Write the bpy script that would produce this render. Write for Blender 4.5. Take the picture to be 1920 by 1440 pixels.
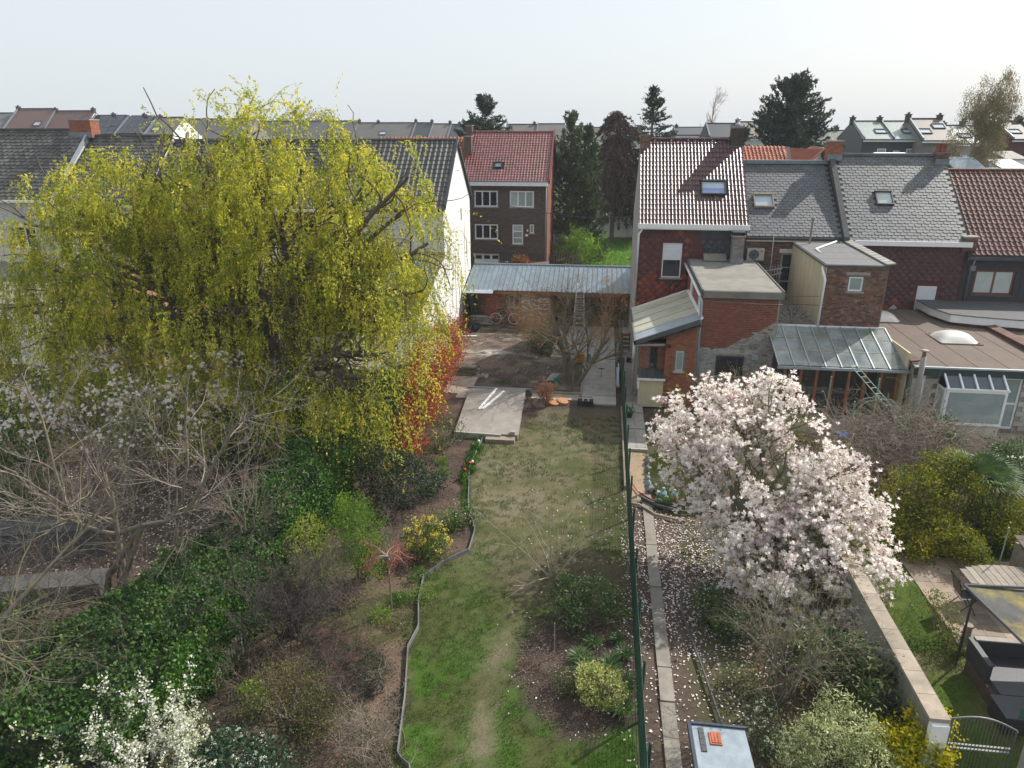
import bpy, math, random
import numpy as np
from mathutils import Vector, Matrix
for _o in list(bpy.data.objects): bpy.data.objects.remove(_o)
S = bpy.context.scene
C = S.collection
R = math.radians
rnd = random.Random(7)
rng = np.random.default_rng(7)

# ------------------------------------------------------------------ camera, sky, sun, exposure
HCAM, FPX, PITCH, YAW = 11.5, 1331.0, R(19.5), R(7.3)
cd = bpy.data.cameras.new('camera'); cam = bpy.data.objects.new('camera', cd); C.objects.link(cam)
cam.location = (0, 0, HCAM); cam.rotation_euler = (R(90) - PITCH, 0, YAW)
cd.sensor_width = 36.0; cd.lens = FPX / 1920 * 36; cd.clip_end = 3000; cd.clip_start = .1
S.camera = cam
SUN_AZ, SUN_EL = R(47), R(40)            # azimuth measured from +Y towards +X
sun = bpy.data.lights.new('sun', 'SUN'); so = bpy.data.objects.new('sun', sun); C.objects.link(so)
sun.energy = 5.0; sun.angle = R(.6); sun.color = (1, .95, .87)
sd = Vector((math.sin(SUN_AZ)*math.cos(SUN_EL), math.cos(SUN_AZ)*math.cos(SUN_EL), math.sin(SUN_EL)))
so.rotation_euler = sd.to_track_quat('Z', 'Y').to_euler(); so.location = sd * 60
W = bpy.data.worlds.new("World"); S.world = W; W.use_nodes = True
nt = W.node_tree; bg = nt.nodes['Background']; sky = nt.nodes.new('ShaderNodeTexSky')
sky.sky_type = 'NISHITA'; sky.sun_disc = False; sky.sun_elevation = SUN_EL; sky.sun_rotation = SUN_AZ
sky.air_density = 1.0; sky.dust_density = 4.0; sky.ozone_density = 1.0; sky.altitude = 50
mx = nt.nodes.new('ShaderNodeMix'); mx.data_type = 'RGBA'; mx.inputs['Factor'].default_value = .7
mx.inputs[7].default_value = (7.9, 8.5, 8.95, 1)     # thin pale overcast veil over the blue
nt.links.new(sky.outputs[0], mx.inputs[6]); nt.links.new(mx.outputs[2], bg.inputs[0]); bg.inputs[1].default_value = .1
S.view_settings.view_transform = 'Standard'; S.view_settings.look = 'None'; S.view_settings.gamma = 1
S.view_settings.use_curve_mapping = False; S.view_settings.exposure = 0.3
S.cycles.max_bounces = 6; S.cycles.diffuse_bounces = 2; S.cycles.glossy_bounces = 3
S.cycles.transmission_bounces = 4; S.cycles.transparent_max_bounces = 12
S.cycles.use_denoising = True

_fw = Vector((-math.sin(YAW)*math.cos(PITCH), math.cos(YAW)*math.cos(PITCH), -math.sin(PITCH)))
_rt = Vector((math.cos(YAW), math.sin(YAW), 0))
_up = Vector((-math.sin(YAW)*math.sin(PITCH), math.cos(YAW)*math.sin(PITCH), math.cos(PITCH)))
def ray(x, y): return _fw + _rt*((x-960)/FPX) - _up*((y-720)/FPX)
def gp(x, y, z=0.):
    d = ray(x, y); t = (z-HCAM)/d.z; return Vector((d.x*t, d.y*t, z))
def py(x, y, Y):
    d = ray(x, y); t = Y/d.y; return Vector((d.x*t, Y, HCAM+d.z*t))

# ------------------------------------------------------------------ materials
_M = {}
def mat(name, col, rough=.8, col2=None, scale=6., var=.18, rv=.15, bump=0., bscale=40., metal=0., spec=.5, trans=0., attr=None, stretch=None, dirt=None, dirts=1.5, dirtamt=.55, coat=0.):
    """colour = mix(col, col2, world noise) * per-piece random; optional fine relief and broad patches of dirt"""
    if name in _M: return _M[name]
    m = bpy.data.materials.new(name); m.use_nodes = True; _M[name] = m
    n, l = m.node_tree.nodes, m.node_tree.links
    b = n['Principled BSDF']; out = n['Material Output']
    b.inputs['Roughness'].default_value = rough; b.inputs['Metallic'].default_value = metal
    b.inputs['Specular IOR Level'].default_value = spec
    if coat: b.inputs['Coat Weight'].default_value = coat; b.inputs['Coat Roughness'].default_value = .12
    geo = n.new('ShaderNodeNewGeometry'); pos = geo.outputs['Position']
    if stretch:
        mp = n.new('ShaderNodeVectorMath'); mp.operation = 'MULTIPLY'; mp.inputs[1].default_value = stretch
        l.new(pos, mp.inputs[0]); pos = mp.outputs[0]
    nz = n.new('ShaderNodeTexNoise'); nz.inputs['Scale'].default_value = scale; nz.inputs['Detail'].default_value = 5
    nz.inputs['Roughness'].default_value = .65; l.new(pos, nz.inputs['Vector'])
    mr = n.new('ShaderNodeMapRange'); mr.inputs[1].default_value = .36; mr.inputs[2].default_value = .64
    l.new(nz.outputs[0], mr.inputs[0])
    a = n.new('ShaderNodeMix'); a.data_type = 'RGBA'
    c2 = col2 or tuple(max(0, c*(1-var*1.6)) for c in col)
    a.inputs[6].default_value = (*col, 1); a.inputs[7].default_value = (*c2, 1); l.new(mr.outputs[0], a.inputs[0])
    cur = a.outputs[2]
    if attr:
        at = n.new('ShaderNodeAttribute'); at.attribute_name = attr
        mm = n.new('ShaderNodeMix'); mm.data_type = 'RGBA'; mm.blend_type = 'MULTIPLY'; mm.inputs[0].default_value = 1
        l.new(at.outputs['Color'], mm.inputs[6]); l.new(cur, mm.inputs[7]); cur = mm.outputs[2]
    if dirt:
        nd = n.new('ShaderNodeTexNoise'); nd.inputs['Scale'].default_value = dirts; nd.inputs['Detail'].default_value = 6
        nd.inputs['Roughness'].default_value = .7; l.new(pos, nd.inputs['Vector'])
        md = n.new('ShaderNodeMapRange'); md.inputs[1].default_value = .48; md.inputs[2].default_value = .66; md.inputs[4].default_value = dirtamt
        l.new(nd.outputs[0], md.inputs[0])
        dm = n.new('ShaderNodeMix'); dm.data_type = 'RGBA'; dm.inputs[7].default_value = (*dirt, 1)
        l.new(md.outputs[0], dm.inputs[0]); l.new(cur, dm.inputs[6]); cur = dm.outputs[2]
    if rv:
        oi = n.new('ShaderNodeObjectInfo'); ad = n.new('ShaderNodeMath'); ad.operation = 'ADD'
        l.new(oi.outputs['Random'], ad.inputs[0]); l.new(geo.outputs['Random Per Island'], ad.inputs[1])
        fr = n.new('ShaderNodeMath'); fr.operation = 'FRACT'; l.new(ad.outputs[0], fr.inputs[0])
        m2 = n.new('ShaderNodeMapRange'); m2.inputs[3].default_value = 1-rv; m2.inputs[4].default_value = 1+rv
        l.new(fr.outputs[0], m2.inputs[0])
        hs = n.new('ShaderNodeHueSaturation'); l.new(m2.outputs[0], hs.inputs['Value']); l.new(cur, hs.inputs['Color']); cur = hs.outputs[0]
    l.new(cur, b.inputs['Base Color'])
    if bump:
        bn = n.new('ShaderNodeTexNoise'); bn.inputs['Scale'].default_value = bscale; bn.inputs['Detail'].default_value = 4
        l.new(pos, bn.inputs['Vector']); bp = n.new('ShaderNodeBump'); bp.inputs['Strength'].default_value = bump
        bp.inputs['Distance'].default_value = .02; l.new(bn.outputs[0], bp.inputs['Height']); l.new(bp.outputs[0], b.inputs['Normal'])
    if trans:
        t = n.new('ShaderNodeBsdfTranslucent'); l.new(cur, t.inputs['Color'])
        ms = n.new('ShaderNodeMixShader'); ms.inputs[0].default_value = trans
        l.new(b.outputs[0], ms.inputs[1]); l.new(t.outputs[0], ms.inputs[2]); l.new(ms.outputs[0], out.inputs[0])
    return m
def leafmat(name, c1, c2, c3=None, trans=.35, rough=.55, clump=.7, spec=.3):
    """leaf colour: three tones picked leaf by leaf, drifting in clumps through the crown"""
    if name in _M: return _M[name]
    m = bpy.data.materials.new(name); m.use_nodes = True; _M[name] = m
    n, l = m.node_tree.nodes, m.node_tree.links; b = n['Principled BSDF']; out = n['Material Output']
    b.inputs['Roughness'].default_value = rough; b.inputs['Specular IOR Level'].default_value = spec
    geo = n.new('ShaderNodeNewGeometry'); nz = n.new('ShaderNodeTexNoise'); nz.inputs['Scale'].default_value = clump; nz.inputs['Detail'].default_value = 3
    l.new(geo.outputs['Position'], nz.inputs['Vector'])
    mr = n.new('ShaderNodeMapRange'); mr.inputs[1].default_value = .3; mr.inputs[2].default_value = .7; l.new(nz.outputs[0], mr.inputs[0])
    ad = n.new('ShaderNodeMix'); ad.inputs[0].default_value = .5
    l.new(mr.outputs[0], ad.inputs[2]); l.new(geo.outputs['Random Per Island'], ad.inputs[3])
    cr = n.new('ShaderNodeValToRGB'); l.new(ad.outputs[0], cr.inputs[0]); e = cr.color_ramp.elements
    e[0].position = .2; e[0].color = (*c1, 1); e[1].position = .8; e[1].color = (*(c3 or c2), 1)
    if c3: x = e.new(.5); x.color = (*c2, 1)
    l.new(cr.outputs[0], b.inputs['Base Color'])
    t = n.new('ShaderNodeBsdfTranslucent'); l.new(cr.outputs[0], t.inputs['Color'])
    ms = n.new('ShaderNodeMixShader'); ms.inputs[0].default_value = trans
    l.new(b.outputs[0], ms.inputs[1]); l.new(t.outputs[0], ms.inputs[2]); l.new(ms.outputs[0], out.inputs[0])
    return m
def glassmat(name, col, rough=.05, alpha=1.):
    if name in _M: return _M[name]
    m = mat(name, col, rough, var=.1, rv=.05, scale=1.5, spec=.8)
    m.node_tree.nodes['Principled BSDF'].inputs['Alpha'].default_value = alpha
    return m

m_brown_brick = mat('brown_brick', (.12, .085, .068), .9, (.09, .065, .052), 5, rv=.2, bump=.3)
m_brown_wall = mat('brown_wall_mortar', (.095, .078, .068), .9, bump=.3)
m_orange_brick = mat('orange_brick', (.33, .11, .055), .85, (.25, .08, .042), 7, rv=.22, bump=.3)
m_red_brick = mat('red_brick', (.235, .07, .04), .85, (.18, .055, .034), 7, rv=.2, bump=.3)
m_dark_brick = mat('dark_brick', (.11, .055, .042), .88, (.16, .075, .05), 4, rv=.4, bump=.3, dirt=(.22, .2, .17), dirts=2.2, dirtamt=.5)
m_old_brick = mat('old_brick', (.12, .06, .04), .9, (.19, .09, .055), 3, rv=.4, bump=.4, dirt=(.28, .26, .22), dirts=3.5, dirtamt=.55)
m_mortar = mat('mortar', (.3, .27, .23), .95, bump=.3)
m_mortar_dark = mat('mortar_dark', (.2, .17, .15), .95, bump=.3)
m_greypaint = mat('grey_painted_brick', (.34, .33, .31), .85, (.25, .245, .23), 5, rv=.25, bump=.4, dirt=(.17, .11, .085), dirts=4, dirtamt=.6)
m_white_wall = mat('white_render', (.86, .855, .84), .85, (.7, .69, .66), 1.3, rv=.04, bump=.15, bscale=12, dirt=(.42, .4, .36), dirts=.9, dirtamt=.35, stretch=(1, 1, .35))
m_white_siding = mat('white_siding', (.74, .75, .76), .6, (.66, .68, .69), 3, rv=.06)
m_white = mat('white_paint', (.8, .8, .8), .45, (.72, .72, .72), 3, rv=.03)
m_grey_render = mat('grey_render', (.36, .34, .31), .95, (.26, .25, .23), 1.6, bump=.3, dirt=(.14, .13, .12), dirts=1.2, stretch=(1, 1, .3))
m_yellow_render = mat('yellow_render', (.62, .52, .33), .9, (.5, .43, .29), 1.6, rv=.02, bump=.1, dirt=(.35, .3, .22), dirts=1.8, dirtamt=.4, stretch=(1, 1, .3))
m_maroon_render = mat('maroon_render', (.11, .035, .035), .85, (.09, .03, .03), 3, rv=.05, bump=.2)
m_shingle = mat('maroon_shingle', (.12, .04, .033), .75, (.095, .03, .025), 6, rv=.22, dirt=(.035, .022, .02), dirts=1.1, dirtamt=.75)
m_shingle_red = mat('red_shingle', (.24, .055, .035), .75, (.17, .045, .03), 6, rv=.25)
m_shingle_b = mat('maroon_shingle_b', (.085, .03, .032), .6, (.065, .026, .028), 6, rv=.2, dirt=(.05, .025, .025), dirts=1.1, dirtamt=.5)
m_shingle_grey = mat('pale_shingle', (.4, .38, .36), .7, rv=.15)
m_slate_new = mat('new_black_slate', (.035, .045, .055), .5, rv=.12)
m_glazed = mat('glazed_maroon_tile', (.1, .036, .036), .35, (.06, .03, .038), 9, rv=.4, spec=.6)
m_glazed_red = mat('glazed_red_tile', (.22, .045, .036), .2, (.16, .04, .035), 9, rv=.35, spec=.8, coat=.3)
m_brown_tile = mat('brown_clay_tile', (.15, .062, .045), .7, (.085, .045, .038), 5, rv=.3, spec=.4)
m_orange_tile = mat('orange_clay_tile', (.38, .095, .04), .75, (.26, .075, .04), 4, rv=.25, dirt=(.1, .06, .05), dirts=1.3)
m_dark_tile = mat('dark_concrete_tile', (.075, .075, .07), .55, (.05, .05, .05), 4, rv=.25, dirt=(.13, .13, .1), dirts=1.5)
m_slate = mat('blue_grey_slate', (.095, .106, .116), .55, (.075, .083, .092), 2.2, rv=.13, spec=.6, dirt=(.055, .05, .042), dirts=1.0, dirtamt=.5)
m_slate_b = mat('worn_slate', (.115, .124, .13), .55, (.088, .095, .1), 1.6, rv=.15, spec=.6, dirt=(.075, .062, .045), dirts=.8, dirtamt=.5)
m_slate_old = mat('old_mossy_slate', (.105, .1, .092), .8, (.07, .066, .06), 2, rv=.35, dirt=(.2, .2, .18), dirts=1.1, dirtamt=.4)
m_under = mat('roof_underlay', (.05, .045, .045), .9)
m_lead = mat('lead', (.2, .23, .26), .5, (.14, .165, .19), 3, metal=.3, rv=.05)
m_zinc = mat('zinc', (.42, .46, .5), .4, (.34, .38, .42), 3, metal=.5, rv=.05)
m_steel_sheet = mat('blue_grey_steel_sheet', (.2, .25, .29), .42, (.16, .205, .24), 2, rv=.1, metal=.25, dirt=(.1, .11, .1), dirts=.7, dirtamt=.35)
m_felt_grey = mat('grey_roof_felt', (.235, .22, .19), .95, (.18, .17, .15), 2.5, rv=.07, bump=.2, dirt=(.12, .115, .1), dirts=.9, dirtamt=.4)
m_felt_brown = mat('brown_roof_felt', (.15, .11, .088), .95, (.12, .092, .075), 1.5, rv=.06, bump=.2, dirt=(.1, .095, .07), dirts=.7, dirtamt=.55)
m_felt_dark = mat('dark_roof_felt', (.085, .087, .088), .85, (.065, .066, .068), 2, rv=.1)
m_dark_clad = mat('dark_cladding', (.045, .04, .042), .7, (.035, .032, .034), 4, rv=.08)
m_stone_block = mat('cream_stone_block', (.5, .47, .41), .9, (.4, .375, .33), 5, rv=.15, bump=.4)
m_concrete = mat('concrete', (.32, .3, .275), .9, (.26, .245, .225), 3, rv=.07, bump=.3, dirt=(.17, .155, .135), dirts=.9, dirtamt=.5)
m_concrete_lt = mat('pale_concrete', (.38, .36, .325), .9, (.31, .29, .26), 3, rv=.08, bump=.3, dirt=(.2, .185, .16), dirts=1.2, dirtamt=.55)
m_coping = mat('stone_coping', (.33, .275, .215), .9, (.25, .205, .16), 3, rv=.15, bump=.3, dirt=(.16, .14, .11), dirts=2, dirtamt=.6)
m_gardenwall = mat('grey_garden_wall', (.3, .29, .25), .9, (.22, .215, .185), 1.5, rv=.03, bump=.2, dirt=(.12, .12, .1), dirts=.9, stretch=(1, 1, .3))
m_glass = glassmat('window_glass', (.02, .025, .03))
m_glass_cur = glassmat('curtained_glass', (.3, .36, .37), .12)
m_glass_sky = glassmat('skylight_glass', (.42, .5, .56), .08)
m_glass_blue = glassmat('blue_blind_glass', (.22, .27, .5), .12)
m_glass_lace = glassmat('lace_curtained_glass', (.5, .54, .52), .2)
m_roofglass = mat('streaked_roof_glass', (.2, .25, .25), .12, (.4, .44, .43), 1.1, rv=.12, spec=.8, dirt=(.3, .28, .16), dirts=.6, dirtamt=.3)
m_roofglass.node_tree.nodes['Principled BSDF'].inputs['Alpha'].default_value = .5
m_polycarb = mat('weathered_polycarbonate', (.46, .43, .31), .4, (.5, .49, .4), .9, rv=.05, spec=.6, dirt=(.24, .23, .09), dirts=.9, dirtamt=.85, stretch=(.6, 1.2, 1))
m_shutter = mat('roller_shutter', (.68, .7, .74), .45, rv=.03, var=.05)
m_wood_frame = mat('varnished_frame', (.2, .065, .028), .45, (.15, .05, .024), 6, rv=.08)
m_wood_orange = mat('orange_wood', (.34, .13, .045), .5, (.26, .1, .035), 5, rv=.12)
m_wood_grey = mat('weathered_timber', (.27, .235, .19), .85, (.2, .17, .14), 7, rv=.2)
m_wood_dark = mat('dark_timber', (.1, .075, .055), .8, (.07, .05, .04), 7, rv=.25)
m_black = mat('black_plastic', (.02, .02, .022), .45)
m_darkmetal = mat('dark_metal', (.035, .035, .04), .45)
m_navy = mat('navy_frame', (.03, .04, .065), .4)
m_green_post = mat('green_coated_steel', (.02, .075, .05), .45, rv=.08)
m_green_paint = mat('pale_green_painted_steel', (.25, .36, .29), .5, rv=.06)
m_alu = mat('aluminium', (.62, .63, .64), .35, metal=.6, rv=.05)
m_bark = mat('bark', (.16, .125, .095), .9, (.1, .08, .062), 9, bump=.5)
m_bark_grey = mat('grey_bark', (.19, .165, .135), .9, (.12, .105, .085), 9, bump=.4, dirt=(.3, .23, .04), dirts=5, dirtamt=.6)
m_bark_green = mat('greenish_bark', (.16, .15, .095), .9, (.11, .1, .07), 7, bump=.4)
m_twig = mat('brown_twig', (.2, .15, .12), .85, (.13, .1, .08), 4, rv=.25)
m_twig_pale = mat('pale_twig', (.3, .255, .21), .85, (.2, .17, .14), 3, rv=.25)
m_twig_dark = mat('dark_twig', (.085, .068, .062), .85, (.06, .048, .045), 4, rv=.25)
m_twig_red = mat('rust_twig', (.22, .1, .055), .85, (.16, .08, .05), 4, rv=.25)

# ------------------------------------------------------------------ object helpers
def wloc(o):
    v = Vector((0, 0, 0))
    while o is not None: v += o.location; o = o.parent
    return v
def thing(name, label, cat, loc=(0, 0, 0), group=None, rz=0, kind=None):
    o = bpy.data.objects.new(name, None); C.objects.link(o); o.location = loc; o.rotation_euler = (0, 0, rz)
    o.empty_display_size = .2
    if label: o['label'] = label
    if cat: o['category'] = cat
    if group: o['group'] = group
    if kind: o['kind'] = kind
    return o
def tag(o, label=None, cat=None, group=None, kind=None):
    if label: o['label'] = label
    if cat: o['category'] = cat
    if group: o['group'] = group
    if kind: o['kind'] = kind
    return o
def link(name, me, parent=None):
    o = bpy.data.objects.new(name, me); C.objects.link(o)
    if parent is not None: o.parent = parent
    return o
def npmesh(name, V, F, mats, mi=None, smooth=False):
    """V (n,3), F (m,k) all faces with k corners"""
    V = np.ascontiguousarray(V, dtype=np.float32); F = np.ascontiguousarray(F, dtype=np.int32); k = F.shape[1]
    me = bpy.data.meshes.new(name); me.vertices.add(len(V)); me.vertices.foreach_set('co', V.ravel())
    me.loops.add(F.size); me.loops.foreach_set('vertex_index', F.ravel())
    me.polygons.add(len(F)); me.polygons.foreach_set('loop_start', np.arange(0, F.size, k, dtype=np.int32))
    me.polygons.foreach_set('loop_total', np.full(len(F), k, dtype=np.int32))
    if mi is not None: me.polygons.foreach_set('material_index', np.ascontiguousarray(mi, dtype=np.int32))
    if smooth: me.polygons.foreach_set('use_smooth', np.ones(len(F), dtype=bool))
    for m in mats: me.materials.append(m)
    me.update(calc_edges=True); return me
class MB:
    def __init__(s): s.v = []; s.f = []; s.m = []
    def add(s, vs, fs, mi=0):
        b = len(s.v); s.v += [tuple(v) for v in vs]; s.f += [tuple(i+b for i in f) for f in fs]; s.m += [mi]*len(fs); return s
    def box(s, x0, x1, y0, y1, z0, z1, mi=0):
        return s.obox((x0, y0, z0), (x1-x0, 0, 0), (0, y1-y0, 0), (0, 0, z1-z0), mi)
    def obox(s, o, u, v, w, mi=0):
        o, u, v, w = map(Vector, (o, u, v, w))
        vs = [o, o+u, o+u+v, o+v, o+w, o+u+w, o+u+v+w, o+v+w]
        return s.add(vs, [(0, 3, 2, 1), (4, 5, 6, 7), (0, 1, 5, 4), (1, 2, 6, 5), (2, 3, 7, 6), (3, 0, 4, 7)], mi)
    def poly(s, pts, mi=0): return s.add(pts, [tuple(range(len(pts)))], mi)
    def prism(s, pts, d, mi=0):
        """extrude polygon pts (3d) along vector d"""
        n = len(pts); d = Vector(d); P = [Vector(p) for p in pts]; Q = [p+d for p in P]
        return s.add(P+Q, [tuple(range(n))[::-1], tuple(range(n, 2*n))] + [(i, (i+1) % n, n+(i+1) % n, n+i) for i in range(n)], mi)
    def tube(s, pts, r, n=6, mi=0):
        P = [Vector(p) for p in pts]; k = len(P); rr = r if isinstance(r, (list, tuple)) else [r]*k
        vs = []; ref = None
        for i, p in enumerate(P):
            d = (P[min(i+1, k-1)]-P[max(i-1, 0)])
            d = d.normalized() if d.length > 1e-9 else Vector((0, 0, 1))
            if ref is None: ref = Vector((0, 0, 1)) if abs(d.z) < .9 else Vector((1, 0, 0))
            a = d.cross(ref); a = a.normalized() if a.length > 1e-6 else d.orthogonal().normalized(); b = d.cross(a); ref = -b if False else ref
            for j in range(n):
                t = 2*math.pi*j/n; vs.append(p + (a*math.cos(t)+b*math.sin(t))*rr[i])
        fs = [(i*n+j, i*n+(j+1) % n, (i+1)*n+(j+1) % n, (i+1)*n+j) for i in range(k-1) for j in range(n)]
        fs += [tuple(range(n))[::-1], tuple(range((k-1)*n, k*n))]
        return s.add(vs, fs, mi)
    def lathe(s, c, prof, n=12, mi=0):
        c = Vector(c); vs = []
        for r, z in prof:
            for j in range(n):
                t = 2*math.pi*j/n; vs.append(c+Vector((r*math.cos(t), r*math.sin(t), z)))
        k = len(prof)
        fs = [(i*n+j, i*n+(j+1) % n, (i+1)*n+(j+1) % n, (i+1)*n+j) for i in range(k-1) for j in range(n)]
        fs += [tuple(range(n))[::-1], tuple(range((k-1)*n, k*n))]
        return s.add(vs, fs, mi)
    def build(s, name, mats, parent=None, smooth=False, local=False, kind=None):
        if not isinstance(mats, (list, tuple)): mats = [mats]
        off = Vector((0, 0, 0)) if (parent is None or local) else wloc(parent)
        me = bpy.data.meshes.new(name); me.from_pydata([(v[0]-off.x, v[1]-off.y, v[2]-off.z) for v in s.v], [], s.f)
        for m in mats: me.materials.append(m)
        me.polygons.foreach_set('material_index', s.m)
        if smooth: me.polygons.foreach_set('use_smooth', [True]*len(s.f))
        me.update(); o = link(name, me, parent)
        if kind: o['kind'] = kind
        return o

CAMP = np.array([0, 0, HCAM])
def pieces(parent, name, protos, T, n_ind=300, stuff=None, pick=None):
    """T: list of 4x4 world matrices. The 300 nearest become objects of their own (shared meshes), the rest one joined part.
    protos: list of (verts, faces, material); pick: index per transform"""
    if not T: return
    A = np.array([[list(r) for r in t] for t in T]); N = len(A)
    if pick is None: pick = np.zeros(N, int)
    pick = np.asarray(pick); off = np.array(wloc(parent))
    d = ((A[:, :3, 3]-CAMP)**2).sum(1); order = np.argsort(d)
    mes = []
    for vs, fs, m in protos:
        me = bpy.data.meshes.new(name); me.from_pydata([tuple(v) for v in vs], [], fs); me.materials.append(m); me.update(); mes.append(me)
    A2 = A.copy(); A2[:, :3, 3] -= off
    for i in order[:n_ind]:
        o = link(name, mes[pick[i]], parent); o.matrix_basis = Matrix(A2[i].tolist())
    rest = order[n_ind:]
    if len(rest):
        V = []; Fs = []; Ms = []; b = 0
        for pi, (vs, fs, m) in enumerate(protos):
            ids = [i for i in rest if pick[i] == pi]
            if not ids: continue
            pv = np.array([tuple(v) for v in vs]); Q = np.einsum('nij,vj->nvi', A2[ids][:, :3, :3], pv) + A2[ids][:, None, :3, 3]
            for t in range(len(ids)):
                Fs += [tuple(j+b for j in f) for f in fs]; b += len(pv)
            V.append(Q.reshape(-1, 3)); Ms += [pi]*(len(fs)*len(ids))
        me = bpy.data.meshes.new(stuff or name+'s'); me.from_pydata(np.concatenate(V).tolist(), [], Fs)
        for p in protos: me.materials.append(p[2])
        me.polygons.foreach_set('material_index', Ms); me.update()
        o = link(stuff or name+'s', me, parent); o['kind'] = 'stuff'
def frame(o, u, v, n):
    M = Matrix.Identity(4)
    for i in range(3): M[i][0] = u[i]; M[i][1] = v[i]; M[i][2] = n[i]; M[i][3] = o[i]
    return M
def boxproto(w, h, t, m, bottom=False):
    vs = [(0, 0, 0), (w, 0, 0), (w, h, 0), (0, h, 0), (0, 0, t), (w, 0, t), (w, h, t), (0, h, t)]
    fs = [(4, 5, 6, 7), (0, 1, 5, 4), (1, 2, 6, 5), (2, 3, 7, 6), (3, 0, 4, 7)]
    if bottom: fs.append((0, 3, 2, 1))
    return (vs, fs, m)
def inside(a, b, holes, pad=0):
    return any(h[0]-pad < a < h[2]+pad and h[1]-pad < b < h[3]+pad for h in holes)

def pantile(w, l, m, hgt=.05):
    pr = [(0, .3), (.08, .85), (.18, 1.), (.29, .79), (.38, .5), (.52, .08), (.8, 0), (1.02, .25)]
    vs = []
    for a, hh in pr: vs += [(a*w, 0, hgt*hh+.032), (a*w, l*1.06, hgt*hh+.004), (a*w, 0, hgt*hh-.02)]
    fs = []
    for i in range(len(pr)-1):
        a, b = 3*i, 3*i+3; fs += [(a, b, b+1, a+1), (a+2, b+2, b, a)]
    return (vs, fs, m)
def slate(w, l, m, clip=.2, th=.016):
    g = .008; c = clip*w
    top = [(g, c*.8), (c*.9, 0), (w-c*.9, 0), (w-g, c*.8), (w-g, l*1.05), (g, l*1.05)]
    vs = [(x, y, th-(th-.004)*y/l) for x, y in top]+[(x, y, -.004) for x, y in top]
    fs = [(0, 1, 2, 3), (0, 3, 4, 5), (6, 7, 1, 0), (7, 8, 2, 1), (8, 9, 3, 2)]
    return (vs, fs, m)
def diamond(w, h, m):
    a, b = w/2*.97, h/2*.97
    vs = [(0, -b, .035), (a, 0, .012), (0, b, .0), (-a, 0, .012), (0, -b*.1, .05), (0, -b, 0), (a, 0, 0), (-a, 0, 0)]
    fs = [(0, 1, 4), (1, 2, 4), (2, 3, 4), (3, 0, 4), (5, 6, 1, 0), (7, 5, 0, 3)]
    return (vs, fs, m)
def field(parent, name, protos, o, u, v, w, h, pw, ph, off=True, holes=(), n_ind=300, jit=.006, pick=None, wts=None, lift=0.):
    """rows of pieces on a plane: o corner, u along, v up"""
    u = Vector(u).normalized(); v = Vector(v).normalized(); n = u.cross(v); o = Vector(o)+n*lift; T = []; K = []
    nx = int(round(w/pw)); ny = int(round(h/ph)); sx = w/nx; sy = h/ny
    for j in range(ny):
        for i in range(nx):
            a = i*sx+(sx*.5 if (off and j % 2) else 0); b = j*sy
            if a+sx > w+.01: continue
            if inside(a+sx/2, b+sy/2, holes, .02): continue
            q = o+u*(a+rnd.uniform(-jit, jit))+v*(b+rnd.uniform(-jit, jit))+n*rnd.uniform(0, jit)
            tl = rnd.uniform(-jit, jit)*1.2
            T.append(frame(q, u+n*tl, v, n)); K.append(rnd.choices(range(len(protos)), wts)[0] if pick is None else pick(a+sx/2, b+sy/2))
    pieces(parent, name, protos, T, n_ind, name+'s' if not name.endswith('s') else name, K)
def bricks(parent, o, u, w, h, mats, bw=.21, bh=.075, holes=(), wts=None, pick=None, n_ind=0, name='brick', top=None, gap=.011, vz=(0, 0, 1), dep=.012):
    u = Vector(u).normalized(); v = Vector(vz).normalized(); n = u.cross(v); o = Vector(o); T = []; K = []
    pr = [boxproto(bw-gap, bh-gap, dep, m) for m in mats] + [boxproto(bw/2-gap, bh-gap, dep, m) for m in mats]; L = len(mats)
    for j in range(int(h/bh)):
        a = 0
        seq = []
        if j % 2: seq.append((0, 1))
        a = bw/2 if j % 2 else 0
        while a+bw <= w+.001: seq.append((a, 0)); a += bw
        if a+bw/2 <= w+.001: seq.append((a, 1))
        for a, half in seq:
            ww = bw/2 if half else bw; b = j*bh
            if inside(a+ww/2, b+bh/2, holes, ww*.35): continue
            if top and b+bh > top(a+ww/2): continue
            k = pick(a+ww/2, b+bh/2) if pick else rnd.choices(range(L), wts)[0]
            T.append(frame(o+u*(a+gap/2)+v*(b+gap/2)+n*rnd.uniform(-.003, .003), u, v, n)); K.append(k+(L if half else 0))
    pieces(parent, name, pr, T, n_ind, 'bricks', K)
def wall(mb, o, u, w, h, holes=(), reveal=.12, mi=0, topfn=None):
    """front face seen along -n, n = u x z; holes (a0,b0,a1,b1) get reveals"""
    u = Vector(u).normalized(); z = Vector((0, 0, 1)); n = u.cross(z); o = Vector(o)
    A = sorted({0, w, *[x for hh in holes for x in (hh[0], hh[2])]}); B = sorted({0, h, *[x for hh in holes for x in (hh[1], hh[3])]})
    for i in range(len(A)-1):
        for j in range(len(B)-1):
            if inside((A[i]+A[i+1])/2, (B[j]+B[j+1])/2, holes): continue
            mb.poly([o+u*A[i]+z*B[j], o+u*A[i+1]+z*B[j], o+u*A[i+1]+z*B[j+1], o+u*A[i]+z*B[j+1]], mi)
    for a0, b0, a1, b1 in holes:
        c = [o+u*a0+z*b0, o+u*a1+z*b0, o+u*a1+z*b1, o+u*a0+z*b1]; r = -n*reveal
        for i in range(4): mb.poly([c[i], c[(i+1) % 4], c[(i+1) % 4]+r, c[i]+r][::-1], mi)
    return mb
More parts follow.
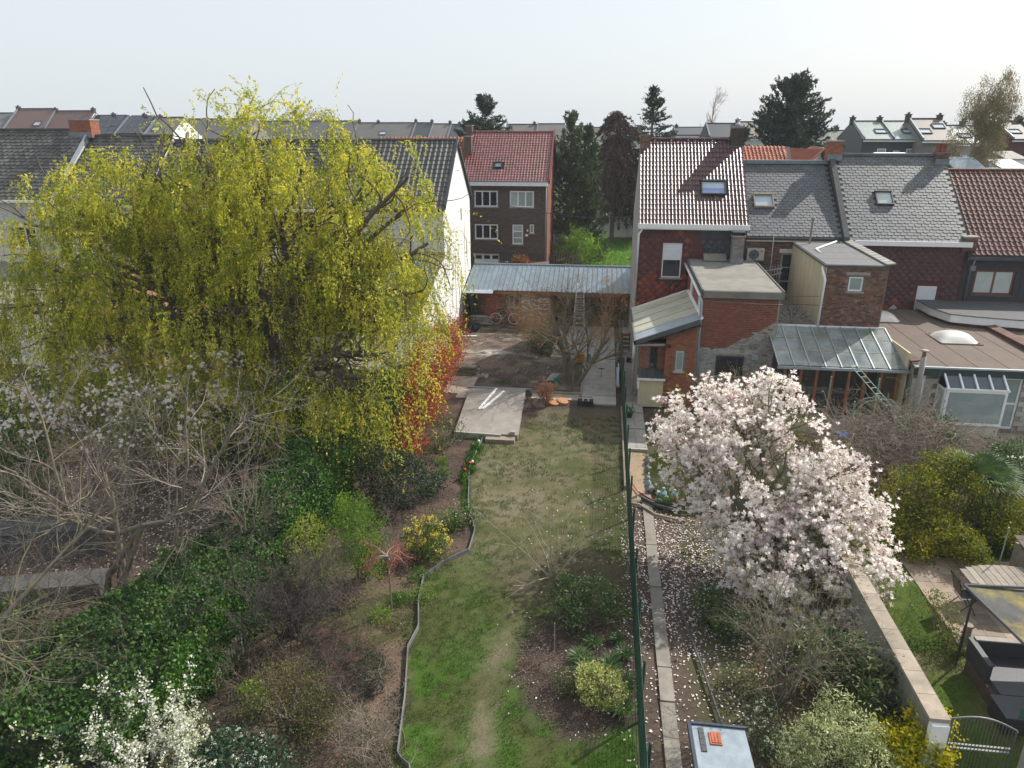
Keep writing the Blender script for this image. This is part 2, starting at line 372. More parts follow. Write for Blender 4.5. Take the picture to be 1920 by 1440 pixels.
def window(root, o, u, w, h, n_panes=2, fm=None, gm=None, depth=.09, fw=.055, sill=None, shutter=0., name='window', bars=0, label=None):
    """frame, panes, sill, roller shutter covering the upper share"""
    fm = fm or m_white; gm = gm or m_glass
    u = Vector(u).normalized(); z = Vector((0, 0, 1)); n = u.cross(z); o = Vector(o)-n*depth
    mb = MB(); t = n*.05
    mb.obox(o, u*w, t, z*fw); mb.obox(o+z*(h-fw), u*w, t, z*fw); mb.obox(o+z*fw, u*fw, t, z*(h-2*fw)); mb.obox(o+u*(w-fw)+z*fw, u*fw, t, z*(h-2*fw))
    iw = (w-2*fw-(n_panes-1)*fw)/n_panes
    for i in range(1, n_panes): mb.obox(o+u*(fw+i*(iw+fw)-fw)+z*fw, u*fw, t, z*(h-2*fw))
    for k in range(bars): mb.obox(o+u*fw+z*(h*(k+1)/(bars+1)-fw/2)+n*.002, u*(w-2*fw), n*.045, z*fw*.8)
    f = mb.build(name, fm, root)
    if label: f['label'] = label
    for i in range(n_panes):
        g = gm[i % len(gm)] if isinstance(gm, (list, tuple)) else gm
        MB().obox(o+u*(fw+i*(iw+fw))+z*fw+n*.012, u*iw, n*.01, z*(h-2*fw)).build('pane', g, f)
    if shutter:
        k = int(shutter*h/.055); s_ = MB()
        for i in range(k): s_.obox(o+u*fw*.6+z*(h-fw*.5-(i+1)*.055)+n*.055, u*(w-fw*1.2), n*(.014+.004*(i % 2)), z*.051)
        s_.build('shutter', m_shutter, f)
    if sill is not None:
        MB().obox(o-u*.08-z*.075+n*.02, u*(w+.16), n*(depth+.06), z*.07).build('sill', sill, f)
    return f
def skylight(root, c, u, v, w, h, gm=m_glass_sky, fm=None, proud=.09, split=None):
    u = Vector(u).normalized(); v = Vector(v).normalized(); n = u.cross(v); o = Vector(c)-u*w/2-v*h/2; fm = fm or m_darkmetal
    f = MB().obox(o, u*w, v*.07, n*proud).obox(o+v*(h-.09), u*w, v*.09, n*(proud+.03)).obox(o+v*.07, u*.06, v*(h-.16), n*proud).obox(o+v*.07+u*(w-.06), u*.06, v*(h-.16), n*proud).build('skylight', fm, root)
    if split:
        MB().obox(o+u*.06+v*.07+n*.03, u*(w-.12), v*(h-.16)*split, n*.02).build('pane', m_glass_blue, f)
        MB().obox(o+u*.06+v*(.07+(h-.16)*split)+n*.03, u*(w-.12), v*(h-.16)*(1-split), n*.02).build('pane', gm, f)
    else: MB().obox(o+u*.06+v*.07+n*.03, u*(w-.12), v*(h-.16), n*.02).build('pane', gm, f)
    return f
def pipe(root, pts, r=.045, m=None, name='downpipe'): return MB().tube(pts, r, 8).build(name, m or m_zinc, root, smooth=True)
def chimney(root, x0, x1, y0, y1, z0, z1, m, pots=0, potm=None, cap=True, name='chimney', lead=True):
    w, d = x1-x0, y1-y0
    ch = MB().box(x0, x1, y0, y1, z0, z1).build(name, m_mortar_dark, root)
    T = []
    for o, u, L in (((x0, y0, z0), (1, 0, 0), w), ((x1, y0, z0), (0, 1, 0), d), ((x0, y1, z0), (0, -1, 0), d), ((x1, y1, z0), (-1, 0, 0), w)):
        uu = Vector(u); nn = uu.cross(Vector((0, 0, 1))); nb = max(1, int(L/.21)); bw = L/nb
        for j in range(int((z1-z0)/.075)):
            for i in range(nb): T.append(frame(Vector(o)+uu*(i*bw+.005)+Vector((0, 0, j*.075+.005)), uu*((bw-.01)/.2), Vector((0, 0, 1)), nn))
    pieces(ch, 'brick', [boxproto(.2, .065, .01, m)], T, 0, 'bricks')
    if cap: MB().box(x0-.05, x1+.05, y0-.05, y1+.05, z1, z1+.07).build('chimney_cap', m_concrete, ch)
    if lead: MB().obox((x0-.04, y0-.05, z0+.02), (w+.08, 0, 0), (0, .03, .0), (0, 0, .3)).build('flashing', m_lead, ch)
    for i in range(pots):
        px = x0+w*(i+.5)/pots
        MB().lathe((px, (y0+y1)/2, z1+(.07 if cap else 0)), [(.1, 0), (.12, .03), (.095, .06), (.085, .35), (.11, .38), (.11, .42)], 10).build('chimney_pot', potm or m_orange_brick, ch, smooth=True)
    return ch
def gable_body(root, X0, X1, Y0, Yr, Y1, ze, zr, m, zb=0., front=True, zeb=None):
    """side gables and rear wall (and the front if asked) of a ridge-parallel-to-X house"""
    zeb = zeb or ze; mb = MB()
    for X, fl in ((X0, 1), (X1, 0)):
        p = [(X, Y0, zb), (X, Y1, zb), (X, Y1, zeb), (X, Yr, zr), (X, Y0, ze)]
        mb.poly(p[::-1] if fl else p)
    mb.poly([(X1, Y1, zb), (X0, Y1, zb), (X0, Y1, zeb), (X1, Y1, zeb)])
    if front: mb.poly([(X0, Y0, zb), (X1, Y0, zb), (X1, Y0, ze), (X0, Y0, ze)])
    return mb.build('side_wall' if not front else 'wall', m, root)
def roof_slabs(root, X0, X1, Y0, Yr, Y1, ze, zr, m, zeb=None, t=.1, over=.25):
    zeb = zeb or ze; s1 = (zr-ze)/(Yr-Y0); s2 = (zr-zeb)/(Y1-Yr)
    mb = MB(); a = (X0, Y0-over, ze-over*s1); r = (X0, Yr, zr); b = (X0, Y1+over, zeb-over*s2)
    for p, q in ((a, r), (r, b)):
        mb.prism([p, q, (q[0], q[1], q[2]+t), (p[0], p[1], p[2]+t)], (X1-X0, 0, 0))
    return mb.build('roof', m, root)
def slope_frame(Y0, ze, Yr, zr, lift=.1, over=.25):
    v = Vector((0, Yr-Y0, zr-ze)); s = (zr-ze)/(Yr-Y0); L = v.length*(1+over/(Yr-Y0)); v.normalize()
    return Vector((0, Y0-over, ze-over*s+lift)), v, L
def ridge(root, X0, X1, Y, z, m, step=.38, name='ridge_tile', r=.11):
    T = []; n = int((X1-X0)/step)
    vs = []
    for x in (0, step*1.04):
        rr = r*(1.0 if x == 0 else .93)
        for k in range(6): a = math.pi*k/5; vs.append((x, -rr*math.cos(a)*1.1, rr*math.sin(a)-.03))
    fs = [(k, k+6, k+7, k+1) for k in range(5)] + [(0, 1, 2, 3, 4, 5)]
    for i in range(n): T.append(Matrix.Translation((X0+(X1-X0)*i/n, Y, z)))
    pieces(root, name, [(vs, fs, m)], T, 60)

# ------------------------------------------------------------------ plant helpers (numpy)
def unit(a): return a/np.maximum(np.linalg.norm(a, axis=-1, keepdims=True), 1e-9)
def rdir(n): return unit(rng.normal(size=(n, 3)))
def npobj(name, parent, V, F, mats, mi=None, smooth=False, kind=None):
    V = np.asarray(V, float) - np.array(wloc(parent)) if parent is not None else np.asarray(V, float)
    o = link(name, npmesh(name, V, F, mats if isinstance(mats, (list, tuple)) else [mats], mi, smooth), parent)
    if kind: o['kind'] = kind
    return o
def tubemesh(PL, RD, n=4):
    """PL (N,k,3), RD (N,k)"""
    N, k, _ = PL.shape; T = np.empty_like(PL); T[:, 1:-1] = PL[:, 2:]-PL[:, :-2]; T[:, 0] = PL[:, 1]-PL[:, 0]; T[:, -1] = PL[:, -1]-PL[:, -2]; T = unit(T)
    ref = rdir(N)[:, None, :]+np.zeros_like(T); A = unit(np.cross(T, ref)); B = np.cross(T, A)
    th = 2*np.pi*np.arange(n)/n
    V = PL[:, :, None, :]+(A[:, :, None, :]*np.cos(th)[:, None]+B[:, :, None, :]*np.sin(th)[:, None])*RD[:, :, None, None]
    base = (np.arange(N)*k*n)[:, None, None]; i = np.arange(k-1)[None, :, None]*n; j = np.arange(n)[None, None, :]; j2 = (j+1) % n
    F = np.stack([base+i+j, base+i+j2, base+i+n+j2, base+i+n+j], -1).reshape(-1, 4)
    return V.reshape(-1, 3), F
def tubesobj(name, parent, sets, m, smooth=True, kind=None):
    """sets: list of (PL, RD, sides)"""
    V = []; F = []; b = 0
    for PL, RD, n in sets:
        v, f = tubemesh(PL, RD, n); V.append(v); F.append(f+b); b += len(v)
    return npobj(name, parent, np.concatenate(V), np.concatenate(F), m, smooth=smooth, kind=kind)
def polyl(P0, D0, L, r0, r1, k=6, wander=.15, up=0., curl=0.):
    N = len(P0); P = np.empty((N, k, 3)); P[:, 0] = P0; D = unit(D0.copy()); L = np.broadcast_to(L, (N,)); up = np.broadcast_to(np.asarray(up, float), (N,)); w = rng.normal(size=(N, 3))*curl
    for i in range(1, k):
        D = D+rng.normal(size=(N, 3))*wander+w; D[:, 2] += up; D = unit(D); P[:, i] = P[:, i-1]+D*(L/(k-1))[:, None]
    t = np.linspace(0, 1, k); RD = np.broadcast_to(np.asarray(r0, float), (N,))[:, None]*(1-t)+np.broadcast_to(np.asarray(r1, float), (N,))[:, None]*t
    return P, RD
def children(PL, RD, c, t0, t1, ang, fl, lr=(.5, .8), rr=.6, side=None):
    """c children of each polyline between t0 and t1"""
    N, k, _ = PL.shape; idx = np.repeat(np.arange(N), c); t = rng.uniform(t0, t1, len(idx))*(k-1); i = np.minimum(t.astype(int), k-2); f = (t-i)[:, None]
    P = PL[idx, i]*(1-f)+PL[idx, i+1]*f; D = unit(PL[idx, i+1]-PL[idx, i]); rd = RD[idx, i]*(1-f[:, 0])+RD[idx, i+1]*f[:, 0]
    Q = rng.normal(size=D.shape); Q -= (Q*D).sum(1, keepdims=True)*D; Q = unit(Q); a = rng.normal(ang, .2, len(idx))[:, None]
    ln = np.linalg.norm(np.diff(PL, axis=1), axis=2).sum(1)[idx]*rng.uniform(*lr, len(idx))*(1-.35*t/(k-1)) if fl is None else np.full(len(idx), fl)*rng.uniform(*lr, len(idx))
    return P, D*np.cos(a)+Q*np.sin(a), ln, rd*rr
def cards(P, L, asp=.5, D=None, jit=1.0, flat=0.):
    """rhombic leaves: P centres, L lengths, D preferred long axis"""
    N = len(P); A = rdir(N) if D is None else unit(D+rng.normal(size=(N, 3))*jit*.5)
    Q = rng.normal(size=(N, 3)); Q[:, :2] *= (1-flat*.0)
    if flat: Q = np.cross(A, np.array([0, 0, 1.])+rng.normal(size=(N, 3))*(1-flat))
    Q -= (Q*A).sum(1, keepdims=True)*A; Bv = unit(Q); L = np.broadcast_to(L, (N,))[:, None]; a = A*L*.5; b = Bv*L*.5*asp
    V = np.stack([P-a, P+b-a*.1, P+a, P-b-a*.1], 1).reshape(-1, 3); F = np.arange(4*N).reshape(N, 4)
    return V, F
def cardobj(name, parent, P, L, m, asp=.5, D=None, jit=1., flat=0., kind='stuff'):
    V, F = cards(P, L, asp, D, jit, flat); return npobj(name, parent, V, F, m, kind=kind)
def lobes_pts(lobes, ncl, nper, sig, shell=.8, zlo=None):
    """clumped points near the surfaces of ellipsoid lobes; returns points and outward directions"""
    L = np.array(lobes, float); w = (L[:, 3]*L[:, 4]*L[:, 5])**.66; k = rng.choice(len(L), ncl, p=w/w.sum()); d = rdir(ncl)
    r = np.clip(rng.normal(shell, .13, ncl), .2, 1.08)[:, None]
    c = L[k, :3]+d*L[k, 3:]*r; keep = np.ones(ncl, bool)
    if zlo is not None: keep &= c[:, 2] > zlo
    c = c[keep]; d = d[keep]; n = len(c); cnt = rng.integers(int(nper*.5), int(nper*1.5)+1, n); i = np.repeat(np.arange(n), cnt)
    s = sig*rng.uniform(.6, 1.3, n)[i][:, None]
    return c[i]+rng.normal(size=(len(i), 3))*s*np.array([1, 1, .8]), d[i]
def leafy(name, label, cat, base, lobes, m, n=4000, L=.08, asp=.55, ncl=None, sig=.18, group=None, stems=0, stem_m=None, shell=.8, twm=None, flat=0., crown='foliage', rootz=0.):
    """a shrub: root Empty, stems from the base into the lobes, clumped leaves"""
    t = thing(name, label, cat, (base[0], base[1], base[2] if len(base) > 2 else rootz), group)
    ncl = ncl or max(12, n//45); P, D = lobes_pts(lobes, ncl, n/ncl, sig, shell)
    P[:, 2] = np.maximum(P[:, 2], base[2]+.03 if len(base) > 2 else .03)
    P = P[rng.random(len(P)) < .7]; cardobj(crown, t, P, rng.uniform(.8, 1.45, len(P))*L, m, asp, flat=flat)
    if stems:
        Lb = np.array(lobes, float); k = rng.integers(0, len(Lb), stems); tgt = Lb[k, :3]+rdir(stems)*Lb[k, 3:]*.75
        b = np.array([base[0], base[1], base[2] if len(base) > 2 else rootz])+rng.normal(size=(stems, 3))*np.array([.12, .12, 0])
        PL = b[:, None, :]+(tgt-b)[:, None, :]*np.linspace(0, 1, 6)[None, :, None]+rng.normal(size=(stems, 6, 3))*.06*np.array([0, .6, 1, 1, 1, 1])[None, :, None]
        RD = np.broadcast_to(np.linspace(.022, .006, 6), (stems, 6))
        tubesobj('stems', t, [(PL, RD, 4)], stem_m or m_twig)
    return t
def bare(name, label, cat, base, trunks, levels, m, tm=None, group=None, budded=None, kind=None, parts=('trunk', 'branches', 'twigs')):
    """bare tree: trunks = (P0, D0, len, r0, r1, up) ; levels = list of (children, t0, t1, angle, lenratio, up, wander, rfac)"""
    t = thing(name, label, cat, base, group); P0, D0, L, r0, r1, up = trunks; P0 = np.array(P0, float); D0 = np.array(D0, float)
    PL, RD = polyl(P0, D0, np.array(L, float), r0, r1, 8, .07, up); sets = [(PL, RD, 8)]; tubesobj(parts[0], t, sets, tm or m)
    cur = (PL, RD); allsets = []
    for li_, (c, t0, t1, ang, lr, up, wan, rr, kk) in enumerate(levels):
        if li_ == len(levels)-1 and len(levels) > 2: c = max(2, c-1)
        P, D, ln, rd = children(cur[0], cur[1], c, t0, t1, ang, None, lr, rr)
        cur = polyl(P, D, ln, rd, rd*.3, kk if len(P) < 1600 else (3 if len(P) < 4000 else 2), wan, up); allsets.append((cur[0], cur[1], 4 if len(P) < 1500 else 3))
    h = max(1, len(allsets)//2)
    tubesobj(parts[1], t, allsets[:h], m)
    if len(allsets) > h: tubesobj(parts[2], t, allsets[h:], m)
    return t, cur

# ------------------------------------------------------------------ ground
_g = rng.random((256, 256))
def vnoise(x, y, s):
    x = np.asarray(x)*s+1000.3; y = np.asarray(y)*s+1000.7; i = np.floor(x).astype(int); j = np.floor(y).astype(int); u = x-i; v = y-j
    u = u*u*(3-2*u); v = v*v*(3-2*v); g = lambda a, b: _g[a % 256, b % 256]
    return (g(i, j)*(1-u)+g(i+1, j)*u)*(1-v)+(g(i, j+1)*(1-u)+g(i+1, j+1)*u)*v
def fbm(x, y, s, o=4): return sum(vnoise(x, y, s*2**k)/2**k for k in range(o))/sum(1/2**k for k in range(o))
def sstep(a, b, x): t = np.clip((x-a)/(b-a), 0, 1); return t*t*(3-2*t)
EDGE = [(8.0, -2.9), (10.06, -3.25), (10.26, -3.57), (11.33, -3.76), (11.92, -3.87), (13.33, -4.19), (14.02, -4.11), (15.04, -4.37), (16.08, -4.49), (16.77, -4.12), (17.53, -3.5), (18.56, -3.52), (20.14, -4.02), (22.83, -4.48), (25.72, -4.45), (27, -3.1), (29.5, -2.6), (31, -2)]
EX = np.array([e[1] for e in EDGE]); EY = np.array([e[0] for e in EDGE])
def edge_x(y): return np.interp(y, EY, EX)
def hgt(x, y):
    x = np.asarray(x, float); y = np.asarray(y, float)
    z = (fbm(x, y, .35, 3)-.5)*.16+(fbm(x, y, 2.2, 3)-.5)*.05
    far = sstep(44, 52, y); z = z*(1-far*.5)+far*1.0+np.clip(y-78, 0, 75)*.05
    bed = ((x+.2)/1.7)**2+((y-13.5)/2.3)**2; z += .1*np.exp(-bed*1.2)*(x < 1.1)
    return z
def gcol(x, y):
    n = x.shape; c = np.zeros(n+(3,)); n1 = fbm(x, y, .5, 4); n2 = fbm(x+50, y, 1.6, 4); n3 = fbm(x, y+70, 5, 3)
    def put(mask, col): c[:] = c*(1-mask[..., None])+np.array(col)*mask[..., None]
    soil = (.075, .056, .043); mulch = (.068, .05, .042); green = (.045, .08, .013); dgreen = (.045, .082, .014); straw = (.19, .158, .108); moss = (.062, .072, .022)
    c[:] = soil
    put(sstep(.4, .6, n2)*.7, (.11, .08, .06))
    # left garden beyond the hedge and the planted border
    bord = (x < edge_x(y)) & (x > -8.3); put(bord*1., mulch); put(bord*sstep(.45, .62, n2)*.6, (.15, .095, .07))
    lowb = bord*sstep(17.6, 15.5, y); put(lowb*sstep(.42, .55, n1)*.85, moss); put(lowb*sstep(.5, .6, n2)*.5, (.16, .12, .08))
    # lawn
    lawn = sstep(0, .12, x-edge_x(y)+.05*(n3-.5))*(x < 1.12)*sstep(29.6, 28.9, y+(n2-.5)*1.6)
    put(lawn*1., moss); put(lawn*sstep(.46, .56, n2*.6+n1*.4), green)
    dry = sstep(.38, .68, n1*.45+n2*.3+n3*.25+.10*sstep(16, 21, y)*np.exp(-((x+1.4)/2.2)**2)-.14*sstep(18, 14, y))
    put(lawn*dry*.85, straw); put(lawn*sstep(.5, .68, n3*.6+n2*.4)*.45*sstep(15, 19, y), (.12, .1, .07)); put(lawn*sstep(25, 28.5, y)*sstep(-3.5, -1, x)*.55, (.11, .085, .06))
    trail = np.exp(-((x-(-1.9+.25*np.sin(y*.9)))/.33)**2)*sstep(17.5, 15.5, y); put(lawn*trail*(.1+.9*sstep(.3, .7, n3*.5+n2*.5)), (.15, .125, .085))
    brt = sstep(15.5, 12, y)*(1-trail)*sstep(.40, .5, n2); put(lawn*brt*.8, (.045, .105, .011)); 
    bed = ((x+.05)/1.35)**2+((y-13.3)/1.9)**2+(n2-.5)*.9; bm = sstep(1.7, 1.05, bed+(n3-.5)*.8); put(bm*(x < 1.1), (.062, .045, .037)); put(bm*(x < 1.1)*sstep(.5, .65, n3)*.6, (.12, .09, .07))
    put(.75*sstep(1.5, .5, ((x+.6)/2.0)**2+((y-16.6)/1.3)**2+(n1-.5)*1.5+(n3-.5)), (.095, .075, .052))
    # bed right of the pad
    b2 = (x > -3.1)*(x < -.3+(y-30)*.3)*(y > 26.8)*(y < 31.2)*1.; put(b2*sstep(-2.7, -3.1, x-.9*sstep(27, 30.5, y)-(n2-.5)), mulch)
    # neighbour strip on the right of the fence
    st = (x > 1.12)*(x < 6.6)*(y < 28)*1.; put(st, (.085, .065, .05)); put(st*sstep(.48, .6, n1)*.6, moss); put(st*sstep(.5, .62, n2)*.4, (.14, .105, .08))
    sand = sstep(1.0, 1.15, x)*sstep(2.0, 1.85, x)*sstep(21, 21.6, y)*sstep(25.4, 24.9, y); put(sand, (.33, .255, .175)); put(sand*sstep(.5, .6, n2)*.3, (.22, .17, .12))
    # right garden
    rg = (x > 6.6)*(y < 21)*1.; put(rg, (.065, .1, .016)); put(rg*sstep(.45, .6, n2)*.7, (.05, .082, .014)); put(rg*sstep(.55, .65, n1)*.5, (.14, .11, .07))
    put((x > 6.6)*(y >= 21)*(y < 44)*1., (.07, .055, .042))
    # rough yard in front of the open shed
    yd = (y > 31.2)*(y < 44.5)*(x > -8.8)*(x < 1.7)*1.; put(yd, (.085, .064, .052)); put(yd*sstep(.46, .6, n2), (.13, .098, .075)); put(yd*sstep(.56, .66, n1*.5+n3*.5), (.27, .225, .17))
    put(yd*sstep(.6, .48, n3)*sstep(.5, .4, n2)*.6, (.045, .036, .032)); put(yd*np.exp(-((x+5.8)/.9)**2-((y-37.2)/.45)**2)*sstep(.4, .55, n3), (.55, .53, .48))
    # beyond the shed
    fr = (y > 46)*1.; put(fr, (.06, .08, .03)); put(fr*(x > -4.2)*(x < 4)*(y < 120), (.10, .21, .02)); put(fr*(x > -4.2)*(x < 4)*(y < 120)*sstep(.5, .6, n1)*.5, (.07, .15, .02))
    put(fr*(x < -4)*(y < 60), (.15, .14, .13)); return c
def axis(a, b, step, far, g=1.25):
    v = list(np.arange(a, b+1e-6, step)); s = step; x = b
    while x < far[1]: s *= g; x += s; v.append(x)
    s = step; x = a; w = []
    while x > far[0]: s *= g; x -= s; w.append(x)
    return np.array(w[::-1]+v)
gx = axis(-14, 12, .2, (-700, 700)); gy = axis(8, 45, .2, (-60, 1800), 1.12)
X, Y = np.meshgrid(gx, gy); Z = hgt(X, Y); Cc = gcol(X, Y); ny_, nx_ = X.shape
I = (np.arange(ny_-1)[:, None]*nx_+np.arange(nx_-1)[None, :]); Fg = np.stack([I, I+1, I+nx_+1, I+nx_], -1).reshape(-1, 4)
gm_ = npmesh('ground', np.stack([X, Y, Z], -1).reshape(-1, 3), Fg, [mat('earth_and_turf', (1.12, 1.1, 1.08), .95, (.78, .78, .8), 14, rv=0, bump=.9, bscale=34, attr='Col', spec=.15)], smooth=True)
ca = gm_.color_attributes.new('Col', 'FLOAT_COLOR', 'POINT'); buf = np.ones((len(gm_.vertices), 4), np.float32); buf[:, :3] = Cc.reshape(-1, 3); ca.data.foreach_set('color', buf.ravel())
ground = link('ground', gm_); ground['kind'] = 'structure'
def gz(x, y): return float(hgt(np.array([x]), np.array([y]))[0])

# grass blades on the lawns (uncountable)
def grass(name, label, box, n, hmul, mt, fn):
    x = rng.uniform(box[0], box[1], n); y = rng.uniform(box[2], box[3], n); k = fn(x, y); x = x[k]; y = y[k]; N = len(x)
    z = hgt(x, y); h = rng.uniform(.025, .075, N)*hmul; d = rdir(N)*h[:, None]*.7; d[:, 2] = h; w = rdir(N)*.006*hmul; w[:, 2] = 0
    P = np.stack([x, y, z-.005], 1); V = np.stack([P-w, P+w, P+d+w*.2, P+d-w*.2], 1).reshape(-1, 3)
    o = npobj(name, None, V, np.arange(4*N).reshape(N, 4), mt); tag(o, label, 'grass', kind='stuff'); return o
m_grass = leafmat('grass_blade', (.03, .065, .01), (.065, .135, .015), (.15, .22, .03), .4, clump=2.5)
m_straw = leafmat('straw_blade', (.14, .12, .07), (.2, .17, .11), (.12, .13, .04), .2, clump=1.2)
def lawnmask(x, y):
    n1 = fbm(x, y, .5, 4); n2 = fbm(x+50, y, 1.6, 4); ok = (x > edge_x(y)+.04) & (x < 1.05) & (y < 28.6)
    bed = ((x+.05)/1.35)**2+((y-13.3)/1.9)**2+(n2-.5)*.9; tr = np.exp(-((x-(-1.9+.25*np.sin(y*.9)))/.33)**2)*(y < 16.5)
    return ok & (bed > rng.uniform(.9, 1.5, len(x))) & (rng.random(len(x)) > tr) & (rng.random(len(x)) < sstep(.34, .62, n2*.4+n1*.3+.3*fbm(x, y, 5, 3)+.12*sstep(17, 12, y))*sstep(.3, .62, fbm(x+9, y, 4.5, 2)))
grass('grass', 'short green turf growing on the long garden lawn left of the green fence', (-4.6, 1.1, 9.3, 29), 160000, 1.15, m_grass, lawnmask)
grass('dry_grass', 'straw coloured dead grass patches on the long lawn', (-4.5, 1.05, 13, 29), 24000, .7, m_straw, lambda x, y: (x > edge_x(y)+.04) & (rng.random(len(x)) < sstep(.38, .62, fbm(x, y, .5, 4)*.45+fbm(x+50, y, 1.6, 4)*.3+.25*fbm(x, y, 5, 3))))
grass('grass', 'mossy green lawn between the grey garden wall and the tiled patio', (6.75, 9.2, 10.2, 20), 24000, 1., m_grass, lambda x, y: (x < 8.75-(y > 18.4)*-1) & (fbm(x, y, 1.2, 3) > .38))
grass('grass', 'bright green lawn beyond the steel roofed shed', (-4, 3, 56, 90), 16000, 3.5, leafmat('far_grass', (.08, .17, .02), (.12, .24, .025), None, .3), lambda x, y: x > -9)

# leaf litter / bark mulch chips
def chips(name, label, n, fn, box, mt, s=(.02, .06), cat='mulch', tilt=.35, lift=.012):
    x = rng.uniform(box[0], box[1], n); y = rng.uniform(box[2], box[3], n); k = fn(x, y); x = x[k]; y = y[k]; N = len(x)
    P = np.stack([x, y, hgt(x, y)+lift], 1); A = rdir(N); A[:, 2] *= tilt; V, F = cards(P, rng.uniform(*s, N), .55, A, .01, flat=.75)
    o = npobj(name, None, V, F, mt); tag(o, label, cat, kind='stuff')
m_chip = leafmat('bark_chip', (.04, .028, .024), (.085, .06, .048), (.24, .18, .145), 0, .9, clump=3)
chips('mulch', 'reddish brown bark mulch spread over the border left of the lawn', 26000, lambda x, y: (x < edge_x(y)-.05) & (x > -8), (-8, -2.5, 9.5, 31), m_chip)
chips('mulch', 'dark bark mulch around the rhododendron and the pale green bush in the lawn', 7000, lambda x, y: ((x+.05)/1.35)**2+((y-13.3)/1.9)**2 < 1.3, (-1.6, 1.05, 11, 16), m_chip)
chips('mulch', 'bark mulch beside the concrete pad and the rusty sapling', 5000, lambda x, y: x < -.3+(y-30)*.3+.2, (-3.1, .3, 26.8, 31), m_chip)
m_petal = leafmat('fallen_petal', (.72, .6, .64), (.8, .74, .74), (.62, .5, .46), .15, .7, clump=2)
chips('petals', 'white and pink magnolia petals strewn between the green fence and the magnolia', 13000, lambda x, y: rng.random(len(x)) < np.exp(-((x-2.6)/1.5)**2-((y-17.3)/3.0)**2)*1.2+.14, (.9, 6.1, 9.6, 22), m_petal, (.04, .085), 'petals', .3, .02)
chips('petals', 'scattered white magnolia petals on the long lawn left of the fence', 380, lambda x, y: rng.random(len(x)) < sstep(-3, 1, x), (-3, 1.0, 11, 22), m_petal, (.035, .07), 'petals', .3, .05)
chips('petals', 'fallen white petals on the dark soil under the left hand magnolia', 7000, lambda x, y: rng.random(len(x)) < .25+.75*fbm(x, y, .8, 3), (-19, -9.2, 14.5, 24), m_petal, (.05, .1), 'petals', .3, .02)
chips('leaf_litter', 'russet dead leaves on the soil under the bare shrub by the magnolia', 3500, lambda x, y: x < 6.4, (3.6, 6.4, 11, 14.5), leafmat('dead_leaf', (.12, .05, .03), (.2, .1, .05), (.3, .2, .12), .1), (.04, .09), 'leaves')
chips('rubble', 'grey and brown crumbs strewn over the rough yard before the shed', 9000, lambda x, y: x < 1.6, (-8.6, .8, 31.5, 43.5), leafmat('crumb', (.07, .055, .045), (.14, .11, .09), (.35, .32, .28), 0, .9, clump=1), (.03, .09), 'rubble')

# path of concrete slabs right of the fence
path = thing('garden_path', None, None, kind='structure')
T = []; yy = 9.3
while yy < 20.8: T.append(frame((1.62+rnd.uniform(-.008, .008), yy, gz(1.77, yy+.5)+.0), Vector((1, rnd.uniform(-.01, .01), 0)), Vector((0, 1, rnd.uniform(-.008, .008))), Vector((0, 0, 1)))); yy += 1.03
pieces(path, 'slab', [boxproto(.31, 1.015, .055, mat('path_slab', (.26, .235, .2), .92, (.2, .18, .155), 3, rv=.12, bump=.3, dirt=(.14, .12, .1), dirts=1.4, dirtamt=.5), True)], T)
def slabrow(root, x0, x1, y0, y1, px, py_, m, z=.03, t=.04, name='paver', gap=.008, rot=None, jit=.002, skip=None):
    T = []; nx = max(1, round((x1-x0)/px)); ny = max(1, round((y1-y0)/py_)); px = (x1-x0)/nx; py_ = (y1-y0)/ny
    for i in range(nx):
        for j in range(ny):
            if skip and skip(x0+(i+.5)*px, y0+(j+.5)*py_): continue
            T.append(frame((x0+i*px+gap/2, y0+j*py_+gap/2, z-t+rnd.uniform(-jit, jit)), Vector((1, 0, 0)), Vector((0, 1, 0)), Vector((0, 0, 1))))
    pieces(root, name, [boxproto(px-gap, py_-gap, t, m)], T)
# neighbour's paved side passage with shallow steps
np_ = thing('pavement', None, None, kind='structure')
slabrow(np_, 1.16, 2.0, 31.0, 45.0, .42, .42, m_concrete, .12, .14)
for a, b, z in ((28.9, 31.0, .10), (27.2, 28.9, .07), (25.2, 27.2, .04)):
    slabrow(np_, 1.16, 2.0, a+.12, b, .42, .42, m_concrete, z+.02, .14)
    MB().box(1.16, 2.0, a, a+.118, -.1, z+.035).build('step', m_concrete_lt, np_)
# concrete in the yard, right of the maple
yard = thing('yard_slab', None, None, kind='structure')
MB().box(-.72, .86, 31.0, 36.6, -.1, .055).box(-.72, .86, 29.95, 30.99, -.1, .045).build('slab', m_concrete_lt, yard)
MB().box(-2.6, .86, 36.75, 43.4, -.1, .05).build('slab', m_concrete, yard)
MB().box(-2.6, .86, 36.62, 36.73, -.1, .1).build('kerb', m_concrete, yard)
MB().box(-.8, -.725, 31.0, 36.6, -.1, .13).box(-3.1, -.8, 31.0, 31.08, -.1, .13).build('kerb', m_coping, yard)
MB().box(-3.0, -.75, 30.3, 30.98, -.1, .04).build('slab', m_coping, yard)
MB().box(-6.45, -5.9, 29.9, 33.0, -.1, .06).box(-7.2, -6.46, 30.5, 33.1, -.1, .05).build('slab', m_coping, yard)
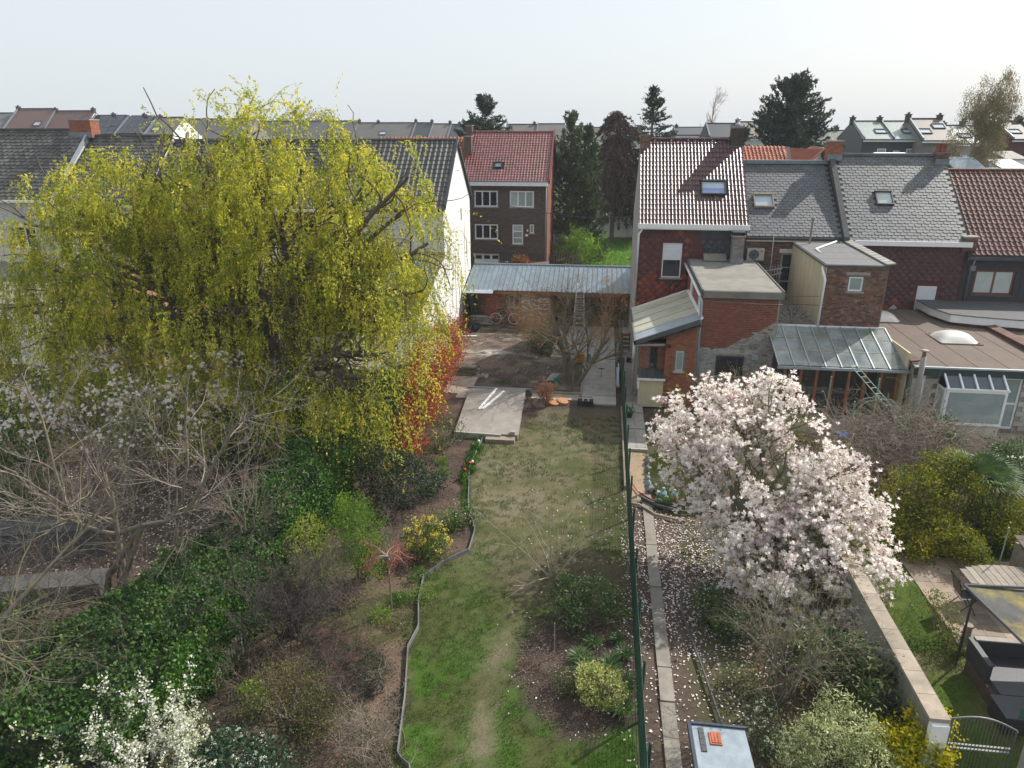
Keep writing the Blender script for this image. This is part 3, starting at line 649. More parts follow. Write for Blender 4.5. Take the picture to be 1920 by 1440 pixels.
# raised concrete pad
pad = thing('concrete_pad', None, None, kind='structure')
pd = [(-5.62, 25.75, .0), (-3.06, 25.65, .0), (-3.32, 31.1, .0), (-5.95, 30.8, .0)]
MB().prism([(x, y, -.1) for x, y, z in pd], (0, 0, .3)).build('slab', mat('pad_concrete', (.29, .262, .23), .92, (.22, .2, .18), 2.5, rv=.02, bump=.35, dirt=(.19, .165, .14), dirts=.7, dirtamt=.55), pad)
MB().obox((-5.62, 25.62, -.05), (1.9, -.06, 0), (0, .1, 0), (0, 0, .27)).build('kerb', m_concrete_lt, pad)
MB().box(-4.3, -3.15, 25.25, 25.6, -.1, .14).build('step', m_coping, pad)
MB().box(-3.36, -3.18, 25.66, 25.9, .2, .32).build('block', m_concrete, pad)
# tiled patio of the right-hand garden
pat = thing('tiled_patio', None, None, kind='structure')
slabrow(pat, 8.75, 14.2, 14.6, 18.9, .42, .42, mat('travertine_paver', (.31, .235, .17), .85, (.24, .185, .14), 4, rv=.28, bump=.2, dirt=(.13, .11, .09), dirts=1.1, dirtamt=.5), .05, .06, skip=lambda x, y: (x > 12.6 and y > 18.2))
# pale terrace by the bay window
ter = thing('stone_terrace', None, None, kind='structure')
slabrow(ter, 12.6, 18.5, 25.2, 27.6, .5, .5, m_coping, .5, .6)
MB().box(12.6, 18.5, 25.0, 25.19, -.1, .6).build('kerb', m_stone_block, ter)

# ------------------------------------------------------------------ house 1: glazed maroon tiles, maroon shingles
h1 = thing('terraced_house', 'terraced house with glossy maroon pantile roof and maroon diamond shingles, left end of the row', 'house', (4.4, 36.7, 0))
X0, X1, Y0, YR, Y1, ZE, ZR = 1.75, 7.0, 36.7, 41.0, 45.3, 7.3, 11.05
gable_body(h1, X0, X1, Y0, YR, Y1, ZE-.1, ZR-.1, m_grey_render, front=False)
wh = (1.22, 4.52, 2.18, 6.27)
MB_ = wall(MB(), (X0, Y0, 0), (1, 0, 0), X1-X0, ZE-.15, [wh], .14); MB_.build('wall', m_maroon_render, h1)
roof_slabs(h1, X0-.02, X1, Y0, YR, Y1, ZE, ZR, m_under)
o, v, L = slope_frame(Y0, ZE, YR, ZR)
o.x = X0-.04; sk = (3.05, L*.33, 4.33, L*.33+1.0)
ch1 = (-.1, L-.55, .5, L+.2); ch2 = (4.7, L-.7, 5.5, L+.2)
field(h1, 'roof_tile', [pantile(.18, .335, m_glazed, .045)], o, (1, 0, 0), v, X1-X0+.06, L, .18, .335, off=False, holes=[sk, ch1, ch2], jit=.003)
ridge(h1, X0+.45, X1-.5, YR, ZR+.14, m_glazed, .4)
skylight(h1, o+Vector((3.69, 0, 0))+v*(L*.33+.5), (1, 0, 0), v, 1.22, .98, m_glass_sky, m_darkmetal, .13, split=.5)
chimney(h1, 1.72, 2.25, YR-.45, YR+.2, 10.45, 11.42, m_old_brick, cap=False)
c_ = chimney(h1, 6.45, 7.0, YR-.35, YR+.35, 10.5, 11.75, mat('dark_chimney_brick', (.06, .042, .034), .9, rv=.3)); MB().lathe((6.75, YR, 11.85), [(.13, 0), (.13, .1), (.05, .14), (.05, .25), (.16, .3), (.02, .4)], 10).build('cowl', m_zinc, c_, smooth=True)
MB().box(X0-.08, X1+.05, Y0-.34, Y0-.02, ZE-.29, ZE-.06).build('gutter', m_white, h1)
MB().box(X0-.05, X1+.02, Y0-.31, Y0-.06, ZE-.33, ZE-.3).build('soffit', m_white, h1)
window(h1, (X0+wh[0], Y0, wh[1]), (1, 0, 0), wh[2]-wh[0], wh[3]-wh[1], 1, m_white, m_glass, .1, .06, m_concrete, shutter=.5)
dh, dw = .37, .37
def newslate(a, b): return b > 6.3-(abs(a-4.25)*1.0 if a < 4.25 else 0)-1.1 and b > 5.1+abs(a-4.05)*.95 and 2.95 < a < 5.0
def dia_field(root, o, w, h, mats, pick, holes, dw=.37, dh=.37, n_ind=300, name='shingle'):
    T = []; K = []; o = Vector(o)
    for j in range(int(h/(dh/2))+1):
        for i in range(int(w/dw)+1):
            a = i*dw+(dw/2 if j % 2 else 0); b = j*dh/2
            if a < dw*.4 or a > w-dw*.4 or b > h-dh*.45 or b < dh*.4 or inside(a, b, holes, dw*.42): continue
            T.append(frame(o+Vector((a, -.012-rnd.uniform(0, .006), b)), Vector((1, 0, rnd.uniform(-.02, .02))), Vector((0, 0, 1)), Vector((0, -1, 0)))); K.append(pick(a, b))
    pieces(root, name, [diamond(dw, dh, m) for m in mats], T, n_ind, name+'s', K)
def pk1(a, b):
    if b < 1.45-.1*a or (b < 2.0 and rnd.random() < .5): return 1
    if 2.0 < a < 3.9 and b > 2.6 and b < 3.9 and rnd.random() < .3: return 1
    return 0
dia_field(h1, (X0, Y0, 2.9), X1-X0, 4.1, [m_shingle, m_shingle_red], pk1, [(wh[0]-.05, wh[1]-2.9, wh[2]+.05, wh[3]-2.9), (2.6, -1, 5.3, 2.45), (2.9, 2.5, 5.1, 4.2)])
T = []
for i in range(7): T.append(frame((X0+3.0+i*.3, Y0-.012, 6.5+(i % 2)*.0), Vector((1, 0, 0)), Vector((0, 0, 1)), Vector((0, -1, 0))))
pieces(h1, 'slate', [boxproto(.29, .42, .02, m_slate_new)], T)
T = []
for j in range(5):
    for i in range(5-j): T.append(frame((X0+3.2+(i+.5*j)*.4, Y0-.02, 6.3-j*.22), Vector((1, 0, 0)), Vector((0, 0, 1)), Vector((0, -1, 0))))
pieces(h1, 'slate', [diamond(.42, .44, m_slate_new)], T)
pipe(h1, [(X0+.15, Y0-.2, ZE-.3), (X0-.02, Y0-.14, ZE-.6), (X0+.0, Y0-.1, 3.3)], .05, m_white)
MB().lathe((6.62, Y0-.1, 6.55), [(.02, -.08), (.07, -.02), (.07, .06), (.02, .1)], 8).build('lamp', m_white, h1)

# ------------------------------------------------------------------ brick extension in front of it
ex = thing('brick_extension', 'two storey red brick extension with flat grey felt roof and patch of old grey paint', 'extension', (5.85, 33.4, 0))
EX0, EX1, EY0, EY1 = 4.3, 7.4, 30.2, 36.6; EZ0, EZ1 = 5.1, 5.32
mb = MB(); fwh = (.72, 1.52, 1.92, 2.42)
wall(mb, (EX0, EY0, 0), (1, 0, 0), EX1-EX0, EZ0, [fwh], .15)
mb.poly([(EX1, EY0, 0), (EX1, EY1, 0), (EX1, EY1, EZ1), (EX1, EY0, EZ0)])
mb.build('wall', m_mortar, ex)
MB().poly([(EX0, EY1, 0), (EX0, EY0, 0), (EX0, EY0, EZ0), (EX0, EY1, EZ1)]).build('side_wall', mat('red_painted_render', (.25, .055, .055), .7, (.21, .05, .05), 2, rv=.02, bump=.15), ex)
def pk(a, b):
    lim = 3.55-.0*a if False else None
    g = b < 2.75+max(0, (a-1.05))*.62+rnd.uniform(-.06, .06)
    if not g: return 0
    return 1 if rnd.random() < (.965 if b > 1.5 else .86) else 2
bricks(ex, (EX0, EY0, 0), (1, 0, 0), EX1-EX0, EZ0-.02, [m_red_brick, m_greypaint, m_orange_brick], holes=[fwh], pick=pk)
bricks(ex, (EX1, EY0, 0), (0, 1, 0), EY1-EY0, EZ0, [m_dark_brick])
T = []
mb = MB(); mb.prism([(EX0-.1, EY0-.12, EZ0), (EX0-.1, EY1+.02, EZ1), (EX0-.1, EY1+.02, EZ1+.16), (EX0-.1, EY0-.12, EZ0+.16)], (EX1-EX0+.2, 0, 0)); rf = mb.build('roof', m_felt_grey, ex)
for k in range(6):
    ya = EY0-.05+k*1.08; za = EZ0+.165+(ya-EY0)*(EZ1-EZ0)/(EY1-EY0)
    MB().obox((EX0-.05, ya, za), (EX1-EX0+.1, 0, 0), (0, 1.12, (EZ1-EZ0)/(EY1-EY0)*1.12+.004), (0, 0, .014)).build('felt_strip', m_felt_grey, rf)
mb = MB(); mb.obox((EX0-.14, EY0-.15, EZ0-.1), (.07, 0, 0), (0, EY1-EY0+.1, EZ1-EZ0), (0, 0, .32)).obox((EX1+.05, EY0-.15, EZ0-.08), (.07, 0, 0), (0, EY1-EY0+.1, EZ1-EZ0), (0, 0, .3)); mb.build('roof_edge', m_felt_dark, ex)
MB().box(EX0-.06, EX1+.12, EY0-.17, EY0-.13, EZ0-.12, EZ0+.17).build('fascia', m_felt_grey, ex)
pipe(ex, [(EX0-.2, EY1-.2, EZ1-.02), (EX0-.2, EY0-.1, EZ0-.05)], .06, m_white, 'gutter')
pipe(ex, [(EX0-.2, EY0-.08, EZ0-.05), (EX0-.1, EY0-.09, EZ0-.35), (EX0-.06, EY0-.09, 2.5), (EX0-.04, EY0-.09, .2)], .06, m_zinc)
window(ex, (EX0+fwh[0], EY0, fwh[1]), (1, 0, 0), 1.2, .9, 1, m_navy, m_glass, .08, .09, m_concrete)
MB().box(EX0+.55, EX0+2.2, EY0-.03, EY0-.012, 2.52, 2.72).build('lintel', m_greypaint, ex)
for yy, hh in ((34.2, 1.45), (31.0, 1.5)): window(ex, (EX0, yy+.62, 3.75-.15*(yy < 32)), (0, -1, 0), .62, hh, 1, m_white, m_shutter, .0, .05)
MB().box(6.5, 6.75, EY0-.08, EY0-.01, 2.3, 2.55).build('meter_box', m_zinc, ex)
pipe(ex, [(6.5, EY0-.04, 3.1), (6.48, EY0-.04, 2.0), (6.4, EY0-.04, .8)], .018, m_concrete, 'conduit')
pipe(ex, [(EX0+.05, EY0-.05, 4.82), (EX1-1, EY0-.05, 4.76), (EX1+.1, EY0-.05, 4.75)], .014, m_concrete, 'cable')
cx_ = chimney(ex, 6.2, 6.72, 35.7, 36.2, 5.4, 6.75, mat('grey_chimney_brick', (.24, .225, .21), .9, rv=.25)); MB().box(6.15, 6.77, 35.65, 36.25, 6.95, 6.99).box(6.17, 6.21, 35.7, 36.2, 6.76, 6.95).box(6.7, 6.74, 35.7, 36.2, 6.76, 6.95).build('cowl', m_darkmetal, cx_)
MB().obox((4.95, 36.05, 5.5), (1.1, 0, 0), (0, .45, .28), (0, -.03, .05)).build('roof_hatch', m_felt_grey, ex)

# lean-to with translucent roof + brick porch in the angle
ln = thing('lean_to', 'brick porch with sloping yellowed translucent sheet roof beside the red brick extension', 'porch', (3.0, 33, 0))
LX0, LX1, LY0, LY1, LZ0, LZ1 = 1.55, 4.22, 29.9, 35.7, 3.02, 4.05
sv = Vector((LX1-LX0, 0, LZ1-LZ0)); nn = Vector((0, 1, 0)).cross(sv).normalized(); nn = -nn if nn.z < 0 else nn
for k in range(5):
    ya = LY0+k*(LY1-LY0)/5
    MB().obox((LX0, ya+.015, LZ0), sv, (0, (LY1-LY0)/5-.03, 0), nn*.02).build('roof_sheet', m_polycarb if k else m_zinc, ln)
    MB().obox(Vector((LX0, ya-.02, LZ0))+nn*.018, sv, (0, .04, 0), nn*.03).build('glazing_bar', m_zinc, ln)
MB().obox(Vector((LX0-.05, LY0-.1, LZ0-.16)), sv+Vector((.05, 0, 0)), (0, .08, 0), nn*.2).obox((LX0-.08, LY0-.1, LZ0-.12), (.07, 0, 0), (0, LY1-LY0+.2, 0), (0, 0, .16)).build('roof_edge', m_felt_dark, ln)
MB().obox(Vector((LX0, LY1, LZ0)), sv, (0, .08, 0), nn*.08).obox(Vector((LX1-.02, LY0, LZ1)), (.1, 0, .05), (0, LY1-LY0, 0), (0, 0, .06)).build('flashing', m_white, ln)
PX0, PX1, PY0 = 1.8, 4.2, 30.15
# recessed left bay with narrow brown window, brick right bay
mb = MB(); wall(mb, (PX0, PY0+.25, 0), (1, 0, 0), 1.05, 2.85, [(.38, 1.62, .82, 2.72)], .1)
wall(mb, (2.85, PY0-.15, 0), (1, 0, 0), 1.35, 3.0, [(.45, 1.72, .78, 2.62)], .1)
mb.poly([(2.85, PY0+.25, 0), (2.85, PY0-.15, 0), (2.85, PY0-.15, 3.), (2.85, PY0+.25, 2.85)]); mb.poly([(PX0, 36.6, 0), (PX0, PY0+.25, 0), (PX0, PY0+.25, 2.85), (PX0, 36.6, 2.85)])
mb.poly([(2.85, PY0-.15, 3.), (4.2, PY0-.15, 3.), (4.2, PY0-.15, 3.72), (2.85, PY0-.15, 3.22)]); mb.build('wall', m_mortar_dark, ln)
bricks(ln, (PX0, PY0+.25, 0), (1, 0, 0), 1.05, 2.8, [m_orange_brick], holes=[(.38, 1.62, .82, 2.72)])
bricks(ln, (2.85, PY0-.15, 0), (1, 0, 0), 1.35, 3.7, [m_orange_brick], holes=[(.45, 1.72, .78, 2.62)], top=lambda a: 3.2+a*.37)
bricks(ln, (2.85, PY0+.25, 0), (0, -1, 0), .4, 2.9, [m_orange_brick])
window(ln, (PX0+.38, PY0+.25, 1.62), (1, 0, 0), .44, 1.1, 1, m_wood_frame, m_glass, .05, .07, m_concrete)
window(ln, (3.3, PY0-.15, 1.72), (1, 0, 0), .33, .9, 1, m_stone_block, m_glass_cur, .05, .06, m_stone_block)
T = []
for k in range(7):
    for j in range(2): T.append(frame(Vector((2.7+k*.22, PY0-.38+j*.2, 3.2+k*.22*.38+j*.03)), Vector((.94, 0, .36)), Vector((0, 1, .15)), Vector((-.36, 0, .94))))
pieces(ln, 'verge_tile', [pantile(.22, .2, m_brown_tile, .04)], T)
T = [frame(Vector((1.72+k*.145, PY0-.42, 1.42)), Vector((1, 0, 0)), Vector((0, .9, .38)), Vector((0, -.38, .9))) for k in range(8)]
pieces(ln, 'canopy_tile', [pantile(.145, .62, m_dark_tile, .04)], T)
MB().box(1.7, 2.9, PY0-.47, PY0-.41, 1.33, 1.42).box(1.72, 1.8, PY0-.4, PY0+.2, .9, 1.35).build('gutter', m_white, ln)
MB().box(1.78, 2.84, PY0-.3, PY0+.22, .05, 1.3).build('coal_bunker', m_yellow_render, ln)
pipe(ln, [(1.5, 30.0, 2.95), (1.5, 30.2, 2.2), (1.6, 31.6, 2.1), (1.6, 31.6, .1)], .05, m_white)
pipe(ln, [(1.55, 29.85, 2.86), (2.8, 29.9, 2.9)], .05, m_concrete, 'gutter')
MB().lathe((2.98, PY0-.22, 2.78), [(.05, 0), (.08, .02), (.08, .12), (.03, .14)], 8).build('lamp', m_darkmetal, ln)
wall(MB(), (1.6, 29.8, 0), (0, 1, 0), .01, .01).build('marker', m_white, ln) if False else None
MB().box(1.72, 1.8, 31, 36.5, 0, 2.85).build('side_wall', m_concrete_lt, ln)

# ------------------------------------------------------------------ house 2: slate roof, dark brick
h2 = thing('terraced_house', 'slate roofed terraced house of dark red brick with air conditioner and roof terrace door', 'house', (9.3, 37, 0))
gable_body(h2, 7.0, 11.65, 37, 41.3, 45.5, 6.6, 9.85, m_dark_brick, front=False)
dh_ = (1.85, 3.72, 2.6, 5.82)
wall(MB(), (7.0, 37, 0), (1, 0, 0), 4.65, 6.6, [dh_], .15).build('wall', m_mortar_dark, h2)
bricks(h2, (7.0, 37, 2.8), (1, 0, 0), 4.65, 3.7, [m_dark_brick], holes=[(dh_[0], dh_[1]-2.8, dh_[2], dh_[3]-2.8)])
roof_slabs(h2, 7.0, 11.6, 37, 41.3, 45.5, 6.68, 9.9, m_under)
o, v, L = slope_frame(37, 6.68, 41.3, 9.9, over=.15); o.x = 7.02
field(h2, 'roof_slate', [slate(.3, .2, m_slate)], o, (1, 0, 0), v, 4.55, L, .3, .195, holes=[(.5, 2.0, 1.55, 2.95)])
skylight(h2, o+Vector((1.02, 0, 0))+v*2.48, (1, 0, 0), v, .98, .98, m_glass_sky, m_coping, .14)
MB().box(7.0, 11.6, 41.1, 41.5, 9.93, 10.12).build('ridge_capping', m_lead, h2)
MB().box(7.0, 11.6, 36.78, 36.98, 6.42, 6.6).build('gutter', m_stone_block, h2)
window(h2, (7.0+dh_[0], 37, dh_[1]), (1, 0, 0), .75, 2.1, 1, mat('grey_door_frame', (.45, .45, .43), .5), m_glass, .1, .07, m_concrete, name='door', bars=2)
MB().box(8.7, 9.75, 36.88, 36.98, 5.85, 6.05).build('lintel', m_stone_block, h2)
pipe(h2, [(11.5, 36.75, 6.45), (11.45, 36.7, 6.0), (11.3, 36.6, 5.9)], .05, m_white)
ac = thing('air_conditioner', 'white air conditioning unit with round fan grille on the dark brick wall', 'air conditioner', (7.5, 36.85, 5.55))
MB().box(7.1, 7.92, 36.62, 36.96, 5.5, 6.08).build('casing', m_stone_block, ac)
MB().tube([(7.42, 36.615, 5.79), (7.42, 36.6, 5.79)], .25, 18).build('fan_grille', m_darkmetal, ac)
mb = MB()
for k in range(4): mb.tube([(7.42+.06*(k+1)*math.cos(t*.524), 36.592, 5.79+.06*(k+1)*math.sin(t*.524)) for t in range(13)], .007, 4)
mb.build('grille_ring', m_zinc, ac); MB().box(7.72, 7.84, 36.608, 36.618, 5.95, 6.0).build('badge', mat('green_badge', (.02, .3, .12), .5), ac)
MB().box(7.2, 7.25, 36.65, 37, 5.42, 5.5).box(7.75, 7.8, 36.65, 37, 5.42, 5.5).build('bracket', m_darkmetal, ac)
an = thing('tv_antenna', 'tall thin television aerial on a mast in front of the dark brick wall', 'aerial', (8.25, 36.2, 3.7))
mb = MB().tube([(8.25, 36.3, 3.7), (8.22, 36.4, 6.9)], .02, 6); mb.build('mast', m_alu, an)
mb = MB()
for q in (0, 1):
    a0 = Vector((7.85, 36.1, 4.75+q*.32)); dd = Vector((.85, -.1, .28-.1*q)); mb.tube([a0, a0+dd], .012, 4)
    for k in range(7):
        c = a0+dd*(k/6.5); mb.tube([c-Vector((.03, .05, .19)), c+Vector((.03, .05, .19))], .009, 4)
        mb.tube([c-Vector((-.05, .25, -.02)), c+Vector((-.05, .25, -.02))], .009, 4)
mb.build('element', m_alu, an)

# annex with slate roof, yellow side wall and little window; terrace with wrought iron rail
ax = thing('brick_annex', 'old brown brick annex with tiny white window, yellow rendered side and dark felt roof', 'annex', (10.5, 33.5, 0))
AX0, AX1, AY0, AY1 = 9.3, 11.75, 31.0, 36.95; AZ = 6.2
sq = (.95, 5.22, 1.52, 5.82)
mb = MB(); wall(mb, (AX0, AY0, 0), (1, 0, 0), AX1-AX0, AZ, [sq], .12).build('wall', m_mortar_dark, ax); mb = MB(); mb.poly([(AX1, AY0, 0), (AX1, AY1, 0), (AX1, AY1, AZ+.1), (AX1, AY0, AZ)]); mb.build('side_wall', m_mortar, ax)
bricks(ax, (AX0, AY0, 3.3), (1, 0, 0), AX1-AX0, AZ-3.32, [m_old_brick, m_dark_brick, m_orange_brick], bw=.2, bh=.07, holes=[(sq[0], sq[1]-3.3, sq[2], sq[3]-3.3)], wts=[6, 4, .35])
bricks(ax, (AX1, AY0, 3.3), (0, 1, 0), AY1-AY0, AZ-3.35, [m_old_brick, m_dark_brick], bw=.2, bh=.07, wts=[6, 4])
MB().poly([(AX0, AY1, 0), (AX0, AY0, 0), (AX0, AY0, AZ), (AX0, AY1, AZ+.1)]).build('side_wall', m_yellow_render, ax)
window(ax, (AX0+sq[0], AY0, sq[1]), (1, 0, 0), .57, .6, 1, m_white, m_glass_cur, .07, .06, m_concrete); MB().box(AX0+.8, AX0+1.75, AY0-.03, AY0-.014, 5.9, 6.02).build('lintel', m_concrete, ax)
MB().obox((AX0-.08, AY0-.05, AZ+.01), (AX1-AX0+.08, 0, 0), (0, AY1-AY0, .12), (0, 0, .08)).build('roof', m_felt_dark, ax)
for k in range(4): MB().obox((AX0-.02, AY0+.02+k*1.45, AZ+.1+k*.03), (AX1-AX0-.05, 0, 0), (0, 1.42, .03), (0, 0, .015)).build('felt_strip', mat('slatey_felt', (.12, .12, .12), .8, rv=.15), ax)
T = [frame((AX1-.12, AY0-.05+k*.5, AZ+.13+k*.012), Vector((.34, 0, .05)).normalized(), Vector((0, 1, 0)), Vector((-.1, 0, 1))) for k in range(12)]
pieces(ax, 'coping_slab', [boxproto(.36, .48, .06, m_concrete, True)], T)
pipe(ax, [(11.4, 36.9, 6.5), (9.75, 34.6, 6.42), (9.72, 33.6, 6.38)], .05, m_white)
pipe(ax, [(9.2, 31.3, 6.15), (9.2, 31.05, 5.95), (9.26, 30.92, 5.7), (9.24, 30.92, 3.62)], .055, m_white)
MB().tube([(9.9, 36.3, 6.3), (9.92, 36.3, 7.55)], .05, 8).lathe((9.92, 36.3, 7.55), [(.03, 0), (.09, .02), (.09, .1), (.02, .16)], 8).build('flue_pipe', m_wood_grey, ax)
tr = thing('roof_terrace', 'small grey roof terrace with wrought iron railing between brick extension and yellow wall', 'terrace', (8.4, 33, 3.5))
MB().box(7.42, 9.28, 31.1, 36.95, 3.35, 3.6).build('deck', m_felt_grey, tr)
MB().box(7.42, 9.28, 30.98, 31.1, 3.4, 3.7).build('edge_trim', m_white, tr)
mb = MB().tube([(7.45, 31.15, 4.55), (9.2, 31.15, 4.55)], .014, 6).tube([(7.45, 31.15, 3.72), (9.2, 31.15, 3.72)], .01, 5)
for k in range(9):
    t = math.pi*(k+.5)/9; r_ = .55 if 2 < k < 6 else .8; c = Vector((8.2, 31.15, 3.72)); e_ = c+Vector((math.cos(t)*r_*1.15, 0, abs(math.sin(t))*.72))
    mb.tube([c, (c+e_)/2+Vector((.02, 0, .03)), e_], .008, 4)
    for q in (.55, .8): p = c+(e_-c)*q; mb.tube([p, p+Vector((.07*(-1)**k, 0, .06))], .016, 4)
for s_ in (-1, 1): mb.tube([(8.2+s_*(.25+.18*math.cos(t/2)), 31.15, 4.15+.3*math.sin(t/1.6)) for t in range(8)], .008, 4)
mb.build('railing', m_darkmetal, tr)
hd = tag(MB().tube([(7.4, 31.3, 4.95), (8.3, 31.3, 4.86), (9.25, 31.3, 4.9)], .008, 4).build('washing_line', m_darkmetal), 'thin washing line strung across the small roof terrace', 'washing line')

# ------------------------------------------------------------------ house 3 : worn slate, maroon shingles
h3 = thing('terraced_house', 'house with worn grey slate roof and maroon shingles around a white shuttered window', 'house', (14.5, 37, 0))
gable_body(h3, 11.66, 17.4, 37, 41.4, 45.6, 6.5, 10.25, m_dark_brick, front=False)
sh = (3.85, 3.08, 4.75, 4.35)
wall(MB(), (11.66, 37, 0), (1, 0, 0), 5.74, 6.5, [sh], .14).build('wall', m_maroon_render, h3)
roof_slabs(h3, 11.75, 17.4, 37, 41.4, 45.6, 6.6, 10.3, m_under)
o, v, L = slope_frame(37, 6.6, 41.4, 10.3, over=.2); o.x = 11.9
field(h3, 'roof_slate', [slate(.3, .2, m_slate_b)], o, (1, 0, 0), v, 5.45, L, .3, .195, holes=[(1.55, 2.35, 2.5, 3.3)])
skylight(h3, o+Vector((2.02, 0, 0))+v*2.83, (1, 0, 0), v, .82, .95, m_glass_lace, m_darkmetal, .12)
MB().obox((11.6, 36.7, 6.45), (.26, 0, 0), Vector((0, 4.7, 3.96)), (0, 0, .26)).build('verge_parapet', m_felt_dark, h3)
MB().box(11.9, 17.4, 41.25, 41.55, 10.36, 10.48).build('ridge_capping', m_slate_b, h3)
chimney(h3, 11.5, 12.15, 40.9, 41.6, 10.1, 11.05, m_orange_brick)
chimney(h3, 16.85, 17.45, 40.9, 41.6, 9.9, 10.55, m_dark_brick, pots=3, potm=m_red_brick, cap=False)
MB().box(11.75, 17.5, 36.7, 36.98, 6.32, 6.55).build('gutter', m_white, h3)
pipe(h3, [(12.1, 36.75, 6.6), (12.05, 36.72, 6.0)], .06, m_lead)
dia_field(h3, (11.66, 37, 2.5), 5.74, 3.95, [m_shingle_b, m_shingle_red, m_shingle_grey], lambda a, b: (2 if (b < .75 and 2.3 < a < 3.6 and rnd.random() < .6) else 1 if (b < 1.1 and a < 3.4 and rnd.random() < .5) else 0), [(sh[0], sh[1]-2.5, sh[2], sh[3]-2.5)], .36, .36)
window(h3, (11.66+sh[0], 37, sh[1]), (1, 0, 0), .9, 1.27, 1, m_white, m_glass, .06, .05, m_concrete, shutter=.96)

# ------------------------------------------------------------------ house 4 : brown tiles, dark cladding
h4 = thing('terraced_house', 'terraced house with brown clay tile roof and dark cladding at the right edge', 'house', (20, 37, 0))
gable_body(h4, 17.42, 25.5, 37, 41.5, 45.7, 5.9, 9.5, m_dark_brick, front=False)
w4 = (.62, 4.0, 2.45, 5.2)
wall(MB(), (17.42, 37, 0), (1, 0, 0), 8.08, 5.9, [w4], .2).build('wall', m_dark_clad, h4)
roof_slabs(h4, 17.42, 25.5, 37, 41.5, 45.7, 6.0, 9.55, m_under)
o, v, L = slope_frame(37, 6.0, 41.5, 9.55, over=.2); o.x = 17.5
field(h4, 'roof_tile', [pantile(.25, .3, m_brown_tile, .04)], o, (1, 0, 0), v, 7.9, L, .25, .3, off=False, jit=.006)
ridge(h4, 17.5, 25.4, 41.5, 9.68, m_brown_tile, .36)
MB().box(17.42, 25.5, 36.66, 36.8, 5.72, 5.86).build('gutter', m_felt_dark, h4)
chimney(h4, 17.15, 17.75, 36.85, 37.3, 6.1, 6.75, m_dark_brick, lead=False)
window(h4, (17.42+w4[0], 37, w4[1]), (1, 0, 0), w4[2]-w4[0], 1.2, 2, m_wood_frame, m_glass_lace, .12, .09, m_felt_dark)
pipe(h4, [(17.75, 36.72, 5.8), (17.75, 36.8, 5.45), (17.72, 36.9, 5.3), (17.72, 36.9, 3.6)], .05, m_lead); MB().box(17.62, 17.86, 36.7, 36.94, 5.2, 5.45).build('hopper', m_lead, h4)
T = []
for j in range(8):
    for i in range(18): T.append(frame((17.46+i*.45, 36.995, 3.6+j*.29), Vector((1, 0, 0)), Vector((0, 0, 1)), Vector((0, -1, 0))))
T = [t for t in T if not inside(t[0][3]+.22-17.42, t[2][3]+.14, [w4], .1)]
pieces(h4, 'cladding_slate', [boxproto(.445, .285, .014, m_dark_clad)], T)
f4 = thing('flat_roof_extension', 'low extension with dark flat roof and deep white fascia below the brown tiled house', 'extension', (19, 35, 0))
fp = [(15.55, 35.3), (15.9, 34.0), (16.9, 33.6), (18.8, 33.1), (26, 33.1), (26, 36.97), (15.55, 36.97)]
MB().prism([(x, y, 3.3) for x, y in fp], (0, 0, .34)).build('fascia', m_white, f4)
MB().prism([(x-.03, y-.03, 3.645) for x, y in fp], (0, 0, .04)).build('roof', m_felt_dark, f4)
fq = [(15.85, 35.4), (16.15, 34.25), (17.0, 33.9), (18.9, 33.4), (25.8, 33.4), (25.8, 36.95), (15.85, 36.95)]
MB().prism([(x, y, 0) for x, y in fq], (0, 0, 3.29)).build('wall', m_mortar_dark, f4)
for (a, b) in zip(fq[:4], fq[1:5]):
    d = Vector((b[0]-a[0], b[1]-a[1], 0)); bricks(f4, (a[0], a[1], 2.2), d, d.length, 1.08, [m_orange_brick, m_dark_brick], wts=[5, 2])

# ------------------------------------------------------------------ conservatory below the annex
cv = thing('conservatory', 'wooden conservatory with long sloping glass roof and orange timber posts', 'conservatory', (9.5, 29.5, 0))
CX0, CX1, CYF, CYB, CZF, CZB = 7.15, 11.98, 28.2, 30.95, 2.72, 3.62
sl = Vector((0, CYB-CYF, CZB-CZF)); un = Vector((1, 0, 0)); nn = un.cross(sl).normalized(); nb = 8; pw = (CX1-CX0)/nb
for i in range(nb):
    for j, (a, b) in enumerate(((0, .36), (.37, .68), (.69, 1.0))):
        MB().obox(Vector((CX0+i*pw+.03, CYF, CZF))+sl*a+nn*.02, un*(pw-.06), sl*(b-a), nn*.012).build('pane', m_roofglass, cv)
for i in range(nb+1): MB().obox(Vector((CX0+i*pw-.02, CYF-.05, CZF-.03)), un*.04, sl*1.02, nn*.08).build('glazing_bar', m_zinc, cv)
for a in (.365, .685): MB().obox(Vector((CX0, CYF, CZF))+sl*(a-.006), un*(CX1-CX0), sl*.013, nn*.04).build('cross_bar', m_coping, cv)
MB().box(CX0-.05, CX1+.25, CYF-.14, CYF-.04, CZF-.1, CZF+.0).build('gutter', m_zinc, cv)
MB().box(CX0, CX1, CYB, CYB+.05, CZB-.05, CZB+.08).build('flashing', m_white, cv)
MB().box(CX0, CX1, CYF+.2, CYB, .45, .5).build('floor', m_coping, cv); MB().box(CX0, CX1, CYF+.2, CYF+.26, 0, .5).build('plinth', m_stone_block, cv)
for k in range(8):
    x = CX0+.35+k*.62; MB().box(x, x+.1, CYF+.35, CYF+.45, .5, CZF-.05).build('post', m_wood_orange, cv)
    if k < 7: MB().box(x+.12, x+.6, CYF+.39, CYF+.41, .55, CZF-.1).build('pane', m_window_clear if 'm_window_clear' in globals() else glassmat('clear_glass', (.03, .035, .035), .04, .35), cv)
MB().box(CX0+.3, CX1, CYF+.34, CYF+.46, CZF-.05, CZF+.1).build('beam', m_wood_orange, cv)
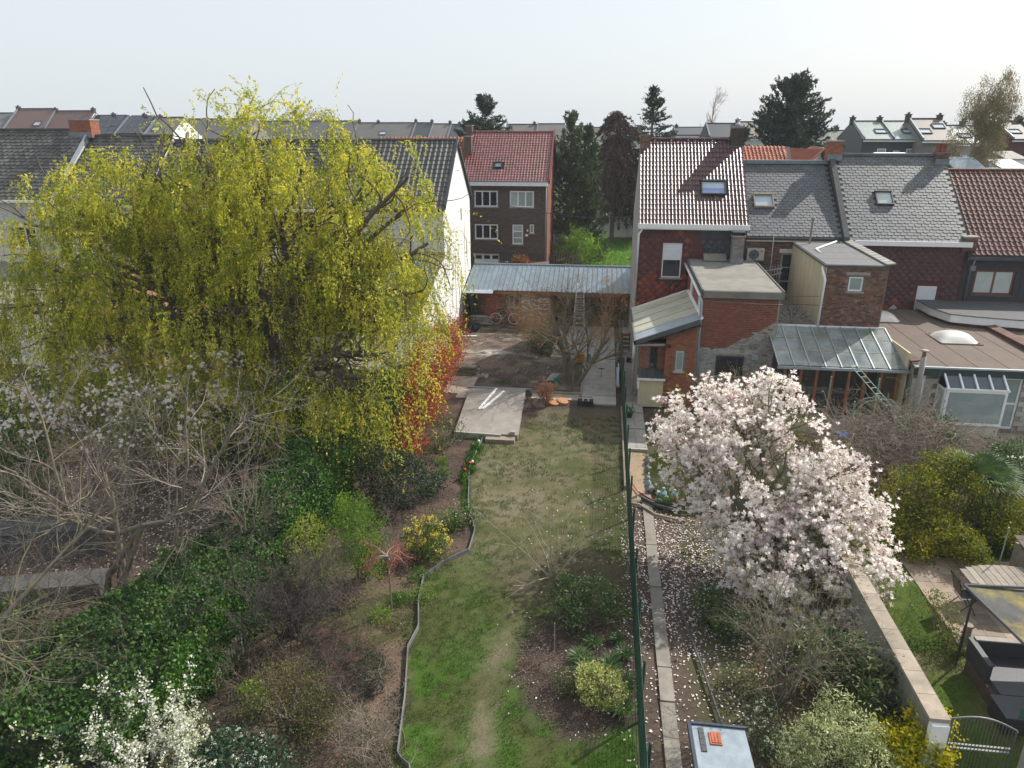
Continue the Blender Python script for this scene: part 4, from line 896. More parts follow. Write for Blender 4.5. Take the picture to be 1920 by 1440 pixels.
MB().box(CX0, CX1+.05, 30.96, 31.0, 0, 3.3).build('rear_wall', mat('inner_wall', (.2, .17, .14), .9), cv)
MB().box(CX1+.02, CX1+.08, CYF, CYB, 0, 3.4).build('side_wall', m_yellow_render, cv)
# things inside the conservatory
tb = thing('table', 'laid dining table with chairs behind the orange conservatory posts', 'table', (9.3, 29.7, .5))
MB().box(8.5, 10.4, 29.3, 30.1, 1.2, 1.24).build('table_top', m_stone_block, tb)
for x in (8.6, 10.25):
    for y in (29.38, 29.98): MB().box(x, x+.06, y, y+.06, .5, 1.2).build('leg', m_wood_orange, tb)
for k in range(6): MB().lathe((8.65+k*.3, 29.6+.15*(k % 2), 1.245), [(.05, 0), (.11, .03), (.12, .04)], 10).build('plate', m_white, tb)
dk = thing('deck', 'raised stone landing and steps before the conservatory', 'steps', (9, 27.5, 0))
MB().box(7.2, 10.6, 26.9, 28.38, -.1, .46).build('landing', m_coping, dk)
for k in range(4): MB().box(8.9, 10.7, 26.9-.42*(k+1), 26.9-.42*k-.002, -.1, .46-.1*(k+1)).build('step', m_coping, dk)
gr = thing('railing', 'pale green scrolled iron railing with posts in front of the conservatory', 'railing', (9, 27, 0))
for x, y, h in ((7.3, 27.0, 2.72), (8.85, 27.0, 2.72), (10.6, 27.0, 2.72), (9.7, 26.6, 1.9)): MB().tube([(x, y, 0), (x, y, h)], .03, 6).build('post', m_green_paint, gr)
for y, x0_, x1_ in ((27.0, 7.3, 8.85), (27.0, 9.6, 10.6)):
    mb = MB().tube([(x0_, y, 1.38), (x1_, y, 1.38)], .018, 5).tube([(x0_, y, .6), (x1_, y, .6)], .015, 5); n_ = int((x1_-x0_)/.32)
    for k in range(n_):
        c = Vector((x0_+.18+k*.32, y, .98)); mb.tube([c+Vector((.13*math.cos(t*.7), 0, .13*math.sin(t*.7)+.17)) for t in range(9)], .012, 4); mb.tube([c+Vector((.13*math.cos(t*.7), 0, .13*math.sin(t*.7)-.17)) for t in range(9)], .012, 4); mb.tube([c+Vector((.16, 0, -.38)), c+Vector((.16, 0, .4))], .012, 4)
    mb.build('scrollwork', m_green_paint, gr)
arch = thing('garden_arch', 'pale green steel rose arch standing at the foot of the conservatory steps', 'arch', (10.3, 26, 0))
for k, (yy_, x0_, x1_) in enumerate(((26.2, 9.6, 11.1), (25.9, 9.6, 11.1))):
    MB().tube([(x0_, yy_, 0), (x0_, yy_, 1.9), (x0_+.25, yy_, 2.15), ((x0_+x1_)/2, yy_, 2.3), (x1_-.25, yy_, 2.15), (x1_, yy_, 1.9), (x1_, yy_, 0)], .02, 6).build('hoop', m_green_paint, arch)
ar2 = thing('garden_arch', 'second pale green arch half buried in the bare brown climber', 'arch', (11.5, 24, 0))
MB().tube([(10.6, 24, 0), (10.6, 24, 1.6), (10.9, 24, 1.8), (11.5, 24, 1.9), (12.2, 24, 1.8), (12.5, 24, 1.6), (12.5, 24, 0)], .02, 6).build('hoop', m_green_paint, ar2)
lad = thing('leaning_ladder', 'long thin aluminium ladder leaning from the tangled climber up to the glass roof gutter', 'ladder', (11.5, 24, 0))
a0, a1 = Vector((12.1, 23.6, .3)), Vector((9.75, 28.0, 2.95)); sd_ = Vector((.24, .12, 0))
MB().tube([a0, a1], .018, 5).build('rail', m_green_paint, lad); MB().tube([a0+sd_, a1+sd_], .018, 5).build('rail', m_green_paint, lad)
for k in range(19): p = a0+(a1-a0)*(k+.5)/19; MB().tube([p, p+sd_], .012, 4).build('rung', m_alu, lad)
bt = tag(MB().lathe((9.35, 26.2, .46), [(.16, 0), (.22, .25), (.24, .27)], 12).build('tub', mat('blue_plastic', (.01, .14, .5), .4)), 'bright blue plastic tub on the conservatory steps', 'tub')

# ------------------------------------------------------------------ cream block building with flat brown roof and bay window
fb = thing('flat_roofed_house', 'cream stone block building with brown felt flat roof and white bay window', 'building', (15, 31, 0))
FX0, FX1, FY0, FY1, FZ = 12.15, 21, 27.9, 36.9, 2.95
hb = [(1.0, .95, 3.1, 2.6), (3.3, .55, 4.0, 2.65)]
mb = MB(); wall(mb, (FX0, FY0, 0), (1, 0, 0), FX1-FX0, FZ-.05, hb, .12); mb.poly([(FX0, FY1, 0), (FX0, FY0, 0), (FX0, FY0, FZ), (FX0, FY1, FZ)]); mb.build('wall', m_mortar, fb)
bricks(fb, (FX0, FY0, .5), (1, 0, 0), FX1-FX0, FZ-.85, [m_stone_block], bw=.38, bh=.2, holes=[(a, b-.5, c, d-.5) for a, b, c, d in hb], n_ind=300, name='stone_block', dep=.03)
MB().prism([(FX0-.1, FY0-.25, FZ), (FX1, FY0-.25, FZ), (FX1, FY1, FZ+.12), (FX0-.1, FY1, FZ+.12)], (0, 0, .1)).build('roof', m_felt_brown, fb)
for i in range(8):
    MB().obox((FX0+.02+i*1.1, FY0-.2, FZ+.103), (1.07, 0, 0), (0, FY1-FY0+.1, .118), (0, 0, .012)).build('felt_strip', m_felt_brown, fb)
MB().box(FX0-.12, FX1, FY0-.34, FY0-.26, FZ-.22, FZ+.06).build('fascia', mat('dark_green_fascia', (.035, .055, .055), .5), fb); MB().box(FX0-.14, FX1, FY0-.37, FY0-.25, FZ+.065, FZ+.13).build('roof_trim', m_zinc, fb)
for (x, y, w_, d_) in ((15.1, 31.6, 1.5, 1.5), (13.3, 35.0, 1.3, 1.5)):
    vs = []; N_ = 8
    for j in range(N_+1):
        for i in range(N_+1):
            a = i/N_; b = j/N_; vs.append((x+(a-.5)*w_, y+(b-.5)*d_, FZ+.2+.34*(16*a*(1-a)*b*(1-b))**.55))
    MB().add(vs, [(j*(N_+1)+i, j*(N_+1)+i+1, (j+1)*(N_+1)+i+1, (j+1)*(N_+1)+i) for j in range(N_) for i in range(N_)]).build('roof_dome', mat('opal_dome', (.72, .7, .66), .3, (.6, .58, .52), 3, rv=.02, spec=.6), fb, smooth=True)
    MB().box(x-w_/2-.08, x+w_/2+.08, y-d_/2-.08, y+d_/2+.08, FZ+.05, FZ+.2).build('dome_kerb', m_felt_brown, fb)
T = [frame((FX0-.12, FY0+.1+k*.27, FZ+.16), Vector((1, 0, .12)), Vector((0, 1, 0)), Vector((-.12, 0, 1))) for k in range(22)]
pieces(fb, 'parapet_tile', [boxproto(.34, .25, .05, m_brown_tile, True)], T)
MB().box(FX0-.05, FX0+.16, FY0+.1, FY0+6, FZ+.05, FZ+.155).build('parapet', m_yellow_render, fb)
T = [frame((17.25, FY0+1.9+k*.27, FZ+.3), Vector((1, 0, .2)), Vector((0, 1, 0)), Vector((-.2, 0, 1))) for k in range(19)]
pieces(fb, 'parapet_tile', [boxproto(.36, .25, .05, m_brown_tile, True)], T); MB().box(17.3, 17.5, FY0+1.9, FY0+7, FZ+.1, FZ+.3).build('parapet', m_dark_brick, fb)
bw = MB(); BX0, BX1, BY, BZ0, BZ1 = 13.1, 15.25, 27.1, .95, 2.35
by_ = thing('bay_window', 'white framed glazed bay window with sloping glass top on the cream stone wall', 'bay window', (14.2, 27.5, .5))
MB().box(BX0, BX1, BY+.03, FY0-.13, .5, BZ0-.001).build('base', m_stone_block, by_)
window(by_, (BX0, BY, BZ0), (1, 0, 0), BX1-BX0, BZ1-BZ0, 1, m_white, m_glass_cur, .0, .09)
window(by_, (BX0, FY0-.1, BZ0), (0, -1, 0), FY0-.1-BY-.01, BZ1-BZ0, 1, m_white, m_glass_lace, .0, .08)
s_ = Vector((0, FY0-.1-BY, .55)); n_ = Vector((1, 0, 0)).cross(s_).normalized()
for k in range(5): MB().obox(Vector((BX0+k*(BX1-BX0-.06)/4, BY-.05, BZ1)), (.06, 0, 0), s_*1.05, n_*.08).build('rafter', m_white, by_)
for k in range(4): MB().obox(Vector((BX0+.07+k*(BX1-BX0-.06)/4, BY, BZ1+.01)), ((BX1-BX0)/4-.09, 0, 0), s_, n_*.03).build('roof_pane', glassmat('blue_roof_glass', (.06, .075, .1), .08), by_)
MB().box(BX0-.05, BX1+.05, BY-.08, BY+.04, BZ1-.0, BZ1+.06).build('gutter', m_white, by_)
for x in (BX0+.15, BX0+.5, BX1-.75, BX1-.4): 
    mb = MB(); T_ = 12
    for i in range(T_): mb.box(x+i*.028, x+(i+1)*.028, BY+.2+.015*(i % 2), BY+.22+.015*(i % 2), BZ0+.05, BZ1-.05)
    mb.build('curtain', m_white, by_)
window(fb, (FX0+3.3, FY0, .55), (1, 0, 0), .7, 2.1, 1, m_white, m_glass_cur, .08, .09, None, name='door', bars=1)
pipe(fb, [(12.55, 27.85, FZ-.25), (12.5, 27.82, .6)], .05, m_white)
fl = thing('flue', 'tall grey metal flue with rusty collar beside the glass roofed conservatory', 'flue', (12.2, 27.4, 0)); MB().tube([(12.25, 27.35, 0), (12.2, 27.45, 3.5)], .1, 10).build('pipe', m_concrete, fl, smooth=True); MB().lathe((12.2, 27.45, 3.5), [(.07, 0), (.07, .2), (.15, .22), (.15, .26)], 12).build('cap', m_coping, fl, smooth=True)

# ------------------------------------------------------------------ white gable house and its row, left
wh_ = thing('gable_house', 'tall house with bright white windowless gable wall and black tiled roof left of the shed', 'house', (-12, 40, 0))
GX = -8.67; GY0, GYR, GY1, GE, GR = 38.5, 42.3, 46.2, 7.65, 11.0
mb = MB()
mb.poly([(GX, GY0, 0), (GX, GY1, 0), (GX, GY1, 7.7), (GX, GYR, GR), (GX, GY0, GE)]); mb.build('gable_wall', m_white_wall, wh_)
mb = MB(); mb.poly([(GX, 32.2, 0), (GX, GY0-.001, 0), (GX, GY0-.001, 5.2), (GX, 34.2, 3.7), (GX, 32.2, 3.0)]); mb.build('lean_to_side_wall', m_white_wall, wh_)
MB().poly([(-15, GY0, 0), (GX, GY0, 0), (GX, GY0, GE), (-15, GY0, GE)]).build('wall', m_white_siding, wh_); MB().poly([(-15, 32.2, 0), (GX, 32.2, 0), (GX, 32.2, 3.0), (-15, 32.2, 3.0)]).build('lean_to_wall', m_white_siding, wh_)
for k in range(14): MB().obox((-15, GY0-.03, 5.3+k*.168), (6.3, 0, 0), (0, .028, 0), (0, -.014, .158)).build('cladding_board', m_white_siding, wh_)
roof_slabs(wh_, -15.2, GX+.12, GY0, GYR, GY1, GE, GR, m_under)
o, v, L = slope_frame(GY0, GE, GYR, GR, over=.2); o.x = -14.3
field(wh_, 'roof_tile', [pantile(.3, .33, m_dark_tile, .06)], o, (1, 0, 0), v, 5.72, L, .3, .33, off=False, jit=.006)
ridge(wh_, -14.5, GX+.1, GYR, GR+.13, m_dark_tile, .4)
MB().obox((GX+.03, GY0-.1, GE-.08), (.12, 0, 0), Vector((0, GYR-GY0+.1, GR-GE+.08)), (0, 0, .24)).obox((GX+.03, GYR, GR), (.12, 0, 0), Vector((0, GY1-GYR+.2, -3.4)), (0, 0, .16)).build('verge', m_slate_new, wh_)
MB().obox((-15, 34.0, 3.6), (6.37, 0, 0), (0, 4.47, 1.55), (0, -.04, .12)).build('lean_to_roof', m_slate, wh_)
o = Vector((-14.8, 34.0, 3.74)); field(wh_, 'lean_to_slate', [slate(.3, .25, m_slate)], o, (1, 0, 0), (0, 4.47, 1.55), 6.2, 4.7, .3, .25)
MB().box(GX+.005, GX+.03, 43.2, 43.5, 6.5, 7.2).box(GX+.005, GX+.03, 42.3, 42.9, 9.4, 9.44).build('patch', m_concrete_lt, wh_)
mb = MB()
for (y, z0_, z1_) in ((40.2, 1.6, 3.2), (41.2, 1.2, 4.6), (42.3, 1.0, 2.6), (42.8, 1.3, 3.4), (44.2, 2.6, 6.9), (44.9, 3.4, 5.2), (39.4, 1.2, 2.2), (40.9, .8, 1.4)): mb.box(GX+.004, GX+.012, y, y+.06, z0_, z1_)
mb.build('crack', m_wood_dark, wh_)
MB().box(GX+.003, GX+.06, 38.6, 46, 0, .9).build('plinth', m_coping, wh_)

# slate-roofed row going left
def rowhouse(label, x0, x1, ze, zr, tm, wm, Y0=38.5, Yr=42.6, Y1=46.5, tile=None, wins=(), chim=None):
    t = thing('terraced_house', label, 'house', ((x0+x1)/2, Y0, 0)); gable_body(t, x0, x1, Y0, Yr, Y1, ze-.05, zr-.05, wm, front=False)
    hs = [(a, b, a+c, b+d) for a, b, c, d in wins]; wall(MB(), (x0, Y0, 0), (1, 0, 0), x1-x0, ze-.05, hs, .12).build('wall', wm, t)
    roof_slabs(t, x0, x1, Y0, Yr, Y1, ze, zr, m_under); o, v, L = slope_frame(Y0, ze, Yr, zr, over=.2); o.x = x0+.03
    field(t, 'roof_slate', [tile], o, (1, 0, 0), v, x1-x0-.06, L, .36, .27, jit=.012)
    MB().box(x0, x1, Yr-.12, Yr+.12, zr+.08, zr+.2).build('ridge_capping', m_slate_old, t)
    MB().box(x0, x1, Y0-.34, Y0-.2, ze-.22, ze-.08).build('gutter', m_white, t)
    for a, b, c, d in wins: window(t, (x0+a, Y0, b), (1, 0, 0), c, d, 2, m_white, m_glass, .07, .06, m_concrete)
    return t
so_ = slate(.36, .28, m_slate_old, .32, .04)
r1 = rowhouse('terraced house with mossy slate roof and orange brick chimney at the far left', -40, -31.6, 7.9, 11.55, so_, mat('cream_render', (.6, .58, .53), .85), tile=so_, wm=mat('cream_render', (.6, .58, .53), .85), wins=[(2.0, 5.0, 1.4, 1.3), (5.4, 5.0, 1.4, 1.3), (4.5, 1.6, 1.8, 1.4)]) if False else rowhouse('terraced house with sagging mossy slate roof and cream wall at the far left', -42, -31.6, 7.9, 11.55, None, mat('cream_render', (.6, .58, .53), .85, dirt=(.35, .33, .3)), tile=so_, wins=[(4.0, 5.0, 1.4, 1.3), (7.4, 5.0, 1.4, 1.3), (6.5, 1.6, 1.8, 1.4)])
chimney(r1, -32.6, -31.2, 42.2, 43.0, 11.2, 12.2, m_orange_brick)
MB().obox((-31.65, 38.3, 7.75), (.14, 0, 0), Vector((0, 4.3, 3.8)), (0, 0, .22)).build('verge', m_zinc, r1)
r2 = rowhouse('narrow terraced house with grey slate roof right of the orange chimney', -31.5, -26.2, 7.7, 11.2, None, m_white_wall, tile=so_, wins=[(1, 4.8, 1.3, 1.3), (3.2, 4.8, 1.3, 1.3)])
r3 = rowhouse('terraced house with dark slate roof and red brick wall hidden behind the willow', -26.1, -20.2, 7.6, 10.95, None, m_red_brick, tile=slate(.36, .28, m_dark_tile, .2, .04), wins=[(1, 4.8, 1.3, 1.3), (3.6, 4.8, 1.3, 1.3)])
r4 = rowhouse('terraced house with dark slate roof between willow and white gable house', -20.1, -15.2, 7.6, 10.95, None, m_red_brick, tile=slate(.36, .28, m_dark_tile, .2, .04), wins=[(1, 4.8, 1.3, 1.3)])
lt = thing('outbuilding', 'single storey brick outbuilding with orange sheet roof seen through the willow', 'outbuilding', (-24, 33, 0))
MB().box(-26, -19, 31.5, 38.3, 0, 3.0).build('wall', m_red_brick, lt); MB().obox((-26.2, 31.3, 3.01), (7.4, 0, 0), (0, 7.1, 1.1), (0, 0, .1)).build('roof', mat('salmon_sheet', (.4, .18, .12), .8), lt)
lt2 = thing('outbuilding', 'white rendered outbuilding with grey lean-to roof at the left edge', 'outbuilding', (-32, 33, 0))
MB().box(-36, -28, 32.0, 38.3, 0, 3.2).build('wall', m_white_wall, lt2); MB().obox((-36.2, 31.8, 3.21), (8.4, 0, 0), (0, 6.7, .9), (0, 0, .1)).build('roof', m_felt_grey, lt2)
window(lt2, (-31.5, 31.99, 1.2), (1, 0, 0), 1.4, 1.3, 2, m_white, m_glass, .0, .06)
gs = thing('garden_shed', 'low garden shed with pale corrugated roof under the right hand willow fronds', 'shed', (-9.6, 30, 0))
MB().box(-11.4, -8.3, 27.6, 31.6, 0, 2.0).build('wall', m_wood_dark, gs); T = [frame((-11.6+k*.2, 27.4, 2.03), Vector((1, 0, 0)), Vector((0, 1, .09)), Vector((0, -.09, 1))) for k in range(17)]
pieces(gs, 'roof_sheet', [pantile(.2, 4.2, mat('weathered_corrugated', (.2, .185, .15), .75, (.14, .135, .1), 2, rv=.1), .05)], T)

# ------------------------------------------------------------------ open shed with steel roof across the yard
sd0 = thing('open_shed', 'long open brick shed with ribbed blue grey steel roof across the end of the yard', 'shed', (-3.5, 43.7, 0))
SX0, SX1 = -8.55, 1.9; SY0, SY1, SZ0, SZ1 = 43.4, 46.6, 2.3, 3.22
sl = Vector((0, SY1-SY0, SZ1-SZ0)); nn = Vector((1, 0, 0)).cross(sl).normalized(); nrib = 34; rw = (SX1-SX0)/nrib
for k in range(nrib):
    x = SX0+k*rw
    MB().obox((x, SY0-.2, SZ0-.08), (rw-.002, 0, 0), sl*1.07, nn*.02).obox(Vector((x+rw-.04, SY0-.2, SZ0-.08))+nn*.021, (.036, 0, 0), sl*1.07, nn*.045).build('roof_sheet', m_steel_sheet, sd0)
MB().box(SX0, SX1, SY1+.0, SY1+.25, SZ1-.02, SZ1+.08).build('ridge_flashing', m_steel_sheet, sd0)
MB().box(SX0+.3, SX1-.05, SY0-.12, SY0, SZ0-.32, SZ0-.12).build('beam', m_wood_frame, sd0)
MB().box(SX0, SX1, 46.5, 46.7, 0, SZ1-.05).build('rear_wall', m_dark_brick, sd0)
pts = [(SX0, 2.35), (SX0+.9, 2.35), (SX0+.9, 0)]
mb = MB(); wall(mb, (-8.3, 44.0, 0), (1, 0, 0), 5.1, 2.25, [(2.45, 1.0, 3.15, 1.75)], .12); mb.build('wall', m_mortar_dark, sd0)
def pks(a, b): return 1 if (.95 < a < 1.95 and b < 2.1) or (.2 < a < .95 and b > 1.7) else 0
bricks(sd0, (-8.3, 44.0, 0), (1, 0, 0), 3.3, 2.22, [m_old_brick, m_orange_brick], holes=[(2.45, 1.0, 3.15, 1.75)], pick=lambda a, b: 1 if .9 < a < 1.85 else 0, bh=.09, bw=.25)
bricks(sd0, (-5.0, 44.0, 0), (1, 0, 0), 1.8, 2.22, [m_greypaint, m_white_wall, m_orange_brick], wts=[4, 4, 1])
window(sd0, (-8.3+2.45, 44.0, 1.0), (1, 0, 0), .7, .75, 2, m_green_paint, m_glass, .05, .05, m_concrete)
MB().box(-3.2, -3.0, 44.0, 46.5, 0, 2.5).build('cross_wall', m_orange_brick, sd0)
for x in (-8.2, -3.1, 1.45): MB().box(x, x+.14, SY0-.05, SY0+.09, 0, SZ0-.1).build('post', m_wood_dark, sd0)
MB().obox((SX0-.05, SY0-.62, SZ0-.2), (1.9, 0, 0), (0, .45, .13), (0, 0, .03)).build('loose_sheet', m_zinc, sd0)
MB().box(-2.9, -1.2, 46.2, 46.45, 0, 1.2).box(-.8, .6, 45.9, 46.4, 0, .8).build('workbench', m_wood_dark, sd0)

# ------------------------------------------------------------------ brown house with red glazed roof
bh = thing('detached_house', 'brown brick house with red glazed tile roof, three white windows and garage', 'house', (-7.5, 55, .6))
BX0, BX1, BY0, BYR, BY1, BE, BR = -10.9, -4.35, 55, 59, 63, 8.15, 11.45
hs = [(.95, 5.55, 2.77, 6.75), (3.68, 5.55, 5.52, 6.75), (.95, 3.1, 2.77, 4.25), (3.88, 2.75, 4.72, 4.25), (5.22, 3.62, 5.55, 4.28), (.88, .6, 2.85, 2.0)]
hs = [(a, b+.6, c, d+.6) for a, b, c, d in hs]
gable_body(bh, BX0, BX1, BY0, BYR, BY1, BE-.1, BR-.1, m_red_brick, zb=.5, front=False)
wall(MB(), (BX0, BY0, .5), (1, 0, 0), BX1-BX0, BE-.65, [(a, b-.5, c, d-.5) for a, b, c, d in hs], .12).build('wall', m_brown_wall, bh)
bricks(bh, (BX0, BY0, 2.55), (1, 0, 0), BX1-BX0, BE-2.75, [m_brown_brick], bw=.3, bh=.1, holes=[(a, b-2.55, c, d-2.55) for a, b, c, d in hs])
roof_slabs(bh, BX0, BX1+.15, BY0, BYR, BY1, BE, BR, m_under)
o, v, L = slope_frame(BY0, BE, BYR, BR, over=.3); o.x = BX0
field(bh, 'roof_tile', [pantile(.225, .26, m_glazed_red, .04)], o, (1, 0, 0), v, BX1-BX0+.15, L, .225, .26, off=False, jit=.003, holes=[(2.3, 1.45, 3.0, 2.1)], n_ind=300)
ridge(bh, BX0, BX1+.15, BYR, BR+.13, m_glazed_red, .4)
MB().obox((BX1+.1, BY0-.3, BE-.25), (.09, 0, 0), Vector((0, BYR-BY0+.3, BR-BE+.25)), (0, 0, .3)).obox((BX1+.1, BYR, BR), (.09, 0, 0), Vector((0, 4.2, -3.5)), (0, 0, .28)).build('verge', m_glazed_red, bh)
skylight(bh, o+Vector((2.65, 0, 0))+v*1.78, (1, 0, 0), v, .55, .6, m_glass_cur, m_darkmetal, .12)
chimney(bh, BX0-.1, BX0+.42, 56.9, 57.5, 9.0, 11.2, m_brown_brick); chimney(bh, BX0-.3, BX0+.2, 58.6, 59.2, 10.9, 12.0, m_brown_brick)
MB().box(BX0-.05, BX1+.02, BY0-.4, BY0-.05, BE-.42, BE-.14).build('cornice', m_white, bh); MB().box(BX0-.05, BX1+.02, BY0-.42, BY0-.3, BE-.13, BE-.05).build('gutter', m_lead, bh)
for i in range(3):
    a, b, c, d = hs[i]; window(bh, (BX0+a, BY0, b), (1, 0, 0), c-a, d-b, 3, m_white, m_glass_cur if i == 1 else m_glass, .08, .1, m_concrete)
a, b, c, d = hs[3]; window(bh, (BX0+a, BY0, b), (1, 0, 0), c-a, d-b, 1, m_white, m_glass_cur, .08, .1, m_concrete, name='door', bars=2)
a, b, c, d = hs[4]; window(bh, (BX0+a, BY0, b), (1, 0, 0), c-a, d-b, 1, m_white, m_glass_cur, .08, .07, m_concrete)
a, b, c, d = hs[5]; gd = MB().obox((BX0+a, BY0+.06, b), (c-a, 0, 0), (0, .04, 0), (0, 0, d-b)).build('garage_door', m_white, bh)
for k in range(3): MB().box(BX0+a+.12+k*.65, BX0+a+.58+k*.65, BY0+.04, BY0+.06, d-.42, d-.15).build('pane', m_glass, gd)
MB().lathe((BX0+a+1.0, BY0+.05, d-.55), [(.03, -.02), (.03, .02)], 6).build('handle', m_black, gd)
for k in range(3): MB().box(BX0+a+.03+k*.65, BX0+a+.63+k*.65, BY0+.045, BY0+.059, b+.05, d-.6).build('panel', m_white, gd)
MB().box(BX0, BX1+.02, BY0-.04, BY0-.002, 2.6, 2.72).build('string_course', m_brown_wall, bh)
pipe(bh, [(BX1-.1, BY0-.1, BE-.4), (BX1-.1, BY0-.1, .8)], .05, m_lead); MB().box(BX1-.45, BX1-.42, BY0-.03, BY0-.005, 6.2, BE-.5).build('cable', m_black, bh)
MB().box(BX0+5.0, BX0+5.12, BY0-.1, BY0-.005, 4.35, 4.5).box(BX0+4.88, BX0+5.1, BY0-.08, BY0-.005, 3.98, 4.14).build('lamp', m_white, bh)
MB().box(BX0+3.0, BX1+.2, BY0-1.5, BY0-.01, .5, 2.1).build('landing', m_old_brick, bh)
for k in range(5): MB().box(BX1+.2+k*.3, BX1+.49+k*.3, BY0-1.5, BY0-.4, .5, 1.95-k*.28).build('step', m_coping, bh)
rl = MB().tube([(BX0+3.0, BY0-1.45, 2.75), (BX1-1.2, BY0-1.45, 2.75)], .025, 5)
for k in range(18): rl.tube([(BX0+3.0+k*.13, BY0-1.45, 2.1), (BX0+3.0+k*.13, BY0-1.45, 2.75)], .012, 4)
rl.build('railing', m_darkmetal, bh)
oh = thing('terraced_house', 'orange clay tiled house squeezed between the white gable house and the red tiled house', 'house', (-14, 57, .6))
gable_body(oh, -18.5, -10.95, 55.5, 59.3, 63, 7.8, 11.0, m_red_brick, zb=.5); roof_slabs(oh, -18.5, -11.0, 55.5, 59.3, 63, 7.9, 11.05, m_under); o, v, L = slope_frame(55.5, 7.9, 59.3, 11.05); o.x = -18.4
field(oh, 'roof_tile', [pantile(.3, .33, m_orange_tile, .06)], o, (1, 0, 0), v, 7.3, L, .3, .33, off=False, n_ind=120)
# orange roofs behind the slate house
ob = thing('tiled_outbuilding', 'building with weathered orange pantile roof and white gable behind the slate roofs', 'building', (10.8, 48.5, 0))
gable_body(ob, 7.4, 13.4, 47.3, 50.0, 52.5, 9.1, 10.5, m_white_wall); roof_slabs(ob, 7.3, 11.6, 47.3, 50.0, 52.5, 9.15, 10.55, m_under)
o, v, L = slope_frame(47.3, 9.15, 50.0, 10.55); o.x = 7.3; field(ob, 'roof_tile', [pantile(.24, .3, m_orange_tile, .06)], o, (1, 0, 0), v, 4.0, L, .24, .3, off=False, jit=.01)
mb = MB().poly([(11.45, 47.2, 9.2), (13.0, 47.2, 10.55), (11.45, 49.4, 10.6)]).prism([(11.5, 47.0, 9.15), (12.95, 46.9, 10.5), (12.95, 50, 10.6), (11.5, 50, 9.9)], (0, 0, .08)); mb.build('hipped_roof', m_orange_tile, ob)
MB().obox((12.95, 46.85, 10.5), (.12, 0, 0), (0, 3.2, .1), (0, 0, .1)).build('verge', m_glazed_red, ob)

# ------------------------------------------------------------------ big curly willow
def lobe(x, y, r, Y, ry=None, rd=None, k=1.):
    """ellipsoid whose centre stands at depth Y; r in picture units of the 1920 px photo turned into metres"""
    c = py(x, y, Y); s = c.y/math.cos(YAW)/FPX*1.0; s = (Vector(c)-Vector((0, 0, HCAM))).dot(_fw)/FPX
    return (c.x, c.y, c.z, r*s, (rd or r)*s*k, (ry or r)*s)
wl = thing('willow_tree', 'huge curly willow with hanging yellow green fronds in front of the left hand houses', 'tree', (-12.6, 23.2, 0))
WL = [lobe(482, 250, 50, 24.5, 70), lobe(470, 300, 80, 24.5, 80), lobe(760, 420, 70, 23.5, 80), lobe(720, 520, 90, 23), lobe(690, 420, 100, 23.8), lobe(640, 290, 70, 24.5, 70), lobe(560, 350, 140, 24), lobe(200, 420, 120, 23), lobe(80, 520, 90, 22.5), lobe(210, 540, 130, 22.5), lobe(170, 360, 60, 23.5), lobe(110, 380, 60, 23), lobe(640, 690, 90, 21.8), lobe(660, 740, 80, 21.4, 50), lobe(760, 700, 55, 21.6, 60), lobe(710, 750, 55, 21.3, 45), lobe(570, 730, 70, 21.5, 50), lobe(790, 560, 40, 22.8, 80), lobe(260, 330, 70, 23.8), lobe(330, 380, 80, 23.8), lobe(715, 345, 85, 23.5), lobe(560, 480, 180, 23.5), lobe(700, 500, 120, 23), lobe(590, 640, 150, 22.5), lobe(740, 620, 85, 22.5),
      lobe(250, 370, 90, 23.5, 80), lobe(150, 440, 110, 23), lobe(300, 470, 150, 23.5), lobe(120, 580, 100, 22.5), lobe(290, 610, 140, 22), lobe(400, 300, 60, 24.5), lobe(410, 430, 120, 23), lobe(430, 600, 130, 21.5), lobe(60, 430, 60, 23), lobe(780, 350, 45, 23), lobe(650, 560, 120, 22), lobe(350, 250, 35, 25, 50), lobe(60, 600, 80, 22), lobe(180, 690, 90, 21.5), lobe(700, 700, 90, 22), lobe(340, 700, 90, 21.5), lobe(795, 480, 45, 23, 90), lobe(60, 660, 70, 22)]
WA = np.array(WL)
m_willow = leafmat('willow_leaf', (.19, .28, .025), (.5, .51, .045), (.9, .79, .1), .55, clump=1.5)
# limbs
base = np.array([-12.6, 23.2, 0.]); hub = base+np.array([.5, .1, 3.4]); limbs = []; lr_ = []
for c in WA:
    k = 10; t = np.linspace(0, 1, k)[:, None]; tgt = c[:3]+np.array([0, 0, c[5]*.2]); mid = (hub*.55+tgt*.45)+np.array([0, 0, 1.2]); P = (1-t)**2*hub+2*t*(1-t)*mid+t**2*tgt
    P += rng.normal(size=(k, 3))*.16*np.minimum(1, np.arange(k)[:, None]/3); limbs.append(P); lr_.append(np.linspace(.2, .05, k))
limbs = np.array(limbs); lr_ = np.array(lr_)
tr0, rr0 = np.array([[base+np.array([0, 0, -.2]), base+np.array([.05, 0, 1]), base+np.array([.2, .05, 2.1]), hub, hub+np.array([.4, 0, 1.2])]]), np.array([[.55, .42, .38, .36, .2]])
tubesobj('trunk', wl, [(tr0, rr0, 12)], m_bark)
P, D, ln, rd = children(limbs, lr_, 9, .3, 1., .9, None, (.3, .55), .55); b1 = polyl(P, D, ln, rd, rd*.35, 9, .35, .03)
tubesobj('limbs', wl, [(limbs, lr_, 7), (b1[0], b1[1], 5)], m_bark)
